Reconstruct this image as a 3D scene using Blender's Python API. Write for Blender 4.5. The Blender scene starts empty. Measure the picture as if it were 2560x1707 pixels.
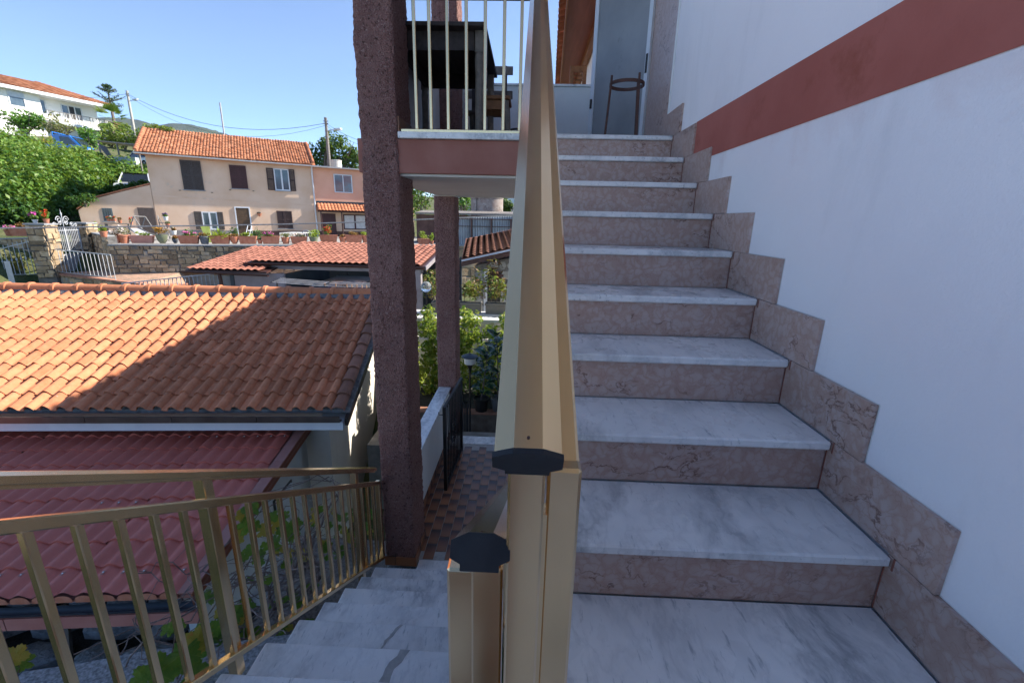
import bpy, math, random
import numpy as np
from mathutils import Vector, Matrix, noise
SC = bpy.context.scene
COL = SC.collection
rnd = random.Random(7)
PI = math.pi
# ------------------------------------------------------------------ camera
FPX, PITCH, YAW, ROLL = 1105.1, 0.2668, -0.0305, 0.0235
def _axes():
    cp, sp, cy, sy = math.cos(PITCH), math.sin(PITCH), math.cos(YAW), math.sin(YAW)
    F = Vector((sy*cp, cy*cp, -sp)); R = Vector((cy, -sy, 0)); U = R.cross(F)
    cr, sr = math.cos(ROLL), math.sin(ROLL)
    return R*cr+U*sr, U*cr-R*sr, F
CR, CU, CF = _axes()
cd = bpy.data.cameras.new('camera'); cam = bpy.data.objects.new('camera', cd); COL.objects.link(cam)
cd.sensor_width = 36; cd.lens = 36*FPX/2560; cd.clip_start = .02; cd.clip_end = 9000
cam.matrix_world = Matrix(((CR.x, CU.x, -CF.x, 0), (CR.y, CU.y, -CF.y, 0), (CR.z, CU.z, -CF.z, 0), (0, 0, 0, 1)))
SC.camera = cam
# ------------------------------------------------------------------ light
SUN = Vector((1.425, .57, 1.17)).normalized()          # towards the sun
SUN_EL, SUN_AZ = math.asin(SUN.z), math.atan2(SUN.x, SUN.y)
W = bpy.data.worlds.new('World'); SC.world = W; W.use_nodes = True
wn = W.node_tree.nodes; wl = W.node_tree.links
sky = wn.new('ShaderNodeTexSky'); sky.sky_type = 'NISHITA'; sky.sun_disc = False
sky.sun_elevation = SUN_EL; sky.sun_rotation = SUN_AZ
sky.air_density = 0.6; sky.dust_density = 0.0; sky.ozone_density = 3.0; sky.altitude = 50
wl.new(sky.outputs[0], wn['Background'].inputs[0]); wn['Background'].inputs[1].default_value = 0.104
sl = bpy.data.lights.new('sun', 'SUN'); sl.energy = 4.1; sl.angle = math.radians(.55); sl.color = (1, .93, .82)
so = bpy.data.objects.new('sun', sl); COL.objects.link(so); so.rotation_euler = SUN.to_track_quat('Z', 'Y').to_euler()
so.location = SUN*60
VS = SC.view_settings
SC.display_settings.display_device = 'sRGB'
VS.view_transform = 'Standard'; VS.look = 'None'; VS.gamma = 1; VS.use_curve_mapping = False; VS.exposure = 1.56
SC.render.engine = 'CYCLES'
CY = SC.cycles
CY.use_denoising = True; CY.max_bounces = 8; CY.diffuse_bounces = 4; CY.glossy_bounces = 4; CY.transmission_bounces = 6
CY.transparent_max_bounces = 8; CY.sample_clamp_indirect = 6; CY.caustics_reflective = False; CY.caustics_refractive = False

# ------------------------------------------------------------------ helpers
def at(x, y, Y=None, X=None, Z=None):
    """point of the place seen at photo pixel (2352 wide), at a given real distance"""
    x *= 2560/2352; y *= 2560/2352
    d = CF+CR*((x-1280)/FPX)-CU*((y-853.5)/FPX)
    t = Y/d.y if Y is not None else (X/d.x if X is not None else Z/d.z)
    return d*t
V = Vector
class MB:
    def __init__(s): s.v = []; s.f = []
    def add(s, vs, fs):
        o = len(s.v); s.v += [tuple(p) for p in vs]; s.f += [tuple(i+o for i in f) for f in fs]; return s
    def poly(s, pts): return s.add(pts, [tuple(range(len(pts)))])
    def obox(s, c, ax, h, b=0):
        """box at centre c, axes ax (3 unit vectors), half sizes h, chamfer b"""
        c = V(c); X, Y, Z = ax; hx, hy, hz = h
        if b <= 0:
            vs = [c+X*(i*hx)+Y*(j*hy)+Z*(k*hz) for i in (-1, 1) for j in (-1, 1) for k in (-1, 1)]
            return s.add(vs, [(0, 1, 3, 2), (4, 6, 7, 5), (0, 4, 5, 1), (2, 3, 7, 6), (0, 2, 6, 4), (1, 5, 7, 3)])
        b = min(b, .45*min(h)); vs = []; ix = {}
        for i in (-1, 1):
            for j in (-1, 1):
                for k in (-1, 1):
                    for a in range(3):
                        q = [hx-(b if a != 0 else 0), hy-(b if a != 1 else 0), hz-(b if a != 2 else 0)]
                        ix[i, j, k, a] = len(vs); vs.append(c+X*(i*q[0])+Y*(j*q[1])+Z*(k*q[2]))
        fs = []
        sg = (-1, 1)
        for i in sg:
            fs.append([ix[i, j, k, 0] for j, k in ((-1, -1), (1, -1), (1, 1), (-1, 1))][::i])
            fs.append([ix[j, i, k, 1] for j, k in ((-1, -1), (-1, 1), (1, 1), (1, -1))][::i])
            fs.append([ix[j, k, i, 2] for j, k in ((-1, -1), (1, -1), (1, 1), (-1, 1))][::i])
        for i in sg:
            for j in sg:
                m = i*j
                fs.append([ix[i, j, -1, 0], ix[i, j, -1, 1], ix[i, j, 1, 1], ix[i, j, 1, 0]][::m])
                fs.append([ix[-1, i, j, 1], ix[-1, i, j, 2], ix[1, i, j, 2], ix[1, i, j, 1]][::m])
                fs.append([ix[i, -1, j, 2], ix[i, -1, j, 0], ix[i, 1, j, 0], ix[i, 1, j, 2]][::m])
                for k in sg: fs.append([ix[i, j, k, 0], ix[i, j, k, 1], ix[i, j, k, 2]][::i*j*k])
        return s.add(vs, fs)
    def box(s, x0, x1, y0, y1, z0, z1, b=0):
        return s.obox(((x0+x1)/2, (y0+y1)/2, (z0+z1)/2), (V((1, 0, 0)), V((0, 1, 0)), V((0, 0, 1))), (abs(x1-x0)/2, abs(y1-y0)/2, abs(z1-z0)/2), b)
    def bar(s, p, q, w, h, up=(0, 0, 1), b=0):
        p, q = V(p), V(q); d = (q-p); L = d.length; d.normalize(); side = d.cross(V(up)).normalized(); u = side.cross(d)
        return s.obox((p+q)/2, (side, d, u), (w/2, L/2, h/2), b)
    def sweep(s, prof, p, q, up=(0, 0, 1), caps=True):
        """profile [(side,up)] swept from p to q, cut square"""
        p, q = V(p), V(q); d = (q-p).normalized(); side = d.cross(V(up)).normalized(); u = side.cross(d); n = len(prof)
        vs = [c+side*a+u*z for c in (p, q) for a, z in prof]
        fs = [(i, (i+1) % n, n+(i+1) % n, n+i) for i in range(n)]
        if caps: fs += [tuple(range(n))[::-1], tuple(range(n, 2*n))]
        return s.add(vs, fs)
    def tube(s, pts, r, n=6, caps=True):
        pts = [V(p) for p in pts]; m = len(pts); rr = r if isinstance(r, (list, tuple)) else [r]*m
        o = len(s.v); prev = None
        for i, p in enumerate(pts):
            d = (pts[min(i+1, m-1)]-pts[max(i-1, 0)]);
            if d.length < 1e-9: d = V((0, 0, 1))
            d.normalize()
            a = prev if prev is not None else (V((1, 0, 0)) if abs(d.x) < .8 else V((0, 1, 0)))
            a = (a-d*a.dot(d)); a.normalize(); prev = a; b = d.cross(a)
            for k in range(n):
                t = 2*PI*k/n; s.v.append(tuple(p+(a*math.cos(t)+b*math.sin(t))*rr[i]))
        for i in range(m-1):
            for k in range(n): s.f.append((o+i*n+k, o+i*n+(k+1) % n, o+(i+1)*n+(k+1) % n, o+(i+1)*n+k))
        if caps: s.f.append(tuple(o+k for k in range(n))[::-1]); s.f.append(tuple(o+(m-1)*n+k for k in range(n)))
        return s
    def lathe(s, prof, c=(0, 0, 0), n=16, sx=1, sy=1, caps=True):
        c = V(c); o = len(s.v); m = len(prof)
        for r, z in prof:
            for k in range(n): t = 2*PI*k/n; s.v.append((c.x+r*sx*math.cos(t), c.y+r*sy*math.sin(t), c.z+z))
        for i in range(m-1):
            for k in range(n): s.f.append((o+i*n+k, o+i*n+(k+1) % n, o+(i+1)*n+(k+1) % n, o+(i+1)*n+k))
        if caps and prof[0][0] > 1e-6: s.f.append(tuple(o+k for k in range(n))[::-1])
        if caps and prof[-1][0] > 1e-6: s.f.append(tuple(o+(m-1)*n+k for k in range(n)))
        return s
    def prism(s, pts, off):
        """polygon extruded by vector off"""
        n = len(pts); off = V(off); vs = [V(p) for p in pts]; vs += [p+off for p in vs]
        return s.add(vs, [tuple(range(n))[::-1], tuple(range(n, 2*n))]+[(i, (i+1) % n, n+(i+1) % n, n+i) for i in range(n)])
    def mesh(s, name, org=(0, 0, 0), smooth=False):
        me = bpy.data.meshes.new(name); o = V(org)
        me.from_pydata([(a-o.x, b-o.y, c-o.z) for a, b, c in s.v], [], s.f)
        if smooth:
            me.polygons.foreach_set('use_smooth', [True]*len(me.polygons))
            try: me.set_sharp_from_angle(angle=math.radians(smooth if smooth > 1 else 40))
            except Exception: pass
        me.update(); return me
ORG = {}
def tag(o, label=None, cat=None, group=None, kind=None):
    if label: o['label'] = label
    if cat: o['category'] = cat
    if group: o['group'] = group
    if kind: o['kind'] = kind
    return o
def thing(name, label, cat, loc=(0, 0, 0), group=None):
    o = bpy.data.objects.new(name, None); COL.objects.link(o); o.location = loc; o.empty_display_size = .1
    ORG[o.name] = V(loc); return tag(o, label, cat, group)
def link(name, me, mat, parent, org):
    o = bpy.data.objects.new(name, me); COL.objects.link(o)
    if mat is not None:
        me.materials.clear(); me.materials.append(mat)
    if parent is not None: o.parent = parent
    else: o.location = org
    ORG[o.name] = V(org); return o
def put(mb, name, mat, parent=None, label=None, cat=None, group=None, kind=None, smooth=False, org=None):
    """a mesh given in world coordinates, as one object"""
    if parent is not None: org = ORG[parent.name]
    elif org is None:
        a = np.array(mb.v); org = ((a[:, 0].min()+a[:, 0].max())/2, (a[:, 1].min()+a[:, 1].max())/2, a[:, 2].min())
    o = link(name, mb.mesh(name, org, smooth), mat, parent, org)
    return tag(o, label, cat, group, kind)
def inst(name, me, M, parent, label=None):
    o = bpy.data.objects.new(name, me); COL.objects.link(o); o.parent = parent
    o.matrix_local = Matrix.Translation(-ORG[parent.name]) @ M
    if label: o['label'] = label
    return o
def copy_tree(o, loc=None, rz=None, label=None, group=None, parent=None, scale=None):
    c = o.copy(); COL.objects.link(c)
    if parent is not None: c.parent = parent
    if loc is not None: c.location = loc; ORG[c.name] = V(loc)
    if rz is not None: c.rotation_euler = (0, 0, rz)
    if scale: c.scale = (scale,)*3 if not isinstance(scale, tuple) else scale
    tag(c, label, None, group)
    for ch in list(o.children): copy_tree(ch, parent=c)
    return c
def np_mesh(name, verts, nper, mat, parent=None, org=(0, 0, 0), faces=None):
    """many small separate polygons (leaves): verts (N*nper,3)"""
    if parent is not None: org = ORG[parent.name]
    vs = np.asarray(verts, dtype=np.float32)-np.array(org, dtype=np.float32); n = len(vs)//nper
    me = bpy.data.meshes.new(name); me.vertices.add(len(vs)); me.vertices.foreach_set('co', vs.ravel())
    if faces is None: faces = np.arange(nper)[None, :]
    k = faces.shape[1]; idx = (np.arange(n)[:, None, None]*nper+faces[None]).reshape(-1, k)
    me.loops.add(idx.size); me.loops.foreach_set('vertex_index', idx.ravel().astype(np.int32))
    me.polygons.add(len(idx)); me.polygons.foreach_set('loop_start', (np.arange(len(idx))*k).astype(np.int32))
    me.polygons.foreach_set('loop_total', np.full(len(idx), k, dtype=np.int32)); me.update(calc_edges=True)
    me.validate()
    return link(name, me, mat, parent, org)
RS = np.random.RandomState(11)
def leaf_quads(P, size, up=.35, asp=.5, out=None, jit=.62, fold=.25):
    """pointed leaves at points P; returns verts (N*4) folded along the midrib as two triangles"""
    P = np.asarray(P, float); n = len(P)
    nr = RS.normal(size=(n, 3)); nr[:, 2] += up*2.2
    if out is not None: nr += out*1.1
    nr /= np.linalg.norm(nr, axis=1)[:, None]
    a = RS.normal(size=(n, 3)); a -= nr*(a*nr).sum(1)[:, None]; a /= np.linalg.norm(a, axis=1)[:, None]+1e-9
    a[:, 2] -= .25; a /= np.linalg.norm(a, axis=1)[:, None]
    b = np.cross(nr, a); L = size*(1+jit*RS.uniform(-1, 1, n))[:, None]; W_ = L*asp*.5
    c = P; up_ = nr*(W_*fold)
    q = np.stack([c-a*L*.5, c+b*W_+up_, c+a*L*.5, c-b*W_+up_], 1)
    return q.reshape(-1, 3)
LF = np.array([[0, 1, 2], [0, 2, 3]])
def leaves(name, P, size, mat, parent=None, org=(0, 0, 0), **k):
    return np_mesh(name, leaf_quads(P, size, **k), 4, mat, parent, org, LF)
def blob(c, r, n, shell=.55, lumps=9, lump_r=.45, seed=None):
    """points in an uneven crown: lumps around an ellipsoid, gaps between them"""
    rs = RS if seed is None else np.random.RandomState(seed)
    c = np.array(c, float); r = np.array(r, float)
    d = rs.normal(size=(lumps, 3)); d /= np.linalg.norm(d, axis=1)[:, None]; lc = d*shell*rs.uniform(.5, 1.15, (lumps, 1))
    lr = lump_r*rs.uniform(.6, 1.25, lumps)
    w = lr**2; k = rs.choice(lumps, n, p=w/w.sum())
    e = rs.normal(size=(n, 3)); e /= np.linalg.norm(e, axis=1)[:, None]; e *= (rs.uniform(.25, 1, n)**.5)[:, None]
    return c+(lc[k]+e*lr[k][:, None])*r, e

# ------------------------------------------------------------------ materials
class Mt:
    def __init__(s, name, rough=.7, metal=0, spec=.4):
        m = bpy.data.materials.new(name); m.use_nodes = True; s.m = m; s.t = m.node_tree; s.n = s.t.nodes; s.l = s.t.links
        s.b = s.n['Principled BSDF']; s.b.inputs['Roughness'].default_value = rough; s.b.inputs['Metallic'].default_value = metal
        s.b.inputs['Specular IOR Level'].default_value = spec
        tc = s.n.new('ShaderNodeTexCoord'); oi = s.n.new('ShaderNodeObjectInfo'); s.oi = oi
        mu = s.n.new('ShaderNodeVectorMath'); mu.operation = 'MULTIPLY_ADD'
        s.l.new(oi.outputs['Random'], mu.inputs[0]); mu.inputs[1].default_value = (37, 53, 29); s.l.new(tc.outputs['Object'], mu.inputs[2])
        s.vec = mu.outputs[0]; s.raw = tc.outputs['Object']; s.rand = oi.outputs['Random']
    def _in(s, sock, v):
        if v is None: return
        if hasattr(v, 'is_output'): s.l.new(v, sock)
        else:
            if isinstance(v, (tuple, list)) and len(v) == 3 and sock.type == 'RGBA': v = (*v, 1)
            sock.default_value = v
    def map(s, scale=(1, 1, 1), rot=(0, 0, 0), vec=None):
        n = s.n.new('ShaderNodeMapping'); s.l.new(vec or s.vec, n.inputs[0]); n.inputs['Scale'].default_value = scale; n.inputs['Rotation'].default_value = rot; return n.outputs[0]
    def noise(s, scale, detail=5, rough=.55, dist=0, vec=None, out=0):
        n = s.n.new('ShaderNodeTexNoise'); s.l.new(vec or s.vec, n.inputs['Vector']); n.inputs['Scale'].default_value = scale
        n.inputs['Detail'].default_value = detail; n.inputs['Roughness'].default_value = rough; n.inputs['Distortion'].default_value = dist; return n.outputs[out]
    def voro(s, scale, feature='F1', vec=None, out=0, rand=1):
        n = s.n.new('ShaderNodeTexVoronoi'); n.feature = feature; s.l.new(vec or s.vec, n.inputs['Vector']); n.inputs['Scale'].default_value = scale
        n.inputs['Randomness'].default_value = rand; return n.outputs[out]
    def ramp(s, fac, stops, interp='LINEAR'):
        n = s.n.new('ShaderNodeValToRGB'); s.l.new(fac, n.inputs[0]); e = n.color_ramp.elements; n.color_ramp.interpolation = interp
        for i, (p, c) in enumerate(stops):
            if i > 1: e.new(p)
            e[i].position = p; e[i].color = (*c, 1) if isinstance(c, tuple) else (c, c, c, 1)
        return n.outputs[0]
    def mix(s, fac, a, b, mode='MIX'):
        n = s.n.new('ShaderNodeMix'); n.data_type = 'RGBA'; n.blend_type = mode
        s._in(n.inputs[0], fac); s._in(n.inputs[6], a); s._in(n.inputs[7], b); return n.outputs[2]
    def math(s, op, a, b=0, c=0):
        n = s.n.new('ShaderNodeMath'); n.operation = op; s._in(n.inputs[0], a); s._in(n.inputs[1], b); s._in(n.inputs[2], c); return n.outputs[0]
    def warp(s, scale, amt, vec=None):
        n = s.noise(scale, 3, vec=vec, out=1); m = s.n.new('ShaderNodeVectorMath'); m.operation = 'MULTIPLY_ADD'
        s.l.new(n, m.inputs[0]); m.inputs[1].default_value = (amt,)*3; s.l.new(vec or s.vec, m.inputs[2]); return m.outputs[0]
    def vary(s, col, amt):
        f = s.math('MULTIPLY_ADD', s.rand, amt, 1-amt*.5); n = s.n.new('ShaderNodeVectorMath'); n.operation = 'SCALE'
        s._in(n.inputs[0], col if hasattr(col, 'is_output') else tuple(col)); s.l.new(f, n.inputs['Scale']); return n.outputs[0]
    def bump(s, h, strength=.3, dist=.01):
        n = s.n.new('ShaderNodeBump'); s.l.new(h, n.inputs['Height']); n.inputs['Strength'].default_value = strength; n.inputs['Distance'].default_value = dist
        s.l.new(n.outputs[0], s.b.inputs['Normal']); return s
    def col(s, c): s._in(s.b.inputs['Base Color'], c); return s
    def rough(s, v): s._in(s.b.inputs['Roughness'], v); return s
def plain(name, c1, c2=None, scale=6, rough=.7, metal=0, bump=0, bscale=40, bdist=.004, vary=0, detail=5, spec=.4, lo=.35, hi=.65, grime=None):
    m = Mt(name, rough, metal, spec)
    c = c1
    if c2: c = m.ramp(m.noise(scale, detail), [(lo, tuple(c1)), (hi, tuple(c2))])
    if grime: c = m.mix(m.ramp(m.noise(grime[1], 8, .7), [(grime[2], 0.0), (grime[2]+.12, 1.0)]), c, grime[0])
    if vary: c = m.vary(c, vary)
    m.col(c)
    if bump: m.bump(m.noise(bscale, 4), bump, bdist)
    return m.m
def leafmat(name, cols, trans=.35, rough=.5):
    m = Mt(name, rough); g = m.n.new('ShaderNodeNewGeometry'); k = len(cols)
    c = m.ramp(g.outputs['Random Per Island'], [(i/(k-1), tuple(q)) for i, q in enumerate(cols)])
    m.col(c); tr = m.n.new('ShaderNodeBsdfTranslucent'); m.l.new(m.mix(.5, c, (.35, .45, .04), 'MIX'), tr.inputs[0])
    mx = m.n.new('ShaderNodeMixShader'); mx.inputs[0].default_value = trans
    m.l.new(m.b.outputs[0], mx.inputs[1]); m.l.new(tr.outputs[0], mx.inputs[2]); m.l.new(mx.outputs[0], m.n['Material Output'].inputs[0]); return m.m
def marble_white():
    m = Mt('white_marble', .28, 0, .5)
    v = m.warp(3.0, .16); w = m.map((1, .5, 1), (0, 0, .75), v)
    n1 = m.noise(2.2, 8, .6, .3, w); ridge = m.math('ABSOLUTE', m.math('SUBTRACT', n1, .5))
    vein = m.ramp(ridge, [(0, 1.0), (.018, .55), (.06, 0.0)])
    mask = m.ramp(m.noise(1.7, 3), [(.42, 0.0), (.62, 1.0)])
    n3 = m.noise(5.5, 7, .6, .2, m.map((1, .4, 1), (0, 0, .9), v)); vein2 = m.ramp(m.math('ABSOLUTE', m.math('SUBTRACT', n3, .5)), [(0, .55), (.012, .3), (.035, 0.0)])
    cloud = m.ramp(m.noise(2.6, 7, .62, .3, w), [(.26, (.63, .635, .645)), (.40, (.78, .78, .78)), (.60, (.86, .855, .845))])
    fleck = m.ramp(m.noise(60, 5, .62, 0, m.map((1, .2, 1), (0, 0, .75))), [(.60, 0.0), (.70, .85)])
    c = m.mix(m.math('MULTIPLY', vein, m.math('MULTIPLY', mask, .6)), cloud, (.20, .22, .25))
    c = m.mix(m.math('MULTIPLY', vein2, .35), c, (.24, .26, .29))
    c = m.mix(m.math('MULTIPLY', fleck, .8), c, (.30, .33, .36))
    dirt = m.ramp(m.noise(9, 8, .75), [(.66, 0.0), (.80, .35)])
    m.col(m.vary(m.mix(dirt, c, (.40, .36, .30)), .10)); m.rough(m.ramp(m.noise(12, 5), [(.3, .20), (.7, .42)])); return m.m
def marble_pink():
    m = Mt('pink_marble', .32, 0, .5)
    v = m.warp(16, .07); v2 = m.warp(6, .13, v)
    cell = m.ramp(m.voro(33, 'F1', v2), [(.18, (.53, .41, .375)), (.42, (.50, .37, .325)), (.62, (.44, .28, .22))])
    c = m.mix(.42, cell, m.ramp(m.noise(22, 8, .7), [(.3, (.40, .27, .225)), (.7, (.54, .42, .38))]))
    edge = m.ramp(m.voro(33, 'DISTANCE_TO_EDGE', v2), [(.0, .45), (.03, 0.0)])
    c = m.mix(edge, c, (.34, .17, .12))
    n = m.noise(4.2, 8, .6, .5, m.map((.7, .7, 1.6), (0, 0, 0), v)); r = m.math('ABSOLUTE', m.math('SUBTRACT', n, .5))
    crack = m.ramp(r, [(0, .9), (.004, .65), (.011, 0.0)])
    mask = m.ramp(m.noise(3, 3), [(.45, 0.0), (.58, 1.0)])
    c = m.mix(m.math('MULTIPLY', crack, mask), c, (.13, .05, .03))
    m.col(m.vary(c, .12)); return m.m
def gold():
    m = Mt('gold_anodised_aluminium', .3, .95)
    c = m.ramp(m.noise(3, 4), [(.3, (.80, .55, .27)), (.7, (.87, .61, .32))])
    sm = m.ramp(m.noise(26, 8, .75), [(.56, 0.0), (.78, .45)])
    c = m.mix(sm, c, (.68, .49, .26))
    sc_ = m.ramp(m.noise(300, 3, .6, 0, m.map((1, .02, .3), (.4, .3, .2))), [(.70, 0.0), (.76, .4)])
    m.col(m.mix(sc_, c, (.80, .72, .55)))
    m.rough(m.ramp(m.noise(4, 3, .5), [(.3, .17), (.7, .25)]))
    m.b.inputs['Coat Weight'].default_value = .7; m.b.inputs['Coat Roughness'].default_value = .15; m.b.inputs['Coat IOR'].default_value = 1.6
    return m.m
def maroon_render():
    m = Mt('rough_maroon_render', .95, 0, .15)
    c = m.ramp(m.noise(5, 6, .65), [(.3, (.31, .155, .135)), (.7, (.43, .245, .215))])
    gr = m.ramp(m.voro(150), [(0, (.27, .16, .14)), (.35, (1, 1, 1))]); 
    c = m.mix(m.ramp(m.noise(100, 4, .6), [(.56, 0.0), (.66, .85)]), c, (.60, .44, .40))
    c = m.mix(m.ramp(m.noise(48, 5, .7), [(.34, .9), (.46, 0.0)]), c, (.075, .034, .028))
    c = m.mix(m.ramp(m.noise(2.1, 7, .7), [(.60, 0.0), (.72, .55)]), c, (.48, .35, .31))
    m.col(c)
    h = m.math('ADD', m.noise(75, 6, .65), m.math('MULTIPLY', m.voro(95), .5)); m.bump(h, 1.0, .035); return m.m
def terracotta(name, a, b, dark=(.16, .07, .045)):
    m = Mt(name, .85, 0, .2)
    c = m.ramp(m.noise(9, 6, .65), [(.3, a), (.7, b)])
    c = m.vary(c, .42)
    c = m.mix(m.ramp(m.noise(5, 8, .7), [(.60, 0.0), (.74, .5)]), c, dark)
    c = m.mix(m.ramp(m.noise(26, 6, .7), [(.63, 0.0), (.70, .7)]), c, (.32, .31, .26))
    c = m.mix(m.ramp(m.noise(11, 7, .7), [(.70, 0.0), (.735, .85)]), c, (.42, .27, .04))
    m.col(c); m.bump(m.noise(60, 4), .25, .006); return m.m
MA = {}
MA['marble'] = marble_white(); MA['pink'] = marble_pink(); MA['gold'] = gold(); MA['maroon'] = maroon_render()
MA['tile'] = terracotta('terracotta_roof_tile', (.47, .165, .078), (.57, .235, .125))
MA['tile_dark'] = terracotta('brown_verge_tile', (.22, .10, .065), (.29, .14, .095))
MA['tile_old'] = terracotta('weathered_roof_tile', (.34, .12, .06), (.47, .20, .11))
MA['tile_pink'] = terracotta('salmon_roof_tile', (.28, .112, .076), (.34, .142, .098))
MA['black'] = plain('black_plastic_cap', (.006, .007, .010), (.016, .018, .022), 30, .5, bump=.15, bscale=200, bdist=.001)
MA['iron'] = plain('black_painted_iron', (.012, .012, .013), (.02, .02, .02), 20, .45)
MA['grout'] = plain('red_mortar_joint', (.23, .085, .06), (.30, .12, .09), 40, .9)
# ================================================================== NEAR: stairs, wall, pillars, railings
G, RISE, Y0, Z0, XW = .2827, .17, .9599, -.7946, .9404
SL = RISE/G
yk = lambda k: Y0+G*k
zk = lambda k: Z0+RISE*k
ZL = zk(-1)                                    # middle landing
ZF = zk(8)                                     # upper terrace floor
ZT = -2.992                                    # tiled lower floor
def stucco(name, c1, c2, stain=None):
    m = Mt(name, .9, 0, .2)
    c = m.ramp(m.noise(1.3, 6, .6, 0, m.raw), [(.3, c1), (.7, c2)])
    c = m.mix(m.ramp(m.noise(3, 8, .7, .5, m.map((1, 1, .35), vec=m.raw)), [(.55, 0.0), (.80, .30)]), c, tuple(.66*q for q in c1))
    c = m.mix(m.ramp(m.voro(3.1, vec=m.warp(2, .6, m.raw)), [(.016, .65), (.028, 0.0)]), c, (.16, .12, .11))
    if stain:
        sp = m.n.new('ShaderNodeSeparateXYZ'); m.l.new(m.raw, sp.inputs[0])
        f = m.ramp(m.math('MULTIPLY_ADD', m.noise(3.5, 6, .65, .4, m.raw), .75, m.math('MULTIPLY', m.math('SUBTRACT', sp.outputs[2], 3.6), 1.0)), [(.62, 0.0), (.95, stain[2])])
        below = m.math('LESS_THAN', sp.outputs[2], 3.955)
        c = m.mix(m.math('MULTIPLY', f, below), c, stain[0])
    m.col(c); m.bump(m.math('ADD', m.noise(130, 5, .6, 0, m.raw), m.math('MULTIPLY', m.noise(22, 5, .55, .6, m.raw), 1.3)), .30, .006); return m.m
MA['wall'] = stucco('white_stucco', (.85, .825, .845), (.90, .875, .89), stain=((.60, .34, .29), .44, .40))
MA['white'] = stucco('plain_white_plaster', (.72, .72, .71), (.80, .80, .79))
MA['cream_wall'] = stucco('cream_plaster', (.60, .55, .48), (.68, .63, .56))
MA['grey_wall'] = stucco('grey_rendered_wall', (.50, .52, .54), (.58, .60, .62))
MA['redpaint'] = plain('dark_red_wall_paint', (.37, .105, .078), (.43, .135, .105), 3.2, .8, bump=.3, bscale=110, bdist=.004, grime=((.30, .08, .05), 2.4, .60))
MA['maroon_flat'] = plain('maroon_fascia_paint', (.30, .118, .088), (.37, .165, .13), 3, .8, bump=.2, bscale=90, grime=((.40, .26, .24), 7, .66))
MA['soffit'] = plain('pale_soffit', (.62, .59, .53), (.68, .65, .59), 2, .9)
MA['concrete'] = plain('speckled_grey_concrete', (.12, .12, .122), (.33, .33, .33), 60, .95, bump=.6, bscale=80, bdist=.006)
def wood(name, a, b, vary=.2, rough=.6):
    m = Mt(name, rough); g = m.noise(14, 6, .6, .6, m.map((1, .09, 1))); m.col(m.vary(m.ramp(g, [(.3, a), (.7, b)]), vary)); m.bump(g, .3, .003); return m.m
MA['wood_dark'] = wood('dark_weathered_wood', (.030, .022, .022), (.085, .068, .066))
MA['wood_grey'] = wood('greyed_wood', (.13, .11, .095), (.27, .235, .20))
MA['wood_warm'] = wood('varnished_wood', (.16, .065, .025), (.30, .14, .06))
MA['wood_red'] = wood('red_brown_board', (.19, .062, .035), (.26, .09, .055), .1)

# ---- upper flight
uf = thing('marble_staircase', 'upper flight of white marble steps with pink marble risers climbing beside the white wall', 'staircase', (.46, yk(0), ZL))
for k in range(9):
    y1 = yk(k)+G+.018 if k < 8 else 4.6
    put(MB().box(-.02, XW-.003, yk(k), y1, zk(k)-.028, zk(k), .005), 'tread', MA['marble'], uf)
    put(MB().box(-.02, XW-.003, yk(k)+.021, yk(k)+.041, zk(k-1)+.001, zk(k)-.0295), 'riser', MA['pink'], uf)
tl = MB().box(-.02, XW-.003, -1.6, yk(0)+.019, ZL-.03, ZL, .003); put(tl, 'landing_slab', MA['marble'], uf)
body = MB(); n = 9
pts = [(-.015, yk(-1)+.3, ZL-.035)]
for k in range(9): pts += [(-.015, yk(k)+.045, zk(k-1)-.032), (-.015, yk(k)+.045, zk(k)-.032)]
pts += [(-.015, 3.6, ZF-.032), (-.015, 3.6, ZF-.26), (-.015, yk(0)+.05, ZL-.30), (-.015, -1.6, ZL-.30), (-.015, -1.6, ZL-.035)]
put(body.prism(pts, (XW+.0, 0, 0)), 'stair_body', MA['white'], uf)
sk = thing('stepped_skirting', 'stepped pink marble skirting tiles running up the white wall beside the stairs', 'skirting', (XW, yk(0), ZL))
for k in range(-1, 9):
    ya = yk(k)-.111 if k >= 0 else -1.6
    yb = yk(k+1)+.019 if k < 8 else 3.43
    j = rnd.uniform(-.003, .003)
    put(MB().box(XW, XW+.0135, ya+j, yb-.001, zk(k)+.0015, zk(k)+.1715-.0015, .001), 'skirting_tile', MA['pink'], sk)
    # ragged mortar at the exposed edges
    e = MB(); ye = yk(k+1)-.111 if k < 8 else 3.43; zt_ = zk(k)+.1702
    for i in range(12):
        t0, t1 = i/12, (i+1)/12; h = .0022+.0012*noise.noise(V((k*3.1, i*.9, 0)))
        e.box(XW+.0125, XW+.0150, ya-.0006-h, ya-.0004, zk(k)+.17*t0, zk(k)+.17*t1)
        e.box(XW+.0125, XW+.0150, ya+(ye-ya)*t0, ya+(ye-ya)*t1, zt_, zt_+h)
    put(e, 'mortar_joint', MA['white'], sk)
    if k >= 0: put(MB().box(XW-.0012, XW+.006, yk(k)-.006, yk(k)-.0005, zk(k)-.034, zk(k)).box(XW-.002, XW+.006, yk(k)+.017, yk(k)+.0205, zk(k-1), zk(k)-.03), 'mortar_joint', MA['grout'], sk)
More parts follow.
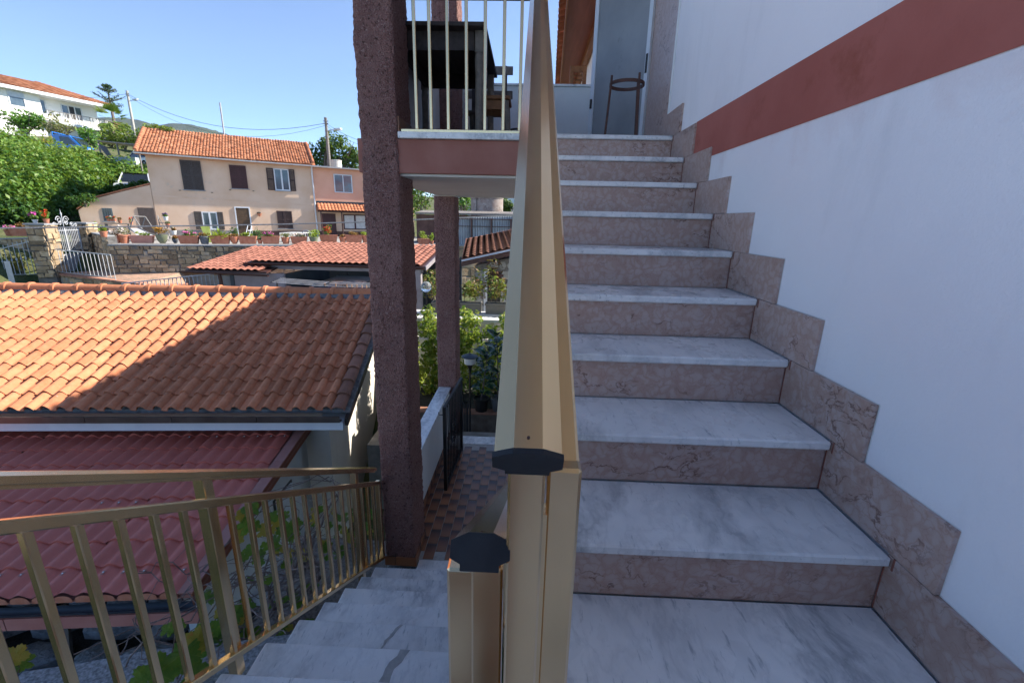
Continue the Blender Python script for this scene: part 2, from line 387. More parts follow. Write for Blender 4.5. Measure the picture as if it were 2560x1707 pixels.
# ---- house wall with painted band, marble jamb, open door
hw = thing('house_wall', 'white stucco house wall with a dark red painted band above the marble stairs', 'wall', (1.1, 1, -3.6))
put(MB().box(XW+.014, 1.30, -6, 3.425, -3.6, 3.2), 'plaster', MA['wall'], hw)
put(MB().poly([(XW+.0118, -6, .352), (XW+.0118, 2.56, .352), (XW+.0118, 2.56, .40), (XW+.0118, 2.835, .40), (XW+.0118, 2.835, .572), (XW+.0118, -6, .572)]), 'painted_band', MA['redpaint'], hw)
put(MB().box(XW+.004, 1.30, 3.427, 3.445, ZF, 3.2, .003), 'corner_bead', MA['white'], hw)
put(MB().box(XW+.006, 1.29, 3.447, 4.10, ZF, 3.2, .003), 'door_jamb', MA['pink'], hw)
put(MB().box(1.0, 1.30, 4.98, 8.75, -3.6, 3.2), 'far_wall', MA['white'], hw)
put(MB().box(1.0, 1.30, 8.752, 10.8, .95, 3.2), 'sun_block_wall', MA['white'], hw)  # added upper wall piece, keeps the sun off the outbuilding roof
put(MB().box(1.0, 1.30, 4.10, 4.98, 2.75, 3.2), 'lintel', MA['white'], hw)
put(MB().box(1.0, 1.30, 3.43, 4.98, -3.6, ZF-.04), 'lower_wall', MA['white'], hw)
put(MB().box(1.302, 7, -6, 8.75, -3.6, 3.0), 'house_block', MA['white'], hw)
MA['greypaint'] = plain('grey_painted_door', (.23, .245, .255), (.30, .315, .325), 2.2, .5, bump=.1, bscale=8, grime=((.16, .17, .175), 5, .62))
MA['bluewhite'] = plain('white_lacquered_metal', (.62, .66, .70), (.70, .73, .76), 3, .4)
dr = thing('door', 'grey metal door standing open at the top of the stairs', 'door', (.94, 4.13, ZF))
p, q = V((.925, 4.13, 0)), V((.585, 4.80, 0)); dd = (q-p).normalized(); nn = V((-dd.y, dd.x, 0))
def leaf(a, b, t0, t1, z0, z1, n, m, par=dr): return put(MB().prism([p+dd*a+nn*t0+V((0, 0, z0)), p+dd*b+nn*t0+V((0, 0, z0)), p+dd*b+nn*t1+V((0, 0, z0)), p+dd*a+nn*t1+V((0, 0, z0))], (0, 0, z1-z0)), n, m, par)
lf_ = leaf(.0, .70, -.02, .02, ZF+.01, 2.7, 'door_leaf', MA['greypaint'])
leaf(-.045, -.002, -.022, .022, ZF+.01, 2.7, 'lock_edge', MA['bluewhite'])
leaf(.702, .76, -.028, .028, ZF+.003, 2.72, 'door_frame', MA['bluewhite'])
leaf(-.034, -.012, .022, .026, ZF+.62, ZF+.76, 'lock_plate', MA['iron'])
leaf(.72, .738, .028, .042, ZF+.50, ZF+.58, 'hinge', MA['iron'])
put(MB().box(-1.3, .95, -1.9, -1.62, -3.6, .12), 'reflect_dark_wall', MA['redpaint'], hw)  # added unseen low wall, darkens what the front railing posts reflect
# ---- plant stand
ps = thing('plant_stand', 'rusty brown metal ring plant stand with three legs before the grey door', 'plant stand', (.70, 3.72, ZF))
MA['rust'] = plain('rusty_brown_metal', (.07, .035, .03), (.12, .055, .04), 25, .6, bump=.3, bscale=90)
r_ = MB(); zc = ZF+.43
r_.tube([V((.70+.125*math.cos(t), 3.72+.125*math.sin(t), zc)) for t in [i*2*PI/28 for i in range(29)]], .0045, 6)
r_.lathe([(.120, -.011), (.129, -.011), (.129, .011), (.120, .011), (.120, -.011)], (.70, 3.72, zc), 28, caps=False)
put(r_, 'ring', MA['rust'], ps, smooth=True)
for a in (math.radians(198), math.radians(-60), math.radians(40)):
    c, s_ = math.cos(a), math.sin(a)
    put(MB().tube([V((.70+.155*c, 3.72+.155*s_, ZF+.008)), V((.70+.13*c, 3.72+.13*s_, zc)), V((.70+.128*c, 3.72+.128*s_, zc+.05))], .0085, 8), 'leg', MA['rust'], ps, smooth=True)
# ---- upper terrace: slab, parapet
ba = thing('balcony', 'upper terrace slab with maroon fascia and white marble edge carried by the pillars', 'balcony', (0, 3.3, .30))
put(MB().box(-1.2, .95, 3.262, 6.2, .302, ZF-.043, .004), 'slab', MA['maroon_flat'], ba)
put(MB().box(-1.17, .95, 3.29, 6.19, .285, .3005), 'soffit', MA['soffit'], ba)
put(MB().box(-.908, -.022, 3.232, 3.40, ZF-.0415, ZF-.001, .003), 'marble_edge', MA['marble'], ba)
fl = MB().box(-1.19, -.03, 3.402, 6.19, ZF-.042, ZF-.004).box(-.018, .935, 4.602, 6.19, ZF-.042, ZF-.004)
put(fl, 'paving', plain('brown_klinker_paving', (.13, .06, .035), (.2, .09, .05), 12, .5), ba)
pa = thing('parapet_wall', 'white plastered parapet wall at the far end of the upper terrace', 'wall', (0, 6.15, ZF))
put(MB().box(-1.19, .98, 6.1, 6.22, ZF, 1.60), 'plaster', MA['white'], pa); put(MB().box(-1.2, .985, 6.08, 6.24, 1.602, 1.628, .004), 'coping', MA['marble'], pa)
put(MB().box(-1.19, -1.09, 3.64, 6.098, ZF, 1.55), 'side_parapet', MA['white'], pa)
# ---- pillars: rough cast surfaces with uneven edges
def pillar(name, label, x0, x1, y0, y1, z0, z1, step=.018, amp=.011, base=True, cap=None):
    t = thing(name, label, 'pillar', ((x0+x1)/2, (y0+y1)/2, z0), 'maroon rough-cast pillars')
    ring = []
    nx, ny = max(2, round((x1-x0)/step)), max(2, round((y1-y0)/step))
    b = .012
    for i in range(nx): ring.append((x0+(x1-x0)*i/nx, y0))
    for i in range(ny): ring.append((x1, y0+(y1-y0)*i/ny))
    for i in range(nx): ring.append((x1-(x1-x0)*i/nx, y1))
    for i in range(ny): ring.append((x0, y1-(y1-y0)*i/ny))
    zb = z0+(.095 if base else 0); nz = int((z1-zb)/step); cx, cy = (x0+x1)/2, (y0+y1)/2
    m = MB(); K = len(ring)
    for j in range(nz+1):
        z = zb+(z1-zb)*j/nz
        for (x, y) in ring:
            d = V((x-cx, y-cy, 0)); d.normalize(); pnt = V((x, y, z))
            corner = min(abs(abs(x-cx)-(x1-x0)/2)+abs(abs(y-cy)-(y1-y0)/2), 1)
            w = noise.noise(pnt*34)*amp*.7+noise.noise(pnt*9)*amp*.8+rnd.uniform(-1, 1)*amp*.45-(b*.6 if corner < .002 else 0)
            m.v.append((x+d.x*w, y+d.y*w, z))
    for j in range(nz):
        for i in range(K): m.f.append((j*K+i, j*K+(i+1) % K, (j+1)*K+(i+1) % K, (j+1)*K+i))
    m.f.append(tuple(nz*K+i for i in range(K))); m.f.append(tuple(range(K))[::-1])
    put(m, 'shaft', MA['maroon'], t, smooth=75)
    if base:
        put(MB().box(x0-.008, x0+.088, y0-.008, y0+.004, z0, z0+.092, .002), 'base_tile', MA['klinker'], t)
        put(MB().box(x0+.091, x1+.008, y0-.008, y0+.004, z0, z0+.092, .002), 'base_tile', MA['klinker'], t)
        put(MB().box(x1-.004, x1+.008, y0+.006, (y0+y1)/2-.002, z0, z0+.092, .002), 'base_tile', MA['klinker'], t)
        put(MB().box(x1-.004, x1+.008, (y0+y1)/2+.001, y1, z0, z0+.092, .002), 'base_tile', MA['klinker'], t)
        put(MB().box(x0+.006, x1-.006, y0+.006, y1-.006, z0, z0+.094), 'base_core', MA['concrete'], t)
    if cap: put(MB().box(x0-.012, x1+.012, y0-.012, y1+.012, z1, z1+cap, .003), 'capital', MA['soffit'], t)
    return t
kl = Mt('flamed_brown_klinker', .22, 0, .6)
sp = kl.n.new('ShaderNodeTexCoord'); sx = kl.n.new('ShaderNodeSeparateXYZ'); kl.l.new(sp.outputs['Generated'], sx.inputs[0])
fade = kl.math('ADD', sx.outputs[1], kl.math('MULTIPLY_ADD', kl.noise(9, 5), .5, -.25))
kc = kl.ramp(fade, [(.30, (.27, .105, .042)), (.62, (.17, .06, .026)), (.85, (.055, .022, .015))])
kl.col(kl.vary(kc, .45)); kl.rough(kl.ramp(kl.noise(6, 5), [(.3, .34), (.7, .5)])); MA['klinker'] = kl.m
PX0, PX1 = -1.178, -.915
pillar('pillar', 'tall maroon rough-cast pillar at the foot of the lower marble flight', PX0, PX1, 3.25, 3.63, ZT, 4.2)
pillar('pillar', 'maroon rough-cast pillar under the terrace slab behind the black iron gate', -1.19, -.925, 5.73, 6.05, ZT, .268, base=False, cap=.016)
pillar('pillar', 'maroon rough-cast pillar standing on the upper terrace behind the dark table', -1.165, -.865, 5.70, 6.02, ZF, 4.2, base=False)
put(MB().box(PX1+.0, PX1+.012, 3.262, 3.60, ZF, ZF+.10, .002), 'skirting_tile', MA['klinker'], [o for o in bpy.data.objects if o.name == 'pillar'][0])

# ---- lower flight
yj = lambda j: 1.34+G*j
zj = lambda j: -1.8019-RISE*j
XL = -1.1954
lfl = thing('marble_staircase', 'lower flight of white marble steps descending to the brown tiled floor', 'staircase', (-.6, 1.6, ZT))
for j in range(-5, 8):
    z = zj(j) if j > -5 else ZL
    if j == 7:
        put(MB().box(-.90, -.10, yj(6)+.004, 3.33, ZT-.028, ZT, .003), 'tread', MA['marble'], lfl); continue
    y0_ = yj(j-1)-.018 if j > -5 else -1.6
    t_ = put(MB().box(XL, -.10, y0_, yj(j), z-.028, z, .006), 'tread', MA['marble'], lfl)
    put(MB().box(XL+.02, -.10, yj(j)-.04, yj(j)-.021, z-RISE+.001, z-.0295), 'riser', MA['pink'], lfl)
# grey cement repairs where the marble has cracked
MA['cement'] = plain('grey_cement_filler', (.36, .36, .36), (.46, .46, .45), 30, .95, bump=.3, bscale=120)
for j, xc, w, L in ((1, -.52, .030, .26), (4, -.285, .016, .2), (3, -.27, .014, .21), (2, -.62, .012, .2), (5, -.36, .018, .17)):
    ya, yb = yj(j)-.004, yj(j)-L; m = MB(); A_, B_ = [], []
    for i in range(9):
        t = i/8; y = ya+(yb-ya)*t; c = xc-.10*t+rnd.uniform(-.012, .012); ww = w*(.6+.5*rnd.random())*(1 if j == 1 else (1-.6*t))
        A_.append((c-ww, y, zj(j)+.0012)); B_.append((c+ww, y, zj(j)+.0012))
    m.poly(A_+B_[::-1]); put(m, 'cement_repair', MA['cement'], lfl)
pts = []
for j in range(-5, 8): z = zj(j) if j > -5 else ZL; pts += [(XL+.03, yj(j-1)-.045 if j > -5 else -1.6, z-.031), (XL+.03, yj(j)-.045, z-.031)]
pts += [(XL+.03, 3.30, ZT-.30), (XL+.03, 2.9, ZT-.30), (XL+.03, -.2, ZL-.32), (XL+.03, -1.6, ZL-.32)]
put(MB().prism(pts, (1.06, 0, 0)), 'stair_body', MA['concrete'], lfl)

# ---- tiled lower floor
fs = put(MB().box(-1.2, 1.0, 3.332, 5.50, -3.3, ZT-.0035), 'terrace_floor', MA['cement'], kind='structure')
TW, TLn, jt = .1, .2, .004
tm = MB().box(-(TW-jt)/2, (TW-jt)/2, -(TLn-jt)/2, (TLn-jt)/2, -.012, 0, .0018).mesh('floor_tile'); tm.materials.append(MA['klinker'])
for c in range(20):
    x = -1.075+TW*(c+.5)
    for r in range(12):
        y = 3.34+TLn*(r+.5)+(TLn/2 if c % 2 else 0)
        if y+TLn/2 > 5.50 or x > .92: continue
        inst('floor_tile', tm, Matrix.Translation((x, y, ZT+rnd.uniform(-.0006, .0006))), fs)
put(MB().box(-1.0, .98, 5.503, 5.73, ZT-.06, ZT+.004, .004), 'threshold_slab', MA['marble'], kind='structure')
# low wall between the pillars
lw = thing('low_wall', 'low whitewashed wall with pale marble coping between the two maroon pillars', 'wall', (-1.09, 4.6, ZT))
put(MB().box(-1.16, -1.03, 3.632, 5.728, -3.6, -2.285), 'plaster', MA['white'], lw)
put(MB().box(-1.178, -1.012, 3.634, 5.726, -2.283, -2.25, .003), 'coping', MA['marble'], lw)
for i in range(10):
    put(MB().box(-1.028, -1.018, 3.64+.205*i, 3.64+.205*i+.202, ZT+.002, ZT+.094, .001), 'skirting_tile', MA['klinker'], lw)
# black iron gate, standing open
gt = thing('iron_gate', 'black iron gate standing open against the low white wall', 'gate', (-.84, 4.85, ZT))
ga, gb = V((-.845, 4.37, 0)), V((-.80, 5.28, 0)); gz0, gz1 = ZT+.03, -1.96
for z, n_ in ((gz0+.02, 'bottom_rail'), (gz1, 'top_rail')): put(MB().bar(ga+V((0, 0, z)), gb+V((0, 0, z)), .03, .03), n_, MA['iron'], gt)
for pnt in (ga, gb): put(MB().bar(pnt+V((0, 0, gz0)), pnt+V((0, 0, gz1+.015)), .035, .035, (0, 1, 0)), 'stile', MA['iron'], gt)
for i in range(1, 11):
    c = ga.lerp(gb, i/11); put(MB().bar(c+V((0, 0, gz0+.02)), c+V((0, 0, gz1)), .013, .013, (0, 1, 0)), 'bar', MA['iron'], gt)
put(MB().tube([ga+V((0, 0, gz1-.08)), ga+V((-.06, 0, gz1-.08)), ga+V((-.06, 0, gz1-.05))], .006, 6), 'latch', MA['iron'], gt)
def scroll(c, r, ax, turns=1.3, n=18, flip=1):
    return [V(c)+ax*(flip*r*(1-.75*i/n)*math.cos(i/n*turns*2*PI))+V((0, 0, r*(1-.75*i/n)*math.sin(i/n*turns*2*PI))) for i in range(n+1)]
gd = (gb-ga).normalized()
for zc_ in (-2.55, -2.38):
    for fl_ in (1, -1): put(MB().tube(scroll(ga.lerp(gb, .5)+gd*(.06*fl_)+V((.004, 0, zc_)), .055, gd, flip=fl_), .005, 5), 'scroll', MA['iron'], gt, smooth=True)

# ---- railings
ca, sa = math.cos(math.atan(SL)), math.sin(math.atan(SL))
HP = [(-.0143, 0), (-.034, -.009), (-.034, -.028), (-.022, -.034), (-.022, -.041), (.022, -.041), (.022, -.034), (.034, -.028), (.034, -.009), (.0143, 0)]
HPs = [(a*1.05, b*1.04+.0008) for a, b in HP]
def handrail(par, p, q, cap=True):
    h = put(MB().sweep(HP[::-1], p, q), 'handrail', MA['gold'], par)
    d = (V(q)-V(p)).normalized()
    if cap:
        put(MB().sweep(HPs[::-1], V(p)-d*.0065, V(p)-d*.0002), 'end_cap', MA['black'], h)
        u_ = V((1, 0, 0)).cross(d)
        put(MB().tube([V(p)+d*.012+u_*-.0002, V(p)+d*.012+u_*.0012], .0016, 8), 'screw', MA['rust'], h)
def panel(par, x, w, ya, yb, zt, zb, s, pitch=.112, first=None, wt=.034, wb=.026, ends=True):
    """sloping infill panel: top rail, bottom rail, upright ends, balusters; zt/zb heights of the rail centres at y=ya"""
    Zt = lambda y: zt+s*(y-ya)
    Zb = lambda y: zb+s*(y-ya)
    put(MB().bar((x, ya, Zt(ya)), (x, yb, Zt(yb)), w, wt, b=.004), 'top_rail', MA['gold'], par)
    put(MB().bar((x, ya, Zb(ya)), (x, yb, Zb(yb)), w, wb, b=.003), 'bottom_rail', MA['gold'], par)
    y = (ya+.09) if first is None else first
    while y < yb-.04:
        put(MB().box(x-.0105, x+.0105, y-.0115, y+.0115, Zb(y)+.008, Zt(y)-.012, .003), 'baluster', MA['gold'], par); y += pitch
    if ends:
        for ye in (ya, yb): put(MB().box(x-w/2-.001, x+w/2+.001, ye-.022, ye+.022, Zb(ye)-.01, Zt(ye)+.02, .004), 'end_upright', MA['gold'], par)
ur = thing('stair_railing', 'gold aluminium railing with broad handrail rising beside the upper marble flight', 'railing', (0, .45, ZL))
hz = lambda y: -.2155+SL*(y-.392)
handrail(ur, (.0065, .392, hz(.392)), (.0065, 3.27, hz(3.27)))
for y in (.462, 1.85, 3.20):
    zb_ = ZL if y < .9 else zk(math.floor((y-Y0)/G))
    put(MB().box(-.0145, .0275, y-.021, y+.021, zb_, hz(y)-.046, .003), 'post', MA['gold'], ur)
    put(MB().box(.0277, .0325, y-.012, y+.012, hz(y)-.16-.55, hz(y)-.16), 'bracket', MA['gold'], ur)
zpan = at(1292, 1090, Y=.48).z
panel(ur, .0535, .040, .50, 3.15, zpan-.012, -.91, SL)
lr = thing('stair_railing', 'short-ended gold railing with black cap beside the inner edge of the lower flight', 'railing', (-.05, .5, ZL))
lz = lambda y: -.366-SL*(y-.455)
handrail(lr, (-.0455, .455, lz(.455)), (-.0455, 3.15, lz(3.15)))
for y in (.505, 1.8, 3.1): put(MB().box(-.062, -.020, y-.021, y+.021, -1.05-SL*(y-.2)-.15, lz(y)-.05, .003), 'post', MA['gold'], lr)
zp2 = at(1058, 1316, Y=.53).z
panel(lr, -.0835, .038, .55, 3.1, zp2-.012, zp2-.75, -SL)
le = thing('stair_railing', 'gold aluminium baluster railing along the open outer edge of the lower flight', 'railing', (-1.22, 1.6, ZT))
nl = lambda y: -1.8019-SL*(y-1.34)
handrail(le, (-1.235, -.3, nl(-.3)+.925), (-1.235, 3.24, nl(3.24)+.935), cap=False)
panel(le, -1.198, .036, -.25, 3.22, nl(-.25)+.785, nl(-.25)+.038, -SL, .1115, first=.200)
for y in (.06, 1.475, 2.865):
    put(MB().box(-1.262, -1.217, y-.024, y+.024, nl(y)-.10, nl(y)+.905, .003), 'post', MA['gold'], le)
br = thing('balcony_railing', 'gold baluster railing along the marble edge of the upper terrace', 'railing', (-.45, 3.3, ZF))
put(MB().box(-.90, -.03, 3.285, 3.315, ZF+.004, ZF+.026, .003), 'bottom_rail', MA['gold'], br)
put(MB().box(-.905, -.03, 3.28, 3.32, 1.36, 1.40, .003), 'top_rail', MA['gold'], br)
handrail(br, (-.905, 3.30, 1.51), (-.02, 3.30, 1.51), cap=False)
for x in (-.79, -.69, -.572, -.446, -.322, -.197, -.085): put(MB().box(x-.0105, x+.0105, 3.289, 3.311, ZF+.024, 1.365, .003), 'baluster', MA['gold'], br)
for x in (-.88, -.04): put(MB().box(x-.02, x+.02, 3.282, 3.318, 1.395, 1.475, .003), 'post', MA['gold'], br)
# ---- furniture on the upper terrace
tb = thing('wooden_table', 'dark weathered wooden table behind the terrace balusters', 'table', (-.75, 4.15, ZF))
tt = ZF+.775
put(MB().box(-1.08, -.345, 3.57, 4.75, tt-.028, tt, .004), 'table_top', MA['wood_dark'], tb)
for a in ((-1.02, -.44, 3.66, 3.68), (-1.02, -.44, 4.64, 4.66)): put(MB().box(a[0], a[1], a[2], a[3], tt-.15, tt-.0285), 'apron', MA['wood_dark'], tb)
for x in (-1.02, -.44): put(MB().box(x, x+.02, 3.681, 4.639, tt-.15, tt-.0285), 'apron', MA['wood_dark'], tb)
for x in (-1.03, -.40):
    for y in (3.665, 4.655):
        put(MB().box(x-.03, x+.03, y-.03, y+.03, tt-.17, tt-.029, .004).lathe([(.030, 0), (.024, .02), (.033, .05), (.031, .25), (.029, .45), (.033, .56), (.028, .607)], (x, y, ZF), 12), 'leg', MA['wood_grey'], tb, smooth=30)
st = thing('wooden_stool', 'varnished wooden stool standing beside the dark table', 'stool', (-.30, 4.2, ZF))
sz = ZF+.43
put(MB().box(-.45, -.185, 4.05, 4.36, sz-.03, sz, .008), 'seat', MA['wood_warm'], st)
put(MB().box(-.43, -.205, 4.075, 4.09, sz-.10, sz-.031), 'apron', MA['wood_warm'], st)
put(MB().box(-.43, -.205, 4.32, 4.335, sz-.10, sz-.031), 'apron', MA['wood_warm'], st)
for sx_, x in ((-1, -.42), (1, -.215)):
    for sy_, y in ((-1, 4.085), (1, 4.325)): put(MB().bar((x, y, sz-.03), (x+sx_*.02, y+sy_*.02, ZF), .032, .032, (0, 1, 0), .003), 'leg', MA['wood_grey'], st)
ch = thing('wooden_chair', 'dark wooden chair tucked in behind the far side of the table', 'chair', (-.42, 4.95, ZF))
for x in (-.60, -.28):
    put(MB().bar((x, 4.93, ZF), (x, 4.99, ZF+.92), .035, .035, (0, 1, 0), .003), 'back_leg', MA['wood_dark'], ch)
    put(MB().bar((x, 4.80, ZF), (x, 4.80, ZF+.44), .035, .035, (0, 1, 0), .003), 'front_leg', MA['wood_dark'], ch)
put(MB().box(-.64, -.24, 4.775, 4.925, ZF+.44, ZF+.47, .004), 'seat', MA['wood_dark'], ch)
for z in (.62, .84): put(MB().box(-.66, -.205, 4.965, 4.99, ZF+z, ZF+z+.075, .004), 'back_slat', MA['wood_grey'], ch)
bk = thing('plastic_tub', 'blue plastic tub with a black handle on the terrace floor', 'tub', (-.15, 4.7, ZF))
put(MB().lathe([(.10, 0), (.15, .13), (.165, .135), (.165, .15), (.155, .15), (.145, .14), (.10, .02), (0, .02)], (-.15, 4.72, ZF), 20), 'bowl', plain('blue_plastic', (.01, .03, .16), (.02, .045, .2), 8, .35), bk, smooth=True)
put(MB().tube([V((-.15+.16*math.cos(t), 4.72, ZF+.14+.16*math.sin(t))) for t in [PI*i/12 for i in range(13)]], .01, 6), 'handle', MA['iron'], bk, smooth=True)
bg = thing('waste_bag', 'yellow bag lining a pale bin under the table', 'bag', (-.62, 5.1, ZF))
put(MB().lathe([(.11, 0), (.14, .22), (.13, .22)], (-.62, 5.15, ZF), 18), 'bin', MA['bluewhite'], bg, smooth=True)
m = MB().lathe([(.142, .12), (.15, .17), (.155, .225), (.15, .25), (.12, .255)], (-.62, 5.15, ZF), 22)
m.v = [(x+rnd.uniform(-.008, .008), y+rnd.uniform(-.008, .008), z+rnd.uniform(-.012, .012)) for x, y, z in m.v]
put(m, 'liner', plain('yellow_film', (.40, .27, .05), (.5, .36, .1), 9, .4), bg, smooth=True)
# ================================================================== house roof overhead
EVP = [(-6, -.06), (5.0, -.06), (6.3, .364), (11.7, .596)]
def EV(y):
    for (a, xa), (b, xb) in zip(EVP, EVP[1:]):
        if y <= b: break
    return V((xa+(xb-xa)*(y-a)/(b-a), y, 2.97))
hr = thing('house_roof', 'tiled house eave with red-brown boarded soffit overhanging the stairs', 'roof', (2, 2, 2.9))
PR = .34
for a, b in ((-6, 5.0), (5.0, 6.3), (6.3, 11.6)):
    put(MB().add([EV(a)+V((.03, 0, .0)), EV(b)+V((.03, 0, 0)), V((4.4, b, 2.97+PR*4)), V((4.4, a, 2.97+PR*4)), EV(a)+V((.03, 0, .05)), EV(b)+V((.03, 0, .05)), V((4.4, b, 3.02+PR*4)), V((4.4, a, 3.02+PR*4))],
        [(0, 1, 2, 3), (4, 7, 6, 5), (0, 4, 5, 1), (1, 5, 6, 2), (2, 6, 7, 3), (3, 7, 4, 0)]), 'roof_deck', MA['wood_red'], hr)
for a, b in ((-6, -2), (-2, 2), (2, 5.0), (5.0, 6.3), (6.3, 9), (9, 11.58)):
    put(MB().add([EV(a)+V((.05, 0, -.035)), EV(b-.004)+V((.05, 0, -.035)), V((1.32, b-.004, 2.935)), V((1.32, a, 2.935)), EV(a)+V((.05, 0, -.015)), EV(b-.004)+V((.05, 0, -.015)), V((1.32, b-.004, 2.955)), V((1.32, a, 2.955))],
        [(0, 3, 2, 1), (4, 5, 6, 7), (0, 1, 5, 4), (1, 2, 6, 5), (2, 3, 7, 6), (3, 0, 4, 7)]), 'soffit_board', MA['white'] if b < 6 else MA['wood_red'], hr)
for a, b in ((-6, 5.0), (5.0, 6.3), (6.3, 11.58)): put(MB().bar(EV(a)+V((.035, 0, -.05)), EV(b)+V((.035, 0, -.05)), .022, .13), 'fascia_board', MA['wood_warm'], hr)
put(MB().bar((.93, 4.9, 2.86), (.95, 11.5, 2.86), .09, .14), 'wall_plate', MA['wood_warm'], hr)
tmb = MB(); nseg = 7
for i in range(nseg+1):
    t = PI*i/nseg
    for (L, rr) in ((0, .098), (.42, .085)): tmb.v.append((L, -rr*math.cos(t), rr*.75*math.sin(t)))
for i in range(nseg): tmb.f.append((2*i, 2*i+2, 2*i+3, 2*i+1))
o_ = len(tmb.v)
for i in range(nseg+1): t = PI*i/nseg; tmb.v.append((0.0, -.082*math.cos(t), .082*.7*math.sin(t)))
for i in range(nseg): tmb.f.append((2*i, o_+i, o_+i+1, 2*i+2))
em = tmb.mesh('eave_tile', smooth=30); em.materials.append(MA['tile_old'])
nt = 0; y = -1.9
while y < 11.5:
    e = EV(y); M_ = Matrix.Translation(e+V((-.06, 0, .03+rnd.uniform(-.004, .004)))) @ Matrix.Rotation(-math.atan(PR), 4, 'Y') @ Matrix.Rotation(rnd.uniform(-.03, .03), 4, 'Z')
    inst('eave_tile', em, M_, hr); y += .2
# louvred shutter on the far wall
sh = thing('louvred_shutter', 'brown louvred wooden shutter standing open under the eave', 'shutter', (.86, 8.3, 1.5))
s0 = at(1312, 190, Y=8.3); s1 = at(1341, 190, Y=8.32); zt_ = at(1325, 152, Y=8.3).z
put(MB().box(s0.x-.03, s0.x+.035, 8.29, 8.33, 1.2, zt_, .004), 'stile', MA['wood_warm'], sh)
put(MB().box(s1.x-.03, s1.x+.035, 8.29, 8.33, 1.2, zt_, .004), 'stile', MA['wood_warm'], sh)
put(MB().box(s0.x+.036, s1.x-.031, 8.29, 8.33, zt_-.09, zt_, .004), 'rail', MA['wood_warm'], sh)
for i in range(9): put(MB().obox(((s0.x+s1.x)/2, 8.31, zt_-.14-.07*i), (V((1, 0, 0)), V((0, .8, .6)), V((0, -.6, .8))), ((s1.x-s0.x)/2-.034, .028, .005)), 'slat', MA['wood_warm'], sh)

# ================================================================== tiled outbuilding on the left
TC = V((-2.66, 5.82, -2.70)); tu = V((1, .09, 0)).normalized(); tv = V((-.09, 1, 0)).normalized(); TP = .392
ang = math.atan(TP); ts = (tv*math.cos(ang)+V((0, 0, math.sin(ang)))); tn = tu.cross(ts)
T3 = lambda a, b, z: TC+tu*a+tv*b+V((0, 0, z-TC.z))
RUN = 2.98
ob = thing('outbuilding', 'white plastered outbuilding with an orange tiled roof below the stairs', 'building', T3(-4, 2.5, -5.4))
prof = [(.42, -5.4), (.42, -2.86), (RUN, -1.72), (5.6, -2.76), (5.6, -5.4)]
put(MB().prism([T3(-.33, b, z) for b, z in prof], tu*-9.6), 'wall', MA['cream_wall'], ob)
MA['flash'] = plain('grey_mortar_flashing', (.12, .12, .125), (.26, .26, .26), 14, .95, bump=.7, bscale=30, bdist=.02)
rf = put(MB().prism([T3(.12, .10, -2.735), T3(.12, RUN, -1.60), T3(.12, 5.9, -2.75), T3(.12, 5.9, -2.80), T3(.12, RUN, -1.66), T3(.12, .10, -2.79)], tu*-10.4), 'roof', MA['flash'], ob)
# one interlocking tile: flat pan and roll
TWd, TEx, TLen = .2125, .318, .385
pr_ = [(0, .006), (.02, -.004), (.07, -.008), (.088, -.002), (.092, .020)]+[(.092+.116*(i/6), .020+.052*math.sin(PI*i/6)**.8) for i in range(1, 6)]+[(.210, .014), (.216, -.002)]
tm_ = MB(); K = len(pr_)
for y_, zo in ((0, .026), (TLen, .0)):
    for a, h in pr_: tm_.v.append((a, y_, h+zo))
for a, h in pr_: tm_.v.append((a, .004, h+.026-.016))
for i in range(K-1): tm_.f += [(i, i+1, K+i+1, K+i), (2*K+i, 2*K+i+1, i+1, i)]
tme = tm_.mesh('roof_tile', smooth=38); tme.materials.append(MA['tile'])
base = Matrix((tu.to_4d(), ts.to_4d(), tn.to_4d(), V((0, 0, 0, 1)))).transposed()
for r_i in range(3): base[3][r_i] = 0
base[3][3] = 1
NR = 10; cells = []
for r in range(NR):
    for c in range(50):
        a = -.10-TWd*(c+1); P = TC+tu*a+ts*(-.03+TEx*r)+tn*.004
        cells.append((P.length, P, r, c))
def seen(P):
    d = P; z = d.dot(CF); x = 1280+FPX*d.dot(CR)/z; return x > -40
vis = sorted([q for q in cells if seen(q[1]+tu*TWd)], key=lambda q: q[0]); far_ = [q for q in cells if not seen(q[1]+tu*TWd)]
def tmat(P, jit=1): return Matrix.Translation(P+tn*rnd.uniform(-.004, .006)*jit+ts*(rnd.gauss(0, .007) if rnd.random() > .04 else -.035)) @ base @ Matrix.Rotation(rnd.gauss(0, .014)*jit, 4, 'Z')
for i, (d_, P, r, c) in enumerate(vis):
    if i < 300: inst('roof_tile', tme, tmat(P), rf)
rest = MB()
for (d_, P, r, c) in vis[300:]+far_:
    M_ = tmat(P); rest.add([M_ @ V(v) for v in tm_.v], tm_.f)
put(rest, 'roof_tile_field', MA['tile'], rf, kind='stuff', smooth=38)
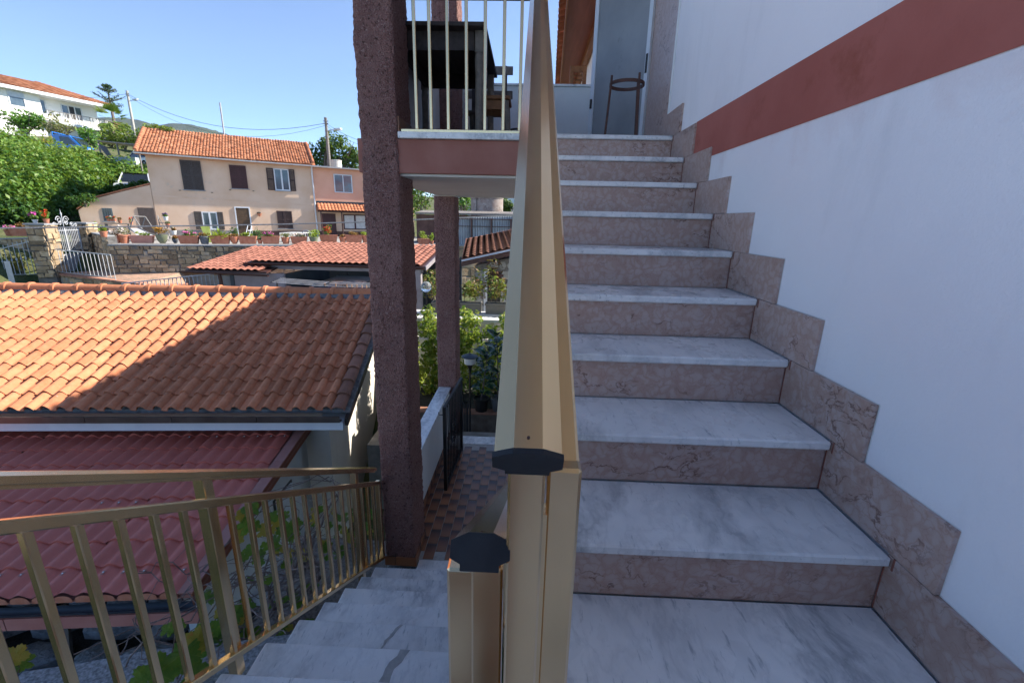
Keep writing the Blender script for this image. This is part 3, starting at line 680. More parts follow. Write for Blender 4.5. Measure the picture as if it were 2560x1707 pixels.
# cover pieces: ridge
ridge0 = TC+tv*RUN+V((0, 0, -1.50-TC.z))
rm = MB(); S_ = 8
for L, rr in ((0, .088), (.02, .112), (.075, .112), (.09, .094), (.46, .086)):
    for i in range(S_+1): t = PI*1.15*i/S_-.075*PI; rm.v.append((L, -rr*math.cos(t), rr*math.sin(t)-.005))
for j in range(4):
    for i in range(S_): rm.f.append((j*(S_+1)+i, j*(S_+1)+i+1, (j+1)*(S_+1)+i+1, (j+1)*(S_+1)+i))
rme = rm.mesh('ridge_tile', smooth=40); rme.materials.append(MA['tile'])
rb = Matrix((tu.to_4d(), tv.to_4d(), V((0, 0, 1, 0)), V((0, 0, 0, 1)))).transposed(); rb[3][0] = rb[3][1] = rb[3][2] = 0; rb[3][3] = 1
for i in range(23): inst('ridge_tile', rme, Matrix.Translation(ridge0+tu*(-.12-.44*(i+1))+V((0, 0, .035+rnd.uniform(-.006, .006)))) @ rb @ Matrix.Rotation(rnd.uniform(-.02, .02), 4, 'Z'), rf)
m = MB(); prev = None
for i in range(90):
    a = .05-.115*i; w = .14+.05*noise.noise(V((a*3, 2, 0))); q = [ridge0+tu*a+tv*(-w)+V((0, 0, -.055-.42*(w-.14)+.012*noise.noise(V((a*7, 0, 1))))), ridge0+tu*a+tv*(-.05)+V((0, 0, .055))]
    m.v += [tuple(q[0]-V((0, 0, .05))), tuple(q[0]), tuple(q[1])]
    if i: k = 3*i; m.f += [(k-3, k-2, k+1, k), (k-2, k-1, k+2, k+1)]
put(m, 'mortar_bedding', MA['flash'], rf, smooth=30)
# verge cover tiles
vm = MB()
for L, rr in ((0, .100), (.38, .088)):
    for i in range(7): t = PI*1.05*i/6-.025*PI; vm.v.append((-rr*math.cos(t), L, rr*.72*math.sin(t)+(.03 if L == 0 else 0)))
for i in range(7): t = PI*1.05*i/6-.025*PI; vm.v.append((-.086*math.cos(t), .003, .086*.68*math.sin(t)+.024))
for i in range(6): vm.f += [(i, i+1, 8+i, 7+i), (14+i, 15+i, i+1, i)]
vme = vm.mesh('verge_tile', smooth=40); vme.materials.append(MA['tile_dark'])
for r in range(11):
    if .305*r > 3.1: break
    inst('verge_tile', vme, Matrix.Translation(TC+tu*.0+ts*(-.05+.305*r)+tn*.012) @ base @ Matrix.Rotation(rnd.uniform(-.02, .02), 4, 'Z'), rf)
MA['gutter'] = plain('dark_brown_gutter', (.035, .026, .023), (.075, .058, .05), 4, .4, bump=.1)
MA['bluegrey'] = plain('pale_blue_fascia', (.50, .54, .60), (.56, .60, .65), 3, .6)
gz = -2.745
for i in range(9):
    a0 = .04-1.15*i
    put(MB().prism([T3(a0, -.115, gz), T3(a0, -.135, gz-.002), T3(a0, -.13, gz-.095), T3(a0, -.03, gz-.105), T3(a0, -.025, gz-.09), T3(a0, -.115, gz-.085)], tu*-(1.142)), 'gutter_length', MA['gutter'], rf)
put(MB().prism([T3(.06, -.075, gz-.112), T3(.06, -.075, gz-.235), T3(.06, .06, gz-.235), T3(.06, .06, gz-.112)], tu*-10.3), 'fascia', MA['bluegrey'], ob)
put(MB().prism([T3(.118, 0, -2.83), T3(.118, RUN-.05, -1.68), T3(.118, RUN-.05, -1.80), T3(.118, 0, -2.945)], tu*-.05), 'bargeboard', MA['gutter'], ob)
put(MB().prism([T3(.065, .065, -2.95), T3(.065, RUN-.05, -1.80), T3(.065, RUN-.05, -1.815), T3(.065, .065, -2.965)], tu*-.40), 'verge_soffit', MA['soffit'], ob)

# ================================================================== lower lean-to with steel tile sheets
D0 = V((-3.115, 3.37, -3.545)); du = V((1, .105, 0)).normalized(); dv = V((-.055, 1, 0)).normalized(); DPz = .155
L3 = lambda a, b, z=0: D0+du*a+dv*b+V((0, 0, DPz*b+z))
le_ = thing('lean_to', 'lean-to with a dark red steel tile-effect roof under the white fascia', 'lean-to', L3(-2, 1.4, -1.8))
MA['steel'] = plain('dark_red_coated_steel', (.46, .12, .085), (.54, .155, .115), 2.5, .46, vary=.12, spec=.35, grime=((.36, .25, .22), 30, .63))
MA['band'] = plain('salmon_verge_flashing', (.30, .13, .105), (.36, .17, .14), 5, .6, bump=.15, bscale=70)
PW, RW, NRl, ST = 1.14, .19, 6, .315
pm = MB(); NA, nst = 48, 9
for s_ in range(nst):
    for e_ in (0, 1):
        b = ST*(s_+e_)
        for i in range(NA+1):
            a = PW*i/NA; ph = (a % RW)/RW; h = .046*(.5-.5*math.cos(2*PI*ph))**.75
            pm.v.append((-a, b, h+(.020 if e_ == 0 else 0)))
row = NA+1
for s_ in range(nst):
    for i in range(NA):
        k = 2*s_*row+i; pm.f.append((k+1, k, k+row, k+row+1))
        if s_: pm.f.append((k, k+1, k+1-row, k-row))
for i in range(NA):
    k = i; o = len(pm.v)
pme = pm.mesh('roof_sheet', smooth=50); pme.materials.append(MA['steel'])
sv = (dv+V((0, 0, DPz))).normalized(); sn = du.cross(sv).normalized(); sb = Matrix((du.to_4d(), sv.to_4d(), sn.to_4d(), V((0, 0, 0, 1)))).transposed(); sb[3][0] = sb[3][1] = sb[3][2] = 0; sb[3][3] = 1
lroof = put(MB().prism([L3(0, 0, -.012), L3(0, 2.85, -.012), L3(0, 2.85, -.05), L3(0, 0, -.05)], du*-7.2), 'roof', MA['band'], le_)
for i in range(6): inst('roof_sheet', pme, Matrix.Translation(L3(-.13-i*PW*.992, -.02)+sn*(.003+.0045*(i % 2))) @ sb, lroof)
put(MB().prism([L3(0, -.03, .028), L3(0, 2.8, .028), L3(0, 2.8, -.10), L3(0, -.03, -.10)], du*-.012), 'verge_board', MA['wood_red'], le_)
for i in range(3): put(MB().prism([L3(.003, -.03+.95*i, .032), L3(.003, .915+.95*i, .032), L3(.003, .915+.95*i, .05), L3(.003, -.03+.95*i, .05)], du*-.135), 'verge_flashing', MA['band'], le_)
# screws with washers
sw = MB().box(-.016, .016, -.022, .022, 0, .004, .001).mesh('washer'); sw.materials.append(MA['band'])
sc_ = MB().lathe([(.007, .004), (.006, .010), (0, .011)], n=6).mesh('screw'); sc_.materials.append(MA['bluewhite'])
for b in (.22, 1.16, 2.42):
    for q in range(10):
        a = -.13-RW*(q+.5)-.0
        if rnd.random() < .55 or q < 3:
            P = L3(a, b)+sn*.056
            inst('washer', sw, Matrix.Translation(P) @ sb, lroof); inst('screw', sc_, Matrix.Translation(P) @ sb, lroof)
# eave: mortar-filled tile ends, gutter, pink beam
MA['orange_fill'] = plain('orange_mortar_fill', (.38, .13, .07), (.46, .19, .12), 14, .9, bump=.3, grime=((.20, .18, .15), 9, .58))
fm = MB()
for i in range(NRl*6): 
    c = -.13-RW*(i+.5); rr = [(c+.082*math.cos(PI*j/6), .004+.043*math.sin(PI*j/6)) for j in range(7)]
    pts = [L3(x, -.022, z) for x, z in rr]+[L3(c-.082, -.022, -.03), L3(c+.082, -.022, -.03)]
    put(MB().poly(pts), 'tile_end_fill', MA['orange_fill'], lroof)
MA['slate'] = plain('dark_blue_gutter', (.020, .028, .036), (.035, .045, .055), 6, .35)
for i in range(7):
    P, Q = L3(.02-.92*i, -.06, -.065), L3(.02-.92*i-.91, -.06, -.065)
    put(MB().sweep([(.05*math.cos(t), .05*math.sin(t)) for t in [PI+PI*k/8 for k in range(9)]]+[(.045*math.cos(t), .045*math.sin(t)) for t in [2*PI-PI*k/8 for k in range(9)]], P, Q), 'gutter_length', MA['slate'], le_, smooth=50)
for i in range(4): put(MB().prism([L3(.03-1.75*i, -.05, -.165), L3(.03-1.75*i, -.05, -.30), L3(.03-1.75*i, -.01, -.30), L3(.03-1.75*i, -.01, -.165)], du*-1.74), 'eave_beam', plain('pink_painted_beam', (.36, .135, .11), (.42, .18, .15), 4, .7) if i == 0 else MA.setdefault('pinkbeam', plain('pink_beam_paint', (.36, .135, .11), (.42, .18, .15), 4, .7)), le_)
put(MB().prism([L3(-.12, .25, -.04), L3(-.12, 2.9, -.04), L3(-.12, 2.9, -2.4), L3(-.12, .25, -1.9)], du*-.2), 'side_wall', MA['grey_wall'], le_)
put(MB().prism([L3(-.12, 2.6, -.04), L3(-6.5, 2.6, -.04), L3(-6.5, 2.6, -2.4), L3(-.12, 2.6, -2.4)], dv*.2), 'back_wall', MA['grey_wall'], le_)
put(MB().bar(L3(-1.35, .12, -.22), L3(-1.0, -.55, -2.0), .07, .07), 'downpipe', MA['gutter'], le_)
# louvred vent on the side wall
lv = thing('louvred_vent', 'white louvred shutter on the grey side wall of the lean-to', 'shutter', L3(-.1, 2.05, -.9))
vb = lambda b, z, t: L3(-.118+t, b, 0)+V((0, 0, z-DPz*b))
def vbox(b0, b1, z0, z1, t0, t1): return MB().prism([vb(b0, z0, t0), vb(b1, z0, t0), vb(b1, z1, t0), vb(b0, z1, t0)], du*(t1-t0))
put(vbox(1.70, 2.23, -.64, -.17, -.004, .010), 'backing', MA['iron'], lv)
put(vbox(1.74, 1.79, -.62, -.20, .0, .035), 'frame', MA['bluewhite'], lv); put(vbox(2.14, 2.19, -.62, -.20, .0, .035), 'frame', MA['bluewhite'], lv)
put(vbox(1.792, 2.138, -.24, -.20, .0, .034), 'frame', MA['bluewhite'], lv)
for i in range(8): put(vbox(1.792, 2.138, -.61+.046*i, -.578+.046*i, .002, .028), 'slat', MA['bluewhite'], lv)

# ================================================================== courtyard under the stairs
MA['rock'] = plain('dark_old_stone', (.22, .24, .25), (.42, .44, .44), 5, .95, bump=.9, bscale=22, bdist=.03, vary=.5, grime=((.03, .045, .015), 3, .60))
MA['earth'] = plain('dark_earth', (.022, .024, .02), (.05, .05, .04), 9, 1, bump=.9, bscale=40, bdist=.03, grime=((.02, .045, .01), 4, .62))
gy = thing('stone_bank', 'dark rough stone bank in the shade under the lean-to', 'wall', (-4.5, 3, -5.2))
def bank(x, y): return -4.42-.14*(y-2.5)+.04*(x+4)
m = MB(); nx, ny = 22, 22
for j in range(ny+1):
    for i in range(nx+1):
        x, y = -8.5+7.2*i/nx, .6+5.2*j/ny; m.v.append((x, y, bank(x, y)-.05+.04*noise.noise(V((x*3, y*3, 0)))))
for j in range(ny):
    for i in range(nx): k = j*(nx+1)+i; m.f.append((k, k+1, k+nx+2, k+nx+1))
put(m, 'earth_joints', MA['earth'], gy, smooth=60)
rr_ = random.Random(3); y = .8
while y < 5.3:
    x = -7.6+rr_.uniform(0, .4); hrow = rr_.uniform(.34, .5)
    while x < -1.75:
        w = rr_.uniform(.4, .85); nn_ = rr_.randint(6, 8); c = V((x+w/2, y+hrow/2, 0)); pts = []
        for i in range(nn_):
            t = 2*PI*i/nn_+rr_.uniform(-.2, .2); px, py = c.x+w*.46*math.cos(t)*rr_.uniform(.85, 1.08), c.y+hrow*.46*math.sin(t)*rr_.uniform(.85, 1.1)
            pts.append((px, py, bank(px, py)-.08))
        tz = rr_.uniform(.02, .07); s_ = MB().prism(pts, (0, 0, .08+tz)); 
        # pillow the top
        top = [V(p) for p in s_.v[nn_:]]; cc = sum(top, V())/nn_; b0 = len(s_.v)
        s_.v += [tuple(p.lerp(cc, .22)+V((0, 0, .022))) for p in top]; s_.f.pop(1)
        s_.f += [(nn_+i, nn_+(i+1) % nn_, b0+(i+1) % nn_, b0+i) for i in range(nn_)]+[tuple(b0+i for i in range(nn_))]
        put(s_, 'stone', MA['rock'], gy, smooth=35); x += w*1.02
    y += hrow
cl = thing('concrete_ledge', 'speckled concrete ledge beside the outer edge of the lower flight', 'ledge', (-1.9, 1.6, -3))
zl_ = -2.62
E_ = [at(60, 1560, Z=zl_), at(187, 1541, Z=zl_), at(337, 1512, Z=zl_), at(588, 1484, Z=zl_), at(690, 1470, Z=zl_)]
put(MB().prism(E_+[V((XL-.02, E_[-1].y, zl_)), V((XL-.02, .5, zl_)), V((E_[0].x, .5, zl_))], (0, 0, -2.2)), 'ledge_body', MA['concrete'], cl)
put(MB().prism([e+V((0, .0, .0)) for e in E_]+[e+V((.02, -.20, 0)) for e in E_[::-1]], (0, 0, .06)), 'kerb', MA['concrete'], cl)
# gravelly soil strip by the pillar
put(MB().box(-2.1, -1.2, 2.45, 3.7, -3.5, -3.12), 'soil_bed', plain('gravelly_soil', (.10, .085, .07), (.22, .19, .16), 45, 1, bump=1, bscale=60, bdist=.02), kind='structure')

# ================================================================== grape vine
def grape_leaf_mesh(name, mat, R=1.0, teeth=True):
    pts = []; N = 40
    for i in range(N):
        t = -PI+2*PI*i/N
        lob = .62+.30*abs(math.cos(2.5*t*.98))**.8+(.08 if i % 2 else -.03)
        if abs(t) > 2.75: lob *= .35+.65*(PI-abs(t))/.39
        pts.append((lob*math.cos(t)*R+.12, lob*math.sin(t)*R*.95, -.18*(lob**2)*(abs(math.sin(t)))+.06*math.cos(5*t)))
    m = MB(); m.v = [(0.0, 0, 0.03)]+pts; m.f = [(0, 1+i, 1+(i+1) % N) for i in range(N)]
    me = m.mesh(name, smooth=80); me.materials.append(mat); return me
def vein_leaf(name, a, b, tip):
    m = Mt(name, .5); sx = m.n.new('ShaderNodeSeparateXYZ'); m.l.new(m.raw, sx.inputs[0])
    an = m.math('ARCTAN2', sx.outputs[1], sx.outputs[0]); v = m.ramp(m.math('ABSOLUTE', m.math('SINE', m.math('MULTIPLY', an, 2.5))), [(0, 1.0), (.06, 0.0)])
    c = m.mix(m.ramp(m.noise(2.2, 5), [(.35, 0.0), (.7, 1.0)]), a, b); c = m.mix(m.ramp(m.noise(3, 4), [(.55, 0.0), (.75, .8)]), c, tip)
    c = m.mix(m.math('MULTIPLY', v, .55), c, (.30, .36, .10)); c = m.vary(c, .3); m.col(c)
    tr = m.n.new('ShaderNodeBsdfTranslucent'); m.l.new(c, tr.inputs[0]); mx = m.n.new('ShaderNodeMixShader'); mx.inputs[0].default_value = .35
    m.l.new(m.b.outputs[0], mx.inputs[1]); m.l.new(tr.outputs[0], mx.inputs[2]); m.l.new(mx.outputs[0], m.n['Material Output'].inputs[0])
    m.bump(m.noise(6, 5), .4, .02); return m.m
MA['vleaf'] = vein_leaf('vine_leaf_green', (.075, .17, .02), (.13, .24, .03), (.20, .26, .03)); MA['vleaf_y'] = vein_leaf('vine_leaf_yellow', (.30, .30, .04), (.40, .30, .05), (.45, .20, .05))
MA['bark'] = plain('vine_bark', (.12, .09, .08), (.24, .19, .17), 22, .95, bump=.8, bscale=60)
gl, gy_ = grape_leaf_mesh('leaf', MA['vleaf']), grape_leaf_mesh('leaf', MA['vleaf_y'])
vn = thing('grape_vine', 'leafy grape vine twisting up behind the outer stair railing', 'vine', (-1.7, 2.7, -3.1))
vr = random.Random(21)
def stem(a, b, r, sag=.12, n=9, par=vn):
    a, b = V(a), V(b); pts = []
    off = V((vr.uniform(-1, 1), vr.uniform(-1, 1), vr.uniform(-.6, 1)))*sag
    for i in range(n): t = i/(n-1); pts.append(a.lerp(b, t)+off*math.sin(PI*t)+V((vr.uniform(-1, 1), vr.uniform(-1, 1), vr.uniform(-1, 1)))*sag*.18*(0 < i < n-1))
    put(MB().tube(pts, [r*(1-.45*i/(n-1)) for i in range(n)], 6), 'stem', MA['bark'], par, smooth=True); return pts
tips = []
for i in range(5): tips.append(stem((-1.65+vr.uniform(-.2, .2), 2.9+vr.uniform(-.2, .3), -3.12), (-1.55+vr.uniform(-.3, .1), 2.6+vr.uniform(-.4, .5), -2.35+vr.uniform(-.2, .3)), vr.uniform(.010, .018), .16))
for i in range(80):
    b0 = vr.choice(tips)[vr.randint(3, 8)] if tips else V((-1.6, 2.8, -2.6))
    e = V((-1.75+vr.uniform(-.7, .40), 2.55+vr.uniform(-.95, .75), -2.55+vr.uniform(-.5, .42)))
    pp = stem(b0, e, vr.uniform(.0025, .006), .22)
    if i < 9: tips.append(pp)
def put_leaf(P, size, face=None, me=None, par=vn, roll=None):
    f = (face or V((vr.uniform(.2, 1), vr.uniform(-1, -.2), vr.uniform(.1, .9)))).normalized(); q = f.to_track_quat('Z', 'Y').to_matrix().to_4x4()
    return inst('leaf', me or (gl if vr.random() < .75 else gy_), Matrix.Translation(P) @ q @ Matrix.Rotation(roll if roll is not None else vr.uniform(0, 6.28), 4, 'Z') @ Matrix.Diagonal((size,)*3).to_4x4(), par)
for i in range(120):
    px, py = vr.uniform(545, 862), vr.uniform(1165, 1275) if vr.random() < .62 else vr.uniform(1275, 1520)
    if px < 640 and py > 1290 and vr.random() < .5: continue
    put_leaf(at(px, py, X=-1.55-vr.uniform(0, .45)), vr.uniform(.028, .062))
for i in range(34): put_leaf(at(vr.uniform(455, 590), vr.uniform(1370, 1540), X=-1.75-vr.uniform(0, .3)), vr.uniform(.03, .07), me=gl)
v2 = thing('grape_vine', 'young vine shoots with large bright leaves poking through the balusters over the concrete ledge', 'vine', at(400, 1560, X=-1.42))
for px, py, sz, me, rl in ((360, 1545, .075, gl, .4), (335, 1560, .055, gl, 2), (452, 1475, .062, gy_, 1.2), (470, 1452, .05, gl, 3), (425, 1500, .07, gl, 4.4), (408, 1440, .035, gl, 2.2), (385, 1448, .03, gl, 1), (440, 1545, .06, gl, 0), (395, 1520, .045, gl, 5), (505, 1410, .03, gy_, 1), (520, 1380, .028, gl, .3), (510, 1330, .02, gy_, 2.4), (30, 1512, .034, gy_, .9), (58, 1520, .028, gl, 2.9), (14, 1545, .03, gl, 4)):
    put_leaf(at(px, py, X=-1.36), sz, V((.5, -.75, .45)), me, v2, rl)
for a, b in (((395, 1600), (405, 1440)), ((405, 1560), (520, 1340)), ((400, 1590), (455, 1480)), ((20, 1600), (28, 1515)), ((370, 1600), (360, 1540)), ((520, 1420), (560, 1310))):
    stem(at(*a, X=-1.37), at(*b, X=-1.38), .004, .03, par=v2)
# ================================================================== terrain
HP0, HD = V((-21.87, 26, 0)), V((10.3, 6.1, 0)).normalized(); HN = V((HD.y, -HD.x, 0))      # HN points out of the long house towards the stairs
def su(x, y): d = V((x, y, 0))-HP0; return -d.dot(HN), d.dot(HD)
sm = lambda a, b, x: (lambda t: t*t*(3-2*t))(max(0, min(1, (x-a)/(b-a))))
def gh(x, y):
    s, u = su(x, y)
    z = -5.6+1.75*sm(6.5, 10.2, y)
    k = sm(-5.5, -3.4, u); k2 = sm(-.6, .4, u); s0 = -1.5*(1-k)+2.6*k+3.9*k2
    e = max(0, s-s0); hill = .40*min(e, 12)+.16*min(max(0, e-12), 34)
    hill *= (1-.45*sm(2, 22, u))
    up = sm(20.5, 22.5, y-.30*(x+14)) if x > -30 else 1
    if x < -19: up = max(up, sm(-20.6, -22.5, x))
    zt = -1.42+min(hill, 60)
    return z*(1-up)+zt*up if y > 12 else z
def grid(xs, ys, f):
    m = MB(); nx = len(xs)
    for y in ys:
        for x in xs: m.v.append((x, y, f(x, y)))
    for j in range(len(ys)-1):
        for i in range(nx-1): k = j*nx+i; m.f.append((k, k+1, k+nx+1, k+nx))
    return m
MA['palebounce'] = plain('pale_bounce_ground', (.58, .55, .50), (.68, .65, .60), 5, .95, bump=.3, bscale=30)
put(MB().box(-60, -10.2, -45, 4.6, -7, -5.42), 'bounce_yard', MA['palebounce'], kind='structure')  # added unseen pale ground, bounces sunlight into the shaded stairs and wall
put(MB().box(-10.19, 25, -45, -7.5, -7, -5.42), 'unseen_rear_ground', plain('dark_rear_ground', (.04, .04, .042), (.065, .065, .066), 20, .95), kind='structure')  # added unseen ground behind the camera, kept dark for the railing reflections
xs = [-4000, -1500, -600, -250, -140]+[-100+2.0*i for i in range(71)]+[60, 120, 300, 900, 3000]
ys = [-2000, -400, -100, -30, -10]+[-4+1.0*i for i in range(15)]+[11+1.5*i for i in range(50)]+[100, 140, 220, 400, 900, 1500]
MA['grass'] = plain('rough_grass_ground', (.05, .075, .02), (.12, .12, .05), 1.1, 1, bump=.7, bscale=9, bdist=.1, grime=((.16, .125, .08), .5, .56))
put(grid(xs, ys, gh), 'ground', MA['grass'], kind='structure', smooth=60, org=(0, 0, 0))
# wooded mountain
pk = [(60, 300), (140, 282), (210, 268), (280, 271), (318, 276), (360, 288), (395, 283), (440, 287), (480, 296), (520, 308), (580, 335), (660, 365), (760, 398), (850, 425), (1000, 455), (1150, 480)]
m = MB(); NXm, NYm = 150, 26
for j in range(NYm+1):
    t = j/NYm
    for i in range(NXm+1):
        px = 60+(1150-60)*i/NXm
        for a, b in zip(pk, pk[1:]):
            if a[0] <= px <= b[0]: py = a[1]+(b[1]-a[1])*(px-a[0])/(b[0]-a[0])
        top = at(px, py, Y=2600); P = V((top.x*(1-.45*t), 2600-1350*t, top.z*(1-t)**1.15-25*t))
        P.z += (26*noise.noise(V((P.x*.004, P.y*.005, 1)))+9*noise.noise(V((P.x*.016, P.y*.02, 4))))*(1 if 0 < t < 1 else .25)+5*noise.noise(V((P.x*.06, P.y*.05, 9)))
        m.v.append(tuple(P))
for j in range(NYm):
    for i in range(NXm): k = j*(NXm+1)+i; m.f.append((k, k+1, k+NXm+2, k+NXm+1))
put(m, 'mountain', plain('wooded_mountainside', (.018, .032, .016), (.055, .075, .03), .012, 1, detail=12, bump=.6, bscale=.05, bdist=9), kind='structure', smooth=60, org=(0, 0, 0))

# ================================================================== garden beyond the tiled floor
MA['gravel'] = plain('garden_concrete', (.16, .15, .13), (.27, .25, .22), 4, .95, bump=.4, bscale=40)
put(MB().box(-2.75, 6, 7.0, 11.5, -5.2, -3.9), 'garden_path', MA['gravel'], kind='structure')
put(MB().box(-12.5, 9, 11.55, 20, -5.2, -3.62), 'yard', MA['gravel'], kind='structure')
sg = thing('garden_steps', 'plain concrete steps dropping from the marble threshold to the garden', 'steps', (-.4, 6.3, -3.9))
for i in range(5): put(MB().box(-1.0, .98, 5.732+.26*i, 5.732+.26*(i+1)-.002, -4.6, ZT-.06-.17*i, .004), 'step', MA['gravel'], sg)
MA['bed'] = plain('brown_rendered_bed_wall', (.11, .085, .065), (.19, .155, .125), 5, .95, bump=.5, bscale=50)
bw = thing('bed_wall', 'low brown rendered wall edging the planting bed under the hedge', 'wall', (-.6, 7.6, -3.9))
put(MB().box(-2.55, 2.5, 7.5, 7.66, -3.9, -3.47), 'render', MA['bed'], bw); put(MB().box(-2.57, 2.52, 7.48, 7.68, -3.468, -3.43, .004), 'coping', plain('terracotta_coping', (.27, .13, .08), (.35, .18, .12), 8, .8), bw)
put(MB().box(-2.55, 2.5, 7.662, 9.55, -3.9, -3.50), 'planting_bed', MA['earth'], kind='structure')
MA['hedge'] = leafmat('variegated_hedge_leaf', [(.08, .18, .02), (.14, .26, .03), (.38, .40, .05), (.18, .29, .04), (.48, .46, .09), (.12, .22, .03)], .45)
hg = thing('hedge', 'yellow and green variegated hedge behind the garden lamp', 'hedge', (-1, 8.7, -3.5))
Pp = []; Oo = []
for i in range(14):
    x = -2.35+.28*i; top = -1.95+.16*math.sin(i*1.9)-(.45 if i < 1 else 0)
    for lev in range(5):
        c = (x+rnd.uniform(-.12, .12), 8.72+rnd.uniform(-.2, .15), -3.3+(top+3.3)*lev/4.2); P_, e_ = blob(c, (.27, .36, .27), 190, .5, 5, .55); Pp.append(P_); Oo.append(e_)
leaves('foliage', np.concatenate(Pp), .085, MA['hedge'], hg, up=.5, asp=.55, out=np.concatenate(Oo))
for i in range(9): x = -2.3+.38*i; put(MB().tube([(x, 8.75, -3.52), (x+.05, 8.72, -2.9), (x-.04, 8.8, -2.2)], [.02, .014, .006], 5), 'stem', MA['bark'], hg)
# potted rubber plants
fi = Mt('rubber_plant_leaf', .25, 0, .6); sp_ = fi.n.new('ShaderNodeSeparateXYZ'); fi.l.new(fi.raw, sp_.inputs[0])
ed = fi.ramp(fi.math('ADD', fi.math('ABSOLUTE', sp_.outputs[1]), fi.math('MULTIPLY', fi.noise(5, 4), .25)), [(.26, (.014, .05, .022)), (.36, (.03, .08, .03)), (.42, (.30, .34, .17))]); fi.col(fi.vary(ed, .4))
MA['ficus'] = fi.m
fm_ = MB(); N = 12
for i in range(N+1):
    t = i/N; w = .31*math.sin(PI*t)**.62*(1.08-.3*t); z = .12*math.sin(PI*t)-.22*t*t
    fm_.v += [(t, -w, z+.09), (t, 0, z), (t, w, z+.09)]
for i in range(N): k = 3*i; fm_.f += [(k, k+1, k+4, k+3), (k+1, k+2, k+5, k+4)]
fme = fm_.mesh('leaf', smooth=80); fme.materials.append(MA['ficus'])
def rubber(label, x, y, z, h, n, lean, potc):
    t = thing('rubber_plant', label, 'potted plant', (x, y, z))
    put(MB().lathe([(.11, 0), (.145, .22), (.155, .22), (.155, .25), (.135, .25), (.13, .21), (0, .21)], (x, y, z), 18), 'pot', potc, t, smooth=30)
    put(MB().tube([(x, y, z+.2), (x+lean*.4, y, z+h*.5), (x+lean, y, z+h)], [.016, .012, .006], 6), 'stem', MA['bark'], t, smooth=True)
    for i in range(n):
        u = .12+.88*i/n; P = V((x+lean*u, y, z+.25+(h-.25)*u)); a = i*2.4; el = .75-.9*(1-u)+rnd.uniform(-.2, .2); L = rnd.uniform(.17, .25)
        d = V((math.cos(a)*math.cos(el), math.sin(a)*math.cos(el)-.25, math.sin(el))).normalized(); nrm = V((0, -.35, 1)); s_ = nrm.cross(d).normalized(); nz = d.cross(s_)
        M_ = Matrix((d.to_4d(), s_.to_4d(), nz.to_4d(), V((0, 0, 0, 1)))).transposed(); M_[3][0] = M_[3][1] = M_[3][2] = 0; M_[3][3] = 1
        inst('leaf', fme, Matrix.Translation(P+d*.05) @ M_ @ Matrix.Diagonal((L, L, L)).to_4x4(), t)
    return t
MA['potblack'] = plain('black_plastic_pot', (.012, .012, .012), (.02, .02, .02), 9, .5); MA['potgrey'] = plain('grey_plastic_pot', (.10, .10, .10), (.14, .14, .14), 9, .5)
rubber('variegated rubber plant in a black pot on the bed wall beside the lamp', -.78, 7.62, -3.43, 1.15, 26, .12, MA['potblack'])
rubber('tall variegated rubber plant in a grey pot on the bed wall', -.46, 7.66, -3.43, 1.45, 24, -.05, MA['potgrey'])
# garden lamp
gp = thing('garden_lamp', 'black garden lamp post with a flat dark hat over a white shade', 'lamp', (-.955, 7.35, -3.9))
MA['opal'] = plain('opal_lampshade', (.60, .57, .50), (.66, .63, .56), 5, .35)
lzz = -2.26
put(MB().lathe([(.045, 0), (.045, .04), (.018, .06), (.016, 1.25), (.02, 1.35), (.055, 1.45)], (-.955, 7.35, -3.9), 14), 'post', MA['iron'], gp, smooth=35)
put(MB().lathe([(.065, -.19), (.10, -.17), (.108, -.06)], (-.955, 7.35, lzz), 20), 'shade', MA['opal'], gp, smooth=True)
put(MB().lathe([(.108, -.06), (.148, -.052), (.15, -.04), (.10, -.015), (.03, 0), (.02, .012), (0, .014)], (-.955, 7.35, lzz), 24), 'hat', plain('blue_black_hat', (.018, .028, .04), (.03, .042, .055), 9, .4), gp, smooth=35)
# iron handrail at the garden steps
ir = thing('iron_railing', 'small black iron railing beside the garden steps', 'railing', (-1.05, 6.6, -3.9))
ra, rb_ = V((-1.06, 5.85, -2.45)), V((-.96, 7.05, -3.05))
put(MB().bar(ra, rb_, .03, .03), 'top_rail', MA['iron'], ir); put(MB().bar(ra-V((0, 0, .75)), rb_-V((0, 0, .75)), .02, .02), 'bottom_rail', MA['iron'], ir)
for i in range(11): c = ra.lerp(rb_, i/10); put(MB().bar(c, c-V((0, 0, .8 if i not in (0, 10) else .9)), .016 if i not in (0, 10) else .03, .016, (0, 1, 0)), 'bar', MA['iron'], ir)
# white balustrade and trough planters
MA['cast'] = plain('white_cast_stone', (.62, .60, .57), (.74, .72, .69), 6, .85, bump=.3, bscale=50, grime=((.35, .33, .30), 5, .6))
wb_ = thing('balustrade', 'white cast stone balustrade with vase balusters behind the hedge', 'balustrade', (-1, 9.8, -3.5))
put(MB().box(-2.9, 3, 9.70, 9.98, -3.9, -2.66, .01), 'plinth', MA['cast'], wb_); put(MB().box(-2.9, 3, 9.68, 10.0, -2.24, -2.16, .01), 'coping', MA['cast'], wb_)
bp = [(.05, 0), (.05, .03), (.03, .05), (.045, .09), (.062, .15), (.058, .21), (.034, .29), (.028, .33), (.045, .36), (.05, .385), (.05, .418)]
for i in range(20): put(MB().lathe(bp, (-2.8+.29*i, 9.84, -2.66), 12), 'baluster', MA['cast'], wb_, smooth=40)
put(MB().box(-2.9, 3.2, 10.2, 10.6, -3.9, -2.16), 'raised_bed_wall', MA['cast'], wb_)
MA['trough'] = plain('taupe_plastic_trough', (.16, .145, .12), (.20, .18, .15), 5, .55)
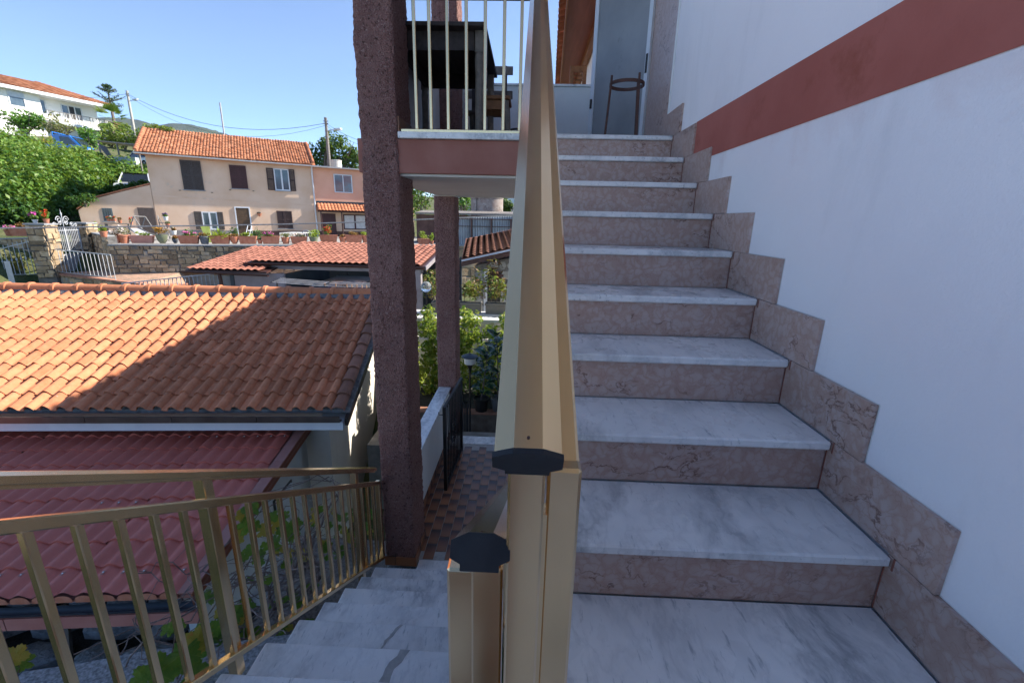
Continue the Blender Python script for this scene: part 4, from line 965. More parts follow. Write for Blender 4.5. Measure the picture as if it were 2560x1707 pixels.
MA['photinia'] = leafmat('photinia_leaf', [(.05, .12, .02), (.09, .17, .025), (.22, .10, .04), (.07, .14, .02), (.28, .13, .06), (.12, .19, .04)], .35)
for i, (x0, x1) in enumerate(((-2.25, -1.72), (-1.62, -1.06), (-.98, -.40), (-.32, .25))):
    t = thing('trough_planter', ['taupe trough with photinia next to the glass globe lamp', 'taupe trough of red-tipped photinia behind the garden lamp', 'taupe trough with photinia ending at the white coping', 'taupe trough of photinia by the house corner'][i], 'planter', ((x0+x1)/2, 10.4, -2.158), 'trough planters on the white balustrade')
    put(MB().box(x0+.02, x1-.02, 10.28, 10.52, -2.158, -1.955, .006).box(x0, x1, 10.26, 10.54, -1.953, -1.90, .008), 'trough', MA['trough'], t)
    put(MB().box(x0+.03, x1-.03, 10.29, 10.51, -1.899, -1.895), 'soil', MA['earth'], t)
    P_, e_ = blob(((x0+x1)/2, 10.4, -1.60), (.36, .22, .36), 330, .6, 7, .5); leaves('foliage', P_, .085, MA['photinia'], t, asp=.45)
    for q in range(3): put(MB().tube([(x0+.15+.13*q, 10.4, -1.9), (x0+.12+.16*q, 10.38, -1.5)], [.008, .004], 5), 'stem', MA['bark'], t)
MA['glass'] = None
g_ = Mt('clear_glass', .05, 0, .5); g_.b.inputs['Transmission Weight'].default_value = .85; g_.col((.85, .88, .85)); MA['glass'] = g_.m
gl_ = thing('globe_lamp', 'clear glass globe lamp on a black post beside the trough', 'lamp', (-2.38, 10.35, -2.16))
put(MB().lathe([(.05, 0), (.05, .03), (.018, .05), (.018, .45), (.05, .47)], (-2.38, 10.35, -2.158), 12), 'post', MA['iron'], gl_, smooth=35)
put(MB().lathe([(.128*math.sin(PI*i/12), -.128*math.cos(PI*i/12)) for i in range(13)], (-2.38, 10.35, -1.56), 18), 'globe', MA['glass'], gl_, smooth=True)

# ================================================================== carports with salmon tiles
def tiled_slope(par, P, u, v, rise, width, depth, tw, ex, mat, nmax=300, h=.04, lim=None):
    """rolled tiles as single parts on a slope: P lower corner, u along eave, v up-slope (horizontal), rise per metre"""
    s = (v+V((0, 0, rise))).normalized(); n = u.cross(s).normalized(); n = n if n.z > 0 else -n
    b = Matrix((u.to_4d(), s.to_4d(), n.to_4d(), V((0, 0, 0, 1)))).transposed(); b[3][0] = b[3][1] = b[3][2] = 0; b[3][3] = 1
    t = MB(); K = 6
    for y_, zo in ((0, .018), (ex*1.15, 0)):
        for i in range(K+1): t.v.append((tw*1.01*i/K, y_, h*(.5-.5*math.cos(2*PI*i/K))**.8+zo))
    for i in range(K+1): t.v.append((tw*1.01*i/K, .002, h*(.5-.5*math.cos(2*PI*i/K))**.8+.004))
    for i in range(K): t.f += [(i, i+1, K+2+i, K+1+i), (2*K+2+i, 2*K+3+i, i+1, i)]
    me = t.mesh('roof_tile', smooth=50); me.materials.append(mat)
    cells = [(i, j) for j in range(int(depth*math.sqrt(1+rise*rise)/ex)) for i in range(int(width/tw))]
    if lim: cells = [c for c in cells if lim(c[0]*tw, c[1]*ex)]
    W_ = [(P+u*(tw*i)+s*(ex*j)+n*.01, i, j) for i, j in cells]; W_.sort(key=lambda q: q[0].length)
    rest = MB()
    for k, (Q, i, j) in enumerate(W_):
        M_ = Matrix.Translation(Q+n*rnd.uniform(-.002, .002)) @ b
        if k < nmax: inst('roof_tile', me, M_, par)
        else: rest.add([M_ @ V(q) for q in t.v], t.f)
    if rest.v: put(rest, 'roof_tile_field', mat, par, kind='stuff', smooth=50)
X_, Y_ = V((1, 0, 0)), V((0, 1, 0))
MA['dkbrown'] = plain('dark_brown_metal', (.055, .024, .020), (.085, .038, .03), 6, .4)
MA['lilac'] = plain('lilac_grey_post', (.26, .23, .24), (.32, .29, .30), 4, .6); MA['slatewall'] = plain('slate_blue_panel', (.045, .060, .075), (.07, .088, .105), 2, .5)
cA = thing('carport', 'open carport with a salmon tiled roof over a parked car', 'carport', (-5.6, 15, -3.62))
pA = at(568, 600, Y=13.0); rA = (-.94-pA.z)/3.5
rfA = put(MB().prism([pA+V((0, 0, -.02)), pA+V((0, 3.6, 3.6*rA-.02)), pA+V((0, 3.6, 3.6*rA-.07)), pA+V((0, 0, -.07))], (-3.0-pA.x, 0, 0)), 'roof', MA['dkbrown'], cA)
tiled_slope(rfA, pA+V((0, -.06, .0)), X_, Y_, rA, -3.0-pA.x, 3.6, .2, .31, MA['tile_pink'], 290)
put(MB().prism([V((-3.0, 13, pA.z-.02)), V((-3.0, 16.6, pA.z+3.6*rA-.02)), V((-3.0, 16.6, pA.z+3.6*rA-.14)), V((-3.0, 13, pA.z-.14))], (.03, 0, 0)), 'bargeboard', MA['lilac'], cA)
gp_ = [(.055*math.cos(t), .055*math.sin(t)) for t in [PI+PI*k/8 for k in range(9)]]+[(.048*math.cos(t), .048*math.sin(t)) for t in [2*PI-PI*k/8 for k in range(9)]]
put(MB().sweep(gp_, (pA.x-.05, 12.9, pA.z-.03), (-3.0, 12.9, pA.z-.05)), 'gutter', MA['dkbrown'], cA, smooth=40)
put(MB().tube([(pA.x+.2, 12.9, pA.z-.08), (pA.x+.2, 12.93, pA.z-.25), (pA.x+.08, 13.05, pA.z-.42), (pA.x+.05, 13.05, -3.62)], .05, 8), 'downpipe', MA['dkbrown'], cA, smooth=50)
for x, y in ((pA.x+.42, 13.15), (-3.25, 13.15), (-3.25, 16.3), (pA.x+.3, 16.3)): put(MB().box(x-.1, x+.1, y-.1, y+.1, -3.62, pA.z-.07+(y-13)*rA, .006), 'post', MA['lilac'], cA)
put(MB().box(pA.x+.2, -3.1, 13.1, 13.2, pA.z-.22, pA.z-.075, .004), 'beam', MA['lilac'], cA)
bx = thing('panel_fence', 'slate blue sheet panel fence closing the back of the carport', 'fence', (-5, 17, -3.62))
for i in range(5): put(MB().box(pA.x+.35+1.1*i, pA.x+1.43+1.1*i, 16.75, 16.79, -3.62, -1.42, .004), 'panel', MA['slatewall'], bx)
for i in range(6): put(MB().box(pA.x+.28+1.1*i, pA.x+.345+1.1*i, 16.73, 16.81, -3.62, -1.36, .004), 'post', MA['slatewall'], bx)
cB = thing('carport', 'smaller lower carport with a salmon tiled roof and brown gutter', 'carport', (-9, 14, -3.62))
pB = at(425, 618, Y=12.5); pB2 = at(612, 626, Y=12.5)
rfB = put(MB().prism([pB+V((0, 0, -.02)), pB+V((0, 3.4, .42)), pB+V((0, 3.4, .37)), pB+V((0, 0, -.07))], (pB2.x-pB.x, 0, 0)), 'roof', MA['dkbrown'], cB)
tiled_slope(rfB, pB+V((0, -.06, 0)), X_, Y_, .128, pB2.x-pB.x, 3.4, .2, .31, MA['tile_pink'], 200)
put(MB().sweep(gp_, pB+V((-.08, -.1, -.04)), pB2+V((.1, -.1, -.05))), 'gutter', MA['dkbrown'], cB, smooth=40)
put(MB().tube([pB+V((1.05, -.1, -.08)), pB+V((1.05, -.06, -.3)), V((pB.x+1.05, 12.44, -3.62))], .05, 8), 'downpipe', MA['dkbrown'], cB, smooth=50)
put(MB().box(pB.x+1.25, pB2.x+.35, 12.75, 12.85, -3.62, pB.z-.1), 'front_wall', MA['lilac'], cB)
put(MB().box(pB2.x+.25, pB2.x+.35, 12.86, 15.8, -3.62, pB.z-.12), 'side_wall', MA['slatewall'], cB)
put(MB().box(pB.x+1.12, pB.x+1.24, 12.74, 12.86, -3.62, pB.z-.1, .004), 'post', MA['slatewall'], cB)

# ================================================================== vehicles
MA['rubber'] = plain('tyre_rubber', (.012, .012, .012), (.02, .02, .02), 20, .9)
MA['carglass'] = plain('dark_car_glass', (.010, .013, .016), (.014, .018, .022), 3, .06, spec=.8)
MA['rim'] = plain('alloy', (.35, .35, .36), (.45, .45, .46), 9, .35, .8)
MA['lampred'] = plain('red_lamp_lens', (.35, .01, .01), (.4, .02, .02), 9, .2); MA['lampclear'] = plain('clear_lamp_lens', (.6, .62, .64), (.7, .72, .74), 9, .15)
def paint(name, c): m = Mt(name, .28, 0, .6); m.col(c); m.b.inputs['Coat Weight'].default_value = .6; m.b.inputs['Coat Roughness'].default_value = .05; return m.m
def car(label, loc, rz, pm, kind='suv', group='parked vehicles', name='parked_car'):
    """length along local x (front at +x), origin on the ground"""
    L, Wd, H = (4.4, 1.82, 1.66) if kind == 'suv' else (4.1, 1.74, 1.46)
    t = thing(name, label, 'car', loc, group); t.rotation_euler = (0, 0, rz); O = V(loc)
    def q(mb): mb.v = [tuple(V(p)+O) for p in mb.v]; return mb
    bh = .95 if kind == 'suv' else .85
    low = [(-L/2, .42), (-L/2+.03, .80), (-L/2+.10, bh), (L/2-1.15, bh), (L/2-.15, bh-.16), (L/2, .62), (L/2-.02, .30), (-L/2+.03, .30)]
    def loft(pr, taper):
        m = MB(); n = len(pr); ws = ((-1, 1-taper), (-.93, 1), (.93, 1), (1, 1-taper))
        for (w, s) in ws:
            for x, z in pr: cz = (max(p_[1] for p_ in pr)+min(p_[1] for p_ in pr))/2; m.v.append((x*(1 if abs(w) < .95 else .985), w*Wd/2, cz+(z-cz)*(1 if abs(w) < .95 else .93)))
        for k in range(3):
            for i in range(n): m.f.append((k*n+i, k*n+(i+1) % n, (k+1)*n+(i+1) % n, (k+1)*n+i))
        m.f += [tuple(range(n))[::-1], tuple(range(3*n, 4*n))]; return m
    body = put(q(loft(low, 0)), 'body', pm, t, smooth=28)
    rk = .30 if kind == 'suv' else .55
    b0, b1, t0, t1 = -L/2+.12, L/2-1.25, -L/2+.12+rk, L/2-2.0
    ti = .80
    def frus(z0, z1, x0, x1, X0, X1, w0, w1):
        return MB().add([(x0, -w0, z0), (x1, -w0, z0), (x1, w0, z0), (x0, w0, z0), (X0, -w1, z1), (X1, -w1, z1), (X1, w1, z1), (X0, w1, z1)], [(0, 3, 2, 1), (4, 5, 6, 7), (0, 1, 5, 4), (1, 2, 6, 5), (2, 3, 7, 6), (3, 0, 4, 7)])
    put(q(frus(bh-.01, H-.06, b0, b1, t0, t1, Wd/2*.95, Wd/2*.76)), 'glasshouse', MA['carglass'], t)
    roof = MB(); nx, ny = 8, 6
    for i in range(nx+1):
        for j in range(ny+1):
            u_, v_ = i/nx, j/ny*2-1; roof.v.append((t0-.06+(t1-t0+.14)*u_, v_*Wd/2*.79, H-.07+.07*math.sin(PI*(.15+.7*u_))*(1-.55*v_*v_)))
    for i in range(nx):
        for j in range(ny): k = i*(ny+1)+j; roof.f.append((k, k+ny+1, k+ny+2, k+1))
    put(q(roof), 'roof', pm, t, smooth=60)
    for sy in (-1, 1):
        for (xa, xb) in ((b0, t0), (b1, t1), ((b0+b1)/2, (t0+t1)/2-.05)):
            put(q(MB().bar((xa, sy*Wd/2*.945, bh-.01), (xb, sy*Wd/2*.775, H-.05), .07, .045, (1, 0, 0))), 'pillar', pm, t)
        for xw_ in (-L/2+.80, L/2-.86):
            w_ = put(q(MB().lathe([(.20, -.11), (.32, -.10), (.33, 0), (.32, .10), (.20, .11)], (0, 0, 0), 22)), 'wheel', MA['rubber'], t, smooth=40)
            w_.data.transform(Matrix.Translation(V((xw_, sy*(Wd/2-.10), .33))) @ Matrix.Rotation(PI/2, 4, 'X'))
            put(q(MB().obox((xw_, sy*(Wd/2+.002), .33), (V((1, 0, 0)), V((0, 1, 0)), V((0, 0, 1))), (.17, .012, .17), .05)), 'rim', MA['rim'], w_)
        put(q(MB().box(b1-.28, b1-.10, sy*Wd/2-.02*sy, sy*(Wd/2+.17), bh-.02, bh+.11, .03)), 'mirror', pm, t)
        put(q(MB().box(L/2-.20, L/2-.005, sy*.55-.16, sy*.55+.16, .66, .78, .02)), 'headlight', MA['lampclear'], t)
        put(q(MB().box(-L/2-.008, -L/2+.1, sy*.68-.13, sy*.68+.13, .72, .88, .02)), 'tail_light', MA['lampred'], t)
    return t
car('silver car parked under the salmon tiled carport', (-5.9, 15.1, -3.62), PI/2+.05, paint('silver_paint', (.20, .21, .225)))

# ================================================================== drying rack behind the ridge
dk = thing('drying_rack', 'clothes drying rack with wires and pegs beyond the tile ridge', 'drying rack', (-5.4, 10.2, -2.6))
d0, d1 = at(625, 648, Y=10.3), at(850, 660, Y=9.9)
MA['wire'] = plain('white_wire', (.5, .48, .47), (.58, .56, .55), 9, .5)
for i in range(5):
    o = V((0, .09*i, .012*i)); put(MB().tube([d0+o, d0.lerp(d1, .5)+o+V((0, 0, -.03)), d1+o+V((.3, 0, 0))], .006, 5), 'wire', MA['wire'], dk)
for a in (d0, d0.lerp(d1, .55)): put(MB().bar(a+V((0, -.05, 0)), a+V((0, .45, .05)), .02, .02), 'end_bar', MA['iron'], dk); put(MB().bar(a+V((0, .2, 0)), V((a.x, a.y+.2, -4.2)), .025, .025, (0, 1, 0)), 'leg', MA['iron'], dk)
pgc = wood('peg_wood', (.30, .16, .09), (.40, .23, .14))
for f_ in (.55, .66, .77, .82, .87, .92, .965): P = d0.lerp(d1, f_); put(MB().box(P.x-.008, P.x+.008, P.y-.012, P.y+.012, P.z-.03, P.z+.045, .002), 'peg', pgc, dk)
cl_ = thing('dish_cloth', 'dark patterned cloths hanging from the drying rack', 'cloth', d0.lerp(d1, .75))
for f0, f1, mm in ((.56, .64, plain('purple_cloth', (.03, .012, .05), (.05, .02, .08), 9, .95)), (.66, .76, plain('patterned_cloth', (.03, .02, .02), (.30, .16, .12), 30, .95, lo=.48, hi=.52)), (.86, .95, plain('navy_cloth', (.015, .02, .07), (.03, .04, .11), 9, .95))):
    A, B = d0.lerp(d1, f0), d0.lerp(d1, f1); put(MB().prism([A+V((0, .1, 0)), B+V((0, .1, 0)), B+V((.01, .12, -.3)), A+V((-.01, .12, -.3))], (0, .008, 0)), 'cloth', mm, cl_)
# thick cable crossing in front of the terrace
kb = put(MB().tube([at(-60, 525, Y=9.5), at(200, 521.5, Y=9.9), at(430, 519, Y=10.2), at(640, 515.5, Y=10.5), at(835, 510, Y=10.8), at(1000, 503, Y=11.1), at(1190, 494, Y=11.5), V((2.5, 12, .3))], .017, 6), 'overhead_cable', plain('grey_cable', (.20, .20, .20), (.32, .32, .32), 30, .6), label='thick grey overhead cable stretched across in front of the flower terrace', cat='cable', smooth=50)
# ================================================================== terrace, stone walls, gate
MA['stone'] = plain('rubble_stone', (.30, .205, .115), (.44, .335, .22), 3, .95, bump=.8, bscale=18, bdist=.03, vary=.95, grime=((.24, .235, .225), 1.1, .56))
MA['mortar'] = plain('grey_wall_mortar', (.13, .12, .11), (.22, .205, .19), 9, 1, bump=.5, bscale=30)
MA['coping'] = plain('grey_slate_coping', (.24, .245, .25), (.33, .335, .34), 5, .8, bump=.2)
def stone_wall(par, A, B, z0, z1, z0b=None, z1b=None, thick=.3, rows=.17, seed=1, mean=.27, out=None):
    A, B = V((A[0], A[1], 0)), V((B[0], B[1], 0)); d = (B-A).normalized(); L = (B-A).length; n = V((d.y, -d.x, 0))
    if out is not None and n.dot(V((out[0], out[1], 0))) < 0: n = -n
    z0b = z0 if z0b is None else z0b; z1b = z1 if z1b is None else z1b
    put(MB().prism([A+V((0, 0, z0)), B+V((0, 0, z0b)), B+V((0, 0, z1b)), A+V((0, 0, z1))], -n*thick), 'core', MA['mortar'], par)
    R = random.Random(seed); z = 0; H = max(z1-z0, z1b-z0b)
    while z < H-.05:
        h = R.uniform(.7, 1.35)*rows; x = R.uniform(-.1, 0)
        if z+h > H-.06: h = H-z
        while x < L:
            w = R.choice((R.uniform(.35, .8), R.uniform(.7, 1.4), R.uniform(1.2, 2.0)))*mean; zoff = R.uniform(-.035, .035); xa, xb = max(x, 0.004), min(x+w, L-.004)
            if xb-xa > .05:
                lo = lambda t: z0+(z0b-z0)*t/L
                hi = lambda t: z1+(z1b-z1)*t/L
                za, zb_ = lo((xa+xb)/2)+max(0, z+zoff)+.008, min(lo((xa+xb)/2)+z+h+zoff-.008, hi((xa+xb)/2)-.004)
                if zb_-za > .03:
                    j = lambda: R.uniform(-.03, .03)
                    q = [(xa+.008+j(), za+j()*.6), (xb-.008+j(), za+j()*.6), (xb-.008+j(), zb_+j()*.6), (xa+.008+j(), zb_+j()*.6)]
                    if R.random() < .5: q.insert(2, (xb-.004, (za+zb_)/2+j()))
                    dep = R.uniform(.02, .05); bpts = [A+d*a+V((0, 0, b))+n*.001 for a, b in q]; c = sum(bpts, V())/len(bpts)
                    k = len(q); fr = [p_.lerp(c, .10)+n*dep for p_ in bpts]
                    m = MB().add(bpts+fr, [tuple(range(k, 2*k))]+[(i, (i+1) % k, k+(i+1) % k, k+i) for i in range(k)])
                    put(m, 'stone', MA['stone'], par, smooth=30)
            x += w
        z += h
TWL = [V((-18.75, 20.35, 0)), V((-17.6, 20.0, 0))]
Wz = -1.32
w_pts = [at(x, y, Z=Wz) for x, y in ((249, 561), (404, 562.5), (560, 563), (705, 563))]
w_pts.append(w_pts[-1]+(w_pts[-1]-w_pts[-2]).normalized()*9)
tw_ = thing('terrace_wall', 'rubble stone retaining wall with slate coping under the flower terrace', 'wall', (w_pts[1].x, w_pts[1].y, -2.9))
zb_l = [-2.5, -2.48, -2.6, -3.0, -3.5]
for i in range(4): stone_wall(tw_, w_pts[i], w_pts[i+1], zb_l[i], Wz-.05, zb_l[i+1], Wz-.05, seed=10+i, out=(0, -1), rows=.19 if i < 3 else .5, mean=.30 if i < 3 else .9)
for i in range(4):
    a, b = w_pts[i], w_pts[i+1]; d = (b-a).normalized(); n = V((d.y, -d.x, 0)); k = max(1, int((b-a).length/1.2))
    for q in range(k):
        p_, r_ = a.lerp(b, q/k), a.lerp(b, (q+1)/k)-d*.006
        put(MB().prism([p_+n*.07+V((0, 0, -.05)), r_+n*.07+V((0, 0, -.05)), r_-n*.36+V((0, 0, -.05)), p_-n*.36+V((0, 0, -.05))], (0, 0, .05)), 'coping_slab', MA['coping'], tw_)
back = [HP0+HD*-3.6+V((0, 0, -1.34)), HP0+HD*13+V((0, 0, -1.34))]
put(MB().prism([p_+V((0, .32, -.03)) for p_ in w_pts]+[w_pts[-1]+V((4, 14, -.03)), back[1], back[0], V((-20.6, 22.0, -1.35)), V((-19.2, 20.6, -1.35))], (0, 0, -2.2)), 'flower_terrace', plain('terrace_concrete', (.26, .24, .22), (.36, .34, .31), 3, .95), kind='structure')
# driveway ramp
MA['brickpave'] = plain('pinkish_brick_paving', (.36, .20, .13), (.47, .31, .22), 22, .9, bump=.3, bscale=40, grime=((.22, .17, .12), 2.5, .52))
e0, e1 = at(125, 629, Z=-2.62), at(326, 653, Z=-2.74)
e2 = at(505, 652, Z=-3.2)
nearp = [e0, e1, e2, V((-9.0, 15.9, -3.5))]
farp = [V((-19.3, 20.1, -2.6))]+[V((w_pts[0].x, w_pts[0].y+.05, -2.49)), V((w_pts[1].x, w_pts[1].y+.05, -2.47)), V((w_pts[2].x, w_pts[2].y+.05, -2.59)), V((w_pts[3].x, w_pts[3].y+.05, -2.99))]
put(MB().add([tuple(p_) for p_ in nearp+farp], [(0, 1, 5, 4), (1, 6, 5), (1, 2, 7, 6), (2, 3, 8, 7)]), 'driveway', MA['brickpave'], kind='structure')
rw = thing('ramp_wall', 'low stone wall with brick coping carrying the grey railing by the drive', 'wall', (e0.x, e0.y, -3.6))
stone_wall(rw, e0, e1, -3.6, e0.z-.03, -3.6, e1.z-.03, seed=31, out=(0, -1), rows=.22, mean=.36)
stone_wall(rw, e1, e2, -3.7, e1.z-.03, -3.7, e2.z-.03, seed=33, out=(0, -1), rows=.3, mean=.5)
MA['brickcap'] = plain('brick_coping', (.40, .17, .11), (.50, .26, .18), 12, .9, vary=.3)
for a, b, k in ((e0, e1, 16), (e1, e2, 10)):
    d = (b-a).normalized(); n = V((d.y, -d.x, 0)).normalized()
    for q in range(k):
        p_, r_ = a.lerp(b, q/k), a.lerp(b, (q+.96)/k); put(MB().prism([p_+n*.06+V((0, 0, -.03)), r_+n*.06+V((0, 0, -.03)), r_-n*.26+V((0, 0, -.03)), p_-n*.26+V((0, 0, -.03))], (0, 0, .07)), 'brick', MA['brickcap'], rw)
# gate pillars and gate (facing the sun side)
g0, g1 = at(137, 627, Z=-2.62), at(200, 616.5, Z=-2.6); g0.z = g1.z = 0; gdv = (g1-g0).normalized(); gnv = V((gdv.y, -gdv.x, 0))
gn_ = thing('gate_pillar', 'rubble stone gate pillar with potted geraniums on top', 'pillar', (-19.5, 18.0, -2.7), 'stone gate pillars')
gf_ = thing('gate_pillar', 'rubble stone gate pillar where the terrace wall begins', 'pillar', (-19.9, 20.3, -2.7), 'stone gate pillars')
for t_, c, zt in ((gn_, g0-gdv*.36, -.56), (gf_, g1+gdv*.36, -.54)):
    h = .33; cs = [c+gdv*(-h)+gnv*h, c+gdv*h+gnv*h, c+gdv*h-gnv*h, c-gdv*h-gnv*h]
    put(MB().prism([p_+V((0, 0, -3.3)) for p_ in cs], (0, 0, zt+3.3-.05)), 'core', MA['mortar'], t_)
    for i in (0, 3): stone_wall(t_, cs[i], cs[(i+1) % 4], -2.75, zt-.05, thick=.02, seed=50+i+int(zt*100), rows=.2, mean=.34, out=((cs[i]+cs[(i+1) % 4])/2-c)[:2])
    put(MB().prism([c+(p_-c)*1.12+V((0, 0, zt-.05)) for p_ in cs], (0, 0, .06)), 'cap_stone', MA['coping'], t_)
lk = g1+gdv*.70; stone_wall(tw_, lk, V((w_pts[0].x, w_pts[0].y, 0)), -2.6, -1.02, seed=91, out=(0, -1), rows=.19, mean=.3)
put(MB().prism([V((lk.x, lk.y-.06, -1.018)), V((w_pts[0].x, w_pts[0].y-.06, -1.018)), V((w_pts[0].x, w_pts[0].y+.36, -1.018)), V((lk.x, lk.y+.36, -1.018))], (0, 0, .05)), 'coping_slab', MA['coping'], tw_)
MA['galv'] = plain('pale_grey_painted_iron', (.36, .37, .39), (.46, .47, .49), 8, .45)
ig = thing('entrance_gate', 'grey wrought iron double gate with scrolled crest between stone pillars', 'gate', (g0.x, g0.y, -2.65))
gw_ = (g1-g0).length; GP = lambda s, z, t=0: g0+gdv*s+gnv*t+V((0, 0, z))
zb0, zt0 = -2.60, -.72
for lo_, hi_ in ((.02, gw_/2-.01), (gw_/2+.01, gw_-.02)):
    lp = put(MB().prism([GP(lo_, zb0, 0), GP(hi_, zb0, 0), GP(hi_, -1.88, 0), GP(lo_, -1.88, 0)], gnv*.02), 'sheet_panel', MA['galv'], ig)
    put(MB().prism([GP(lo_+.12, zb0+.12, .021), GP(hi_-.12, zb0+.12, .021), GP(hi_-.12, -2.0, .021), GP(lo_+.12, -2.0, .021)], gnv*.012), 'raised_panel', MA['galv'], lp)
    for z in (zb0, -1.88, -1.72, -.86, zt0): put(MB().bar(GP(lo_, z, .01), GP(hi_, z, .01), .03, .03), 'rail', MA['galv'], ig)
    for s in (lo_, hi_): put(MB().bar(GP(s, zb0, .01), GP(s, zt0, .01), .04, .04, (0, 1, 0)), 'stile', MA['galv'], ig)
    for i in range(1, 8):
        s = lo_+(hi_-lo_)*i/8; put(MB().bar(GP(s, -1.72, .01), GP(s, zt0, .01), .016, .016, (0, 1, 0)).lathe([(.008, -.04), (.018, 0), (.008, .04)], GP(s, -1.3, .01), 6), 'bar', MA['galv'], ig)
cx_ = gw_/2
def scr(s, z, r, fl): put(MB().tube(scroll(GP(s, z, .01), r, gdv, 1.35, 18, fl), .016, 5), 'scroll', MA['galv'], ig, smooth=True)
for fl in (1, -1): scr(cx_+fl*.20, zt0+.30, .17, fl); scr(cx_+fl*.17, zt0+.16, .10, -fl); scr(cx_+fl*.50, zt0+.10, .11, -fl); scr(cx_+fl*.72, zt0+.08, .08, fl)
put(MB().lathe([(.01, 0), (.018, .1), (.02, .5), (.035, .58), (.012, .62), (.0, .78)], GP(cx_, zt0, .01), 8), 'finial', MA['galv'], ig, smooth=True)
def rail(label, P, Q, h, n, mat=None, group=None, ornaments=False, hq=None):
    P, Q = V(P), V(Q); t = thing('iron_railing', label, 'railing', P, group); mat = mat or MA['galv']; hq = h if hq is None else hq
    put(MB().bar(P+V((0, 0, h)), Q+V((0, 0, hq)), .035, .03), 'top_rail', mat, t); put(MB().bar(P+V((0, 0, .08)), Q+V((0, 0, .08)), .025, .02), 'bottom_rail', mat, t)
    for i in range(n+1):
        f = i/n; c = P.lerp(Q, f); hh = h+(hq-h)*f
        m = MB().bar(c+V((0, 0, .0 if i in (0, n) else .08)), c+V((0, 0, hh+(.12 if ornaments == 'spike' else 0))), .018, .018, (0, 1, 0))
        if ornaments: m.lathe([(.004, -.09), (.035, 0), (.004, .09)], c+V((0, 0, hh*.55)), 6)
        put(m, 'bar', mat, t)
    return t
rail('grey iron railing on the brick-coped ramp wall before the gate', e0.lerp(e1, .02)+V((0, 0, .04)), e0.lerp(e1, .72)+V((0, 0, .04)), 1.0, 15)
r0 = at(-25, 612, Y=17.4); r1 = at(118, 607, Y=17.9)
rail('leaning grey spiked railing climbing beside the stone gate pillar', (r0.x, r0.y, -2.72), (r1.x, r1.y, -2.66), .98, 13, ornaments='spike', hq=1.55)
put(MB().prism([at(8, 600, Y=15.5), at(22, 600, Y=15.5), at(22, 600, Y=15.7), at(8, 600, Y=15.7)], (0, 0, -1.9)), 'steel_post', MA['galv'], label='thick grey square steel post beyond the tile ridge', cat='post')
q0, q1 = at(280, 651, Y=13.2), at(508, 627, Y=13.8)
rail('grey iron railing with spearhead ornaments rising past the small carport', q0-V((0, 0, .95)), q1-V((0, 0, .95)), .95, 24, ornaments=True)
put(MB().prism([q0+V((-3, .1, -.96)), q1+V((.8, .1, -.96)), q1+V((.8, .1, -3)), q0+V((-3, .1, -3))], (0, .25, 0)), 'ramp_parapet', MA['bed'], label='plain rendered parapet under the spearhead railing', cat='wall')
# left raised wall with planters
lw0, lw1 = at(-40, 548, Y=19.0), at(84, 545, Y=18.9)
lwl = thing('garden_wall', 'stone garden wall with terracotta planters left of the gate pillar', 'wall', (lw0.x, lw0.y, -2.7))
stone_wall(lwl, lw0, lw1, -2.8, lw0.z-.05, -2.8, lw1.z-.05, seed=71, out=(0, -1), rows=.22, mean=.36)
put(MB().prism([lw0+V((0, -.06, -.05)), lw1+V((0, -.06, -.05)), lw1+V((0, .4, -.05)), lw0+V((0, .4, -.05))], (0, 0, .05)), 'coping', MA['coping'], lwl)
sb0, sb1 = at(30, 652, Y=16.6), at(128, 629, Y=17.9)

# ================================================================== long farmhouse
class Fac:
    def __init__(s, p0, d): s.p = V((p0[0], p0[1], 0)); s.d = V((d[0], d[1], 0)).normalized(); s.n = V((s.d.y, -s.d.x, 0)); s.n = s.n if s.n.dot(-s.p) > 0 else -s.n
    def P(s, u, z, t=0): return s.p+s.d*u+s.n*t+V((0, 0, z))
    def uz(s, x, y):
        r = at(x, y, Y=1.0); k = s.n.dot(s.p)/s.n.dot(V((r.x, r.y, 0))); P = r*k; return (V((P.x, P.y, 0))-s.p).dot(s.d), P.z
    def box(s, u0, u1, z0, z1, t0, t1): return MB().prism([s.P(u0, z0, t0), s.P(u1, z0, t0), s.P(u1, z1, t0), s.P(u0, z1, t0)], s.n*(t1-t0))
FH = Fac(HP0, HD)
def pl(name, a, b, st, sc=.8): return plain(name, a, b, sc, .92, bump=.3, bscale=20, detail=9, grime=(st, .9, .60))
MA['peach'] = pl('faded_peach_plaster', (.65, .44, .295), (.73, .53, .385), (.56, .44, .345)); MA['salmon'] = pl('salmon_plaster', (.74, .38, .25), (.80, .45, .31), (.68, .40, .28))
MA['plinth'] = plain('brown_painted_plinth', (.10, .05, .04), (.15, .08, .06), 3, .9); MA['plinthg'] = plain('grey_plinth', (.22, .20, .19), (.3, .28, .26), 3, .9)
MA['shut'] = wood('dark_brown_shutter', (.040, .022, .020), (.075, .042, .038), .1); MA['shut_old'] = wood('weathered_shutter', (.045, .036, .034), (.095, .078, .07), .1); MA['shut_red'] = wood('brown_red_shutter', (.062, .025, .026), (.095, .040, .040), .1)
MA['pane'] = plain('window_glass', (.05, .075, .095), (.10, .14, .17), 1.5, .08, spec=.8); MA['frame'] = plain('white_window_frame', (.62, .64, .66), (.7, .72, .74), 3, .5)
fh = thing('farmhouse', 'long two-storey peach farmhouse with brown shutters behind the flower terrace', 'house', FH.P(4, -1.35, 0))
U1 = 8.78
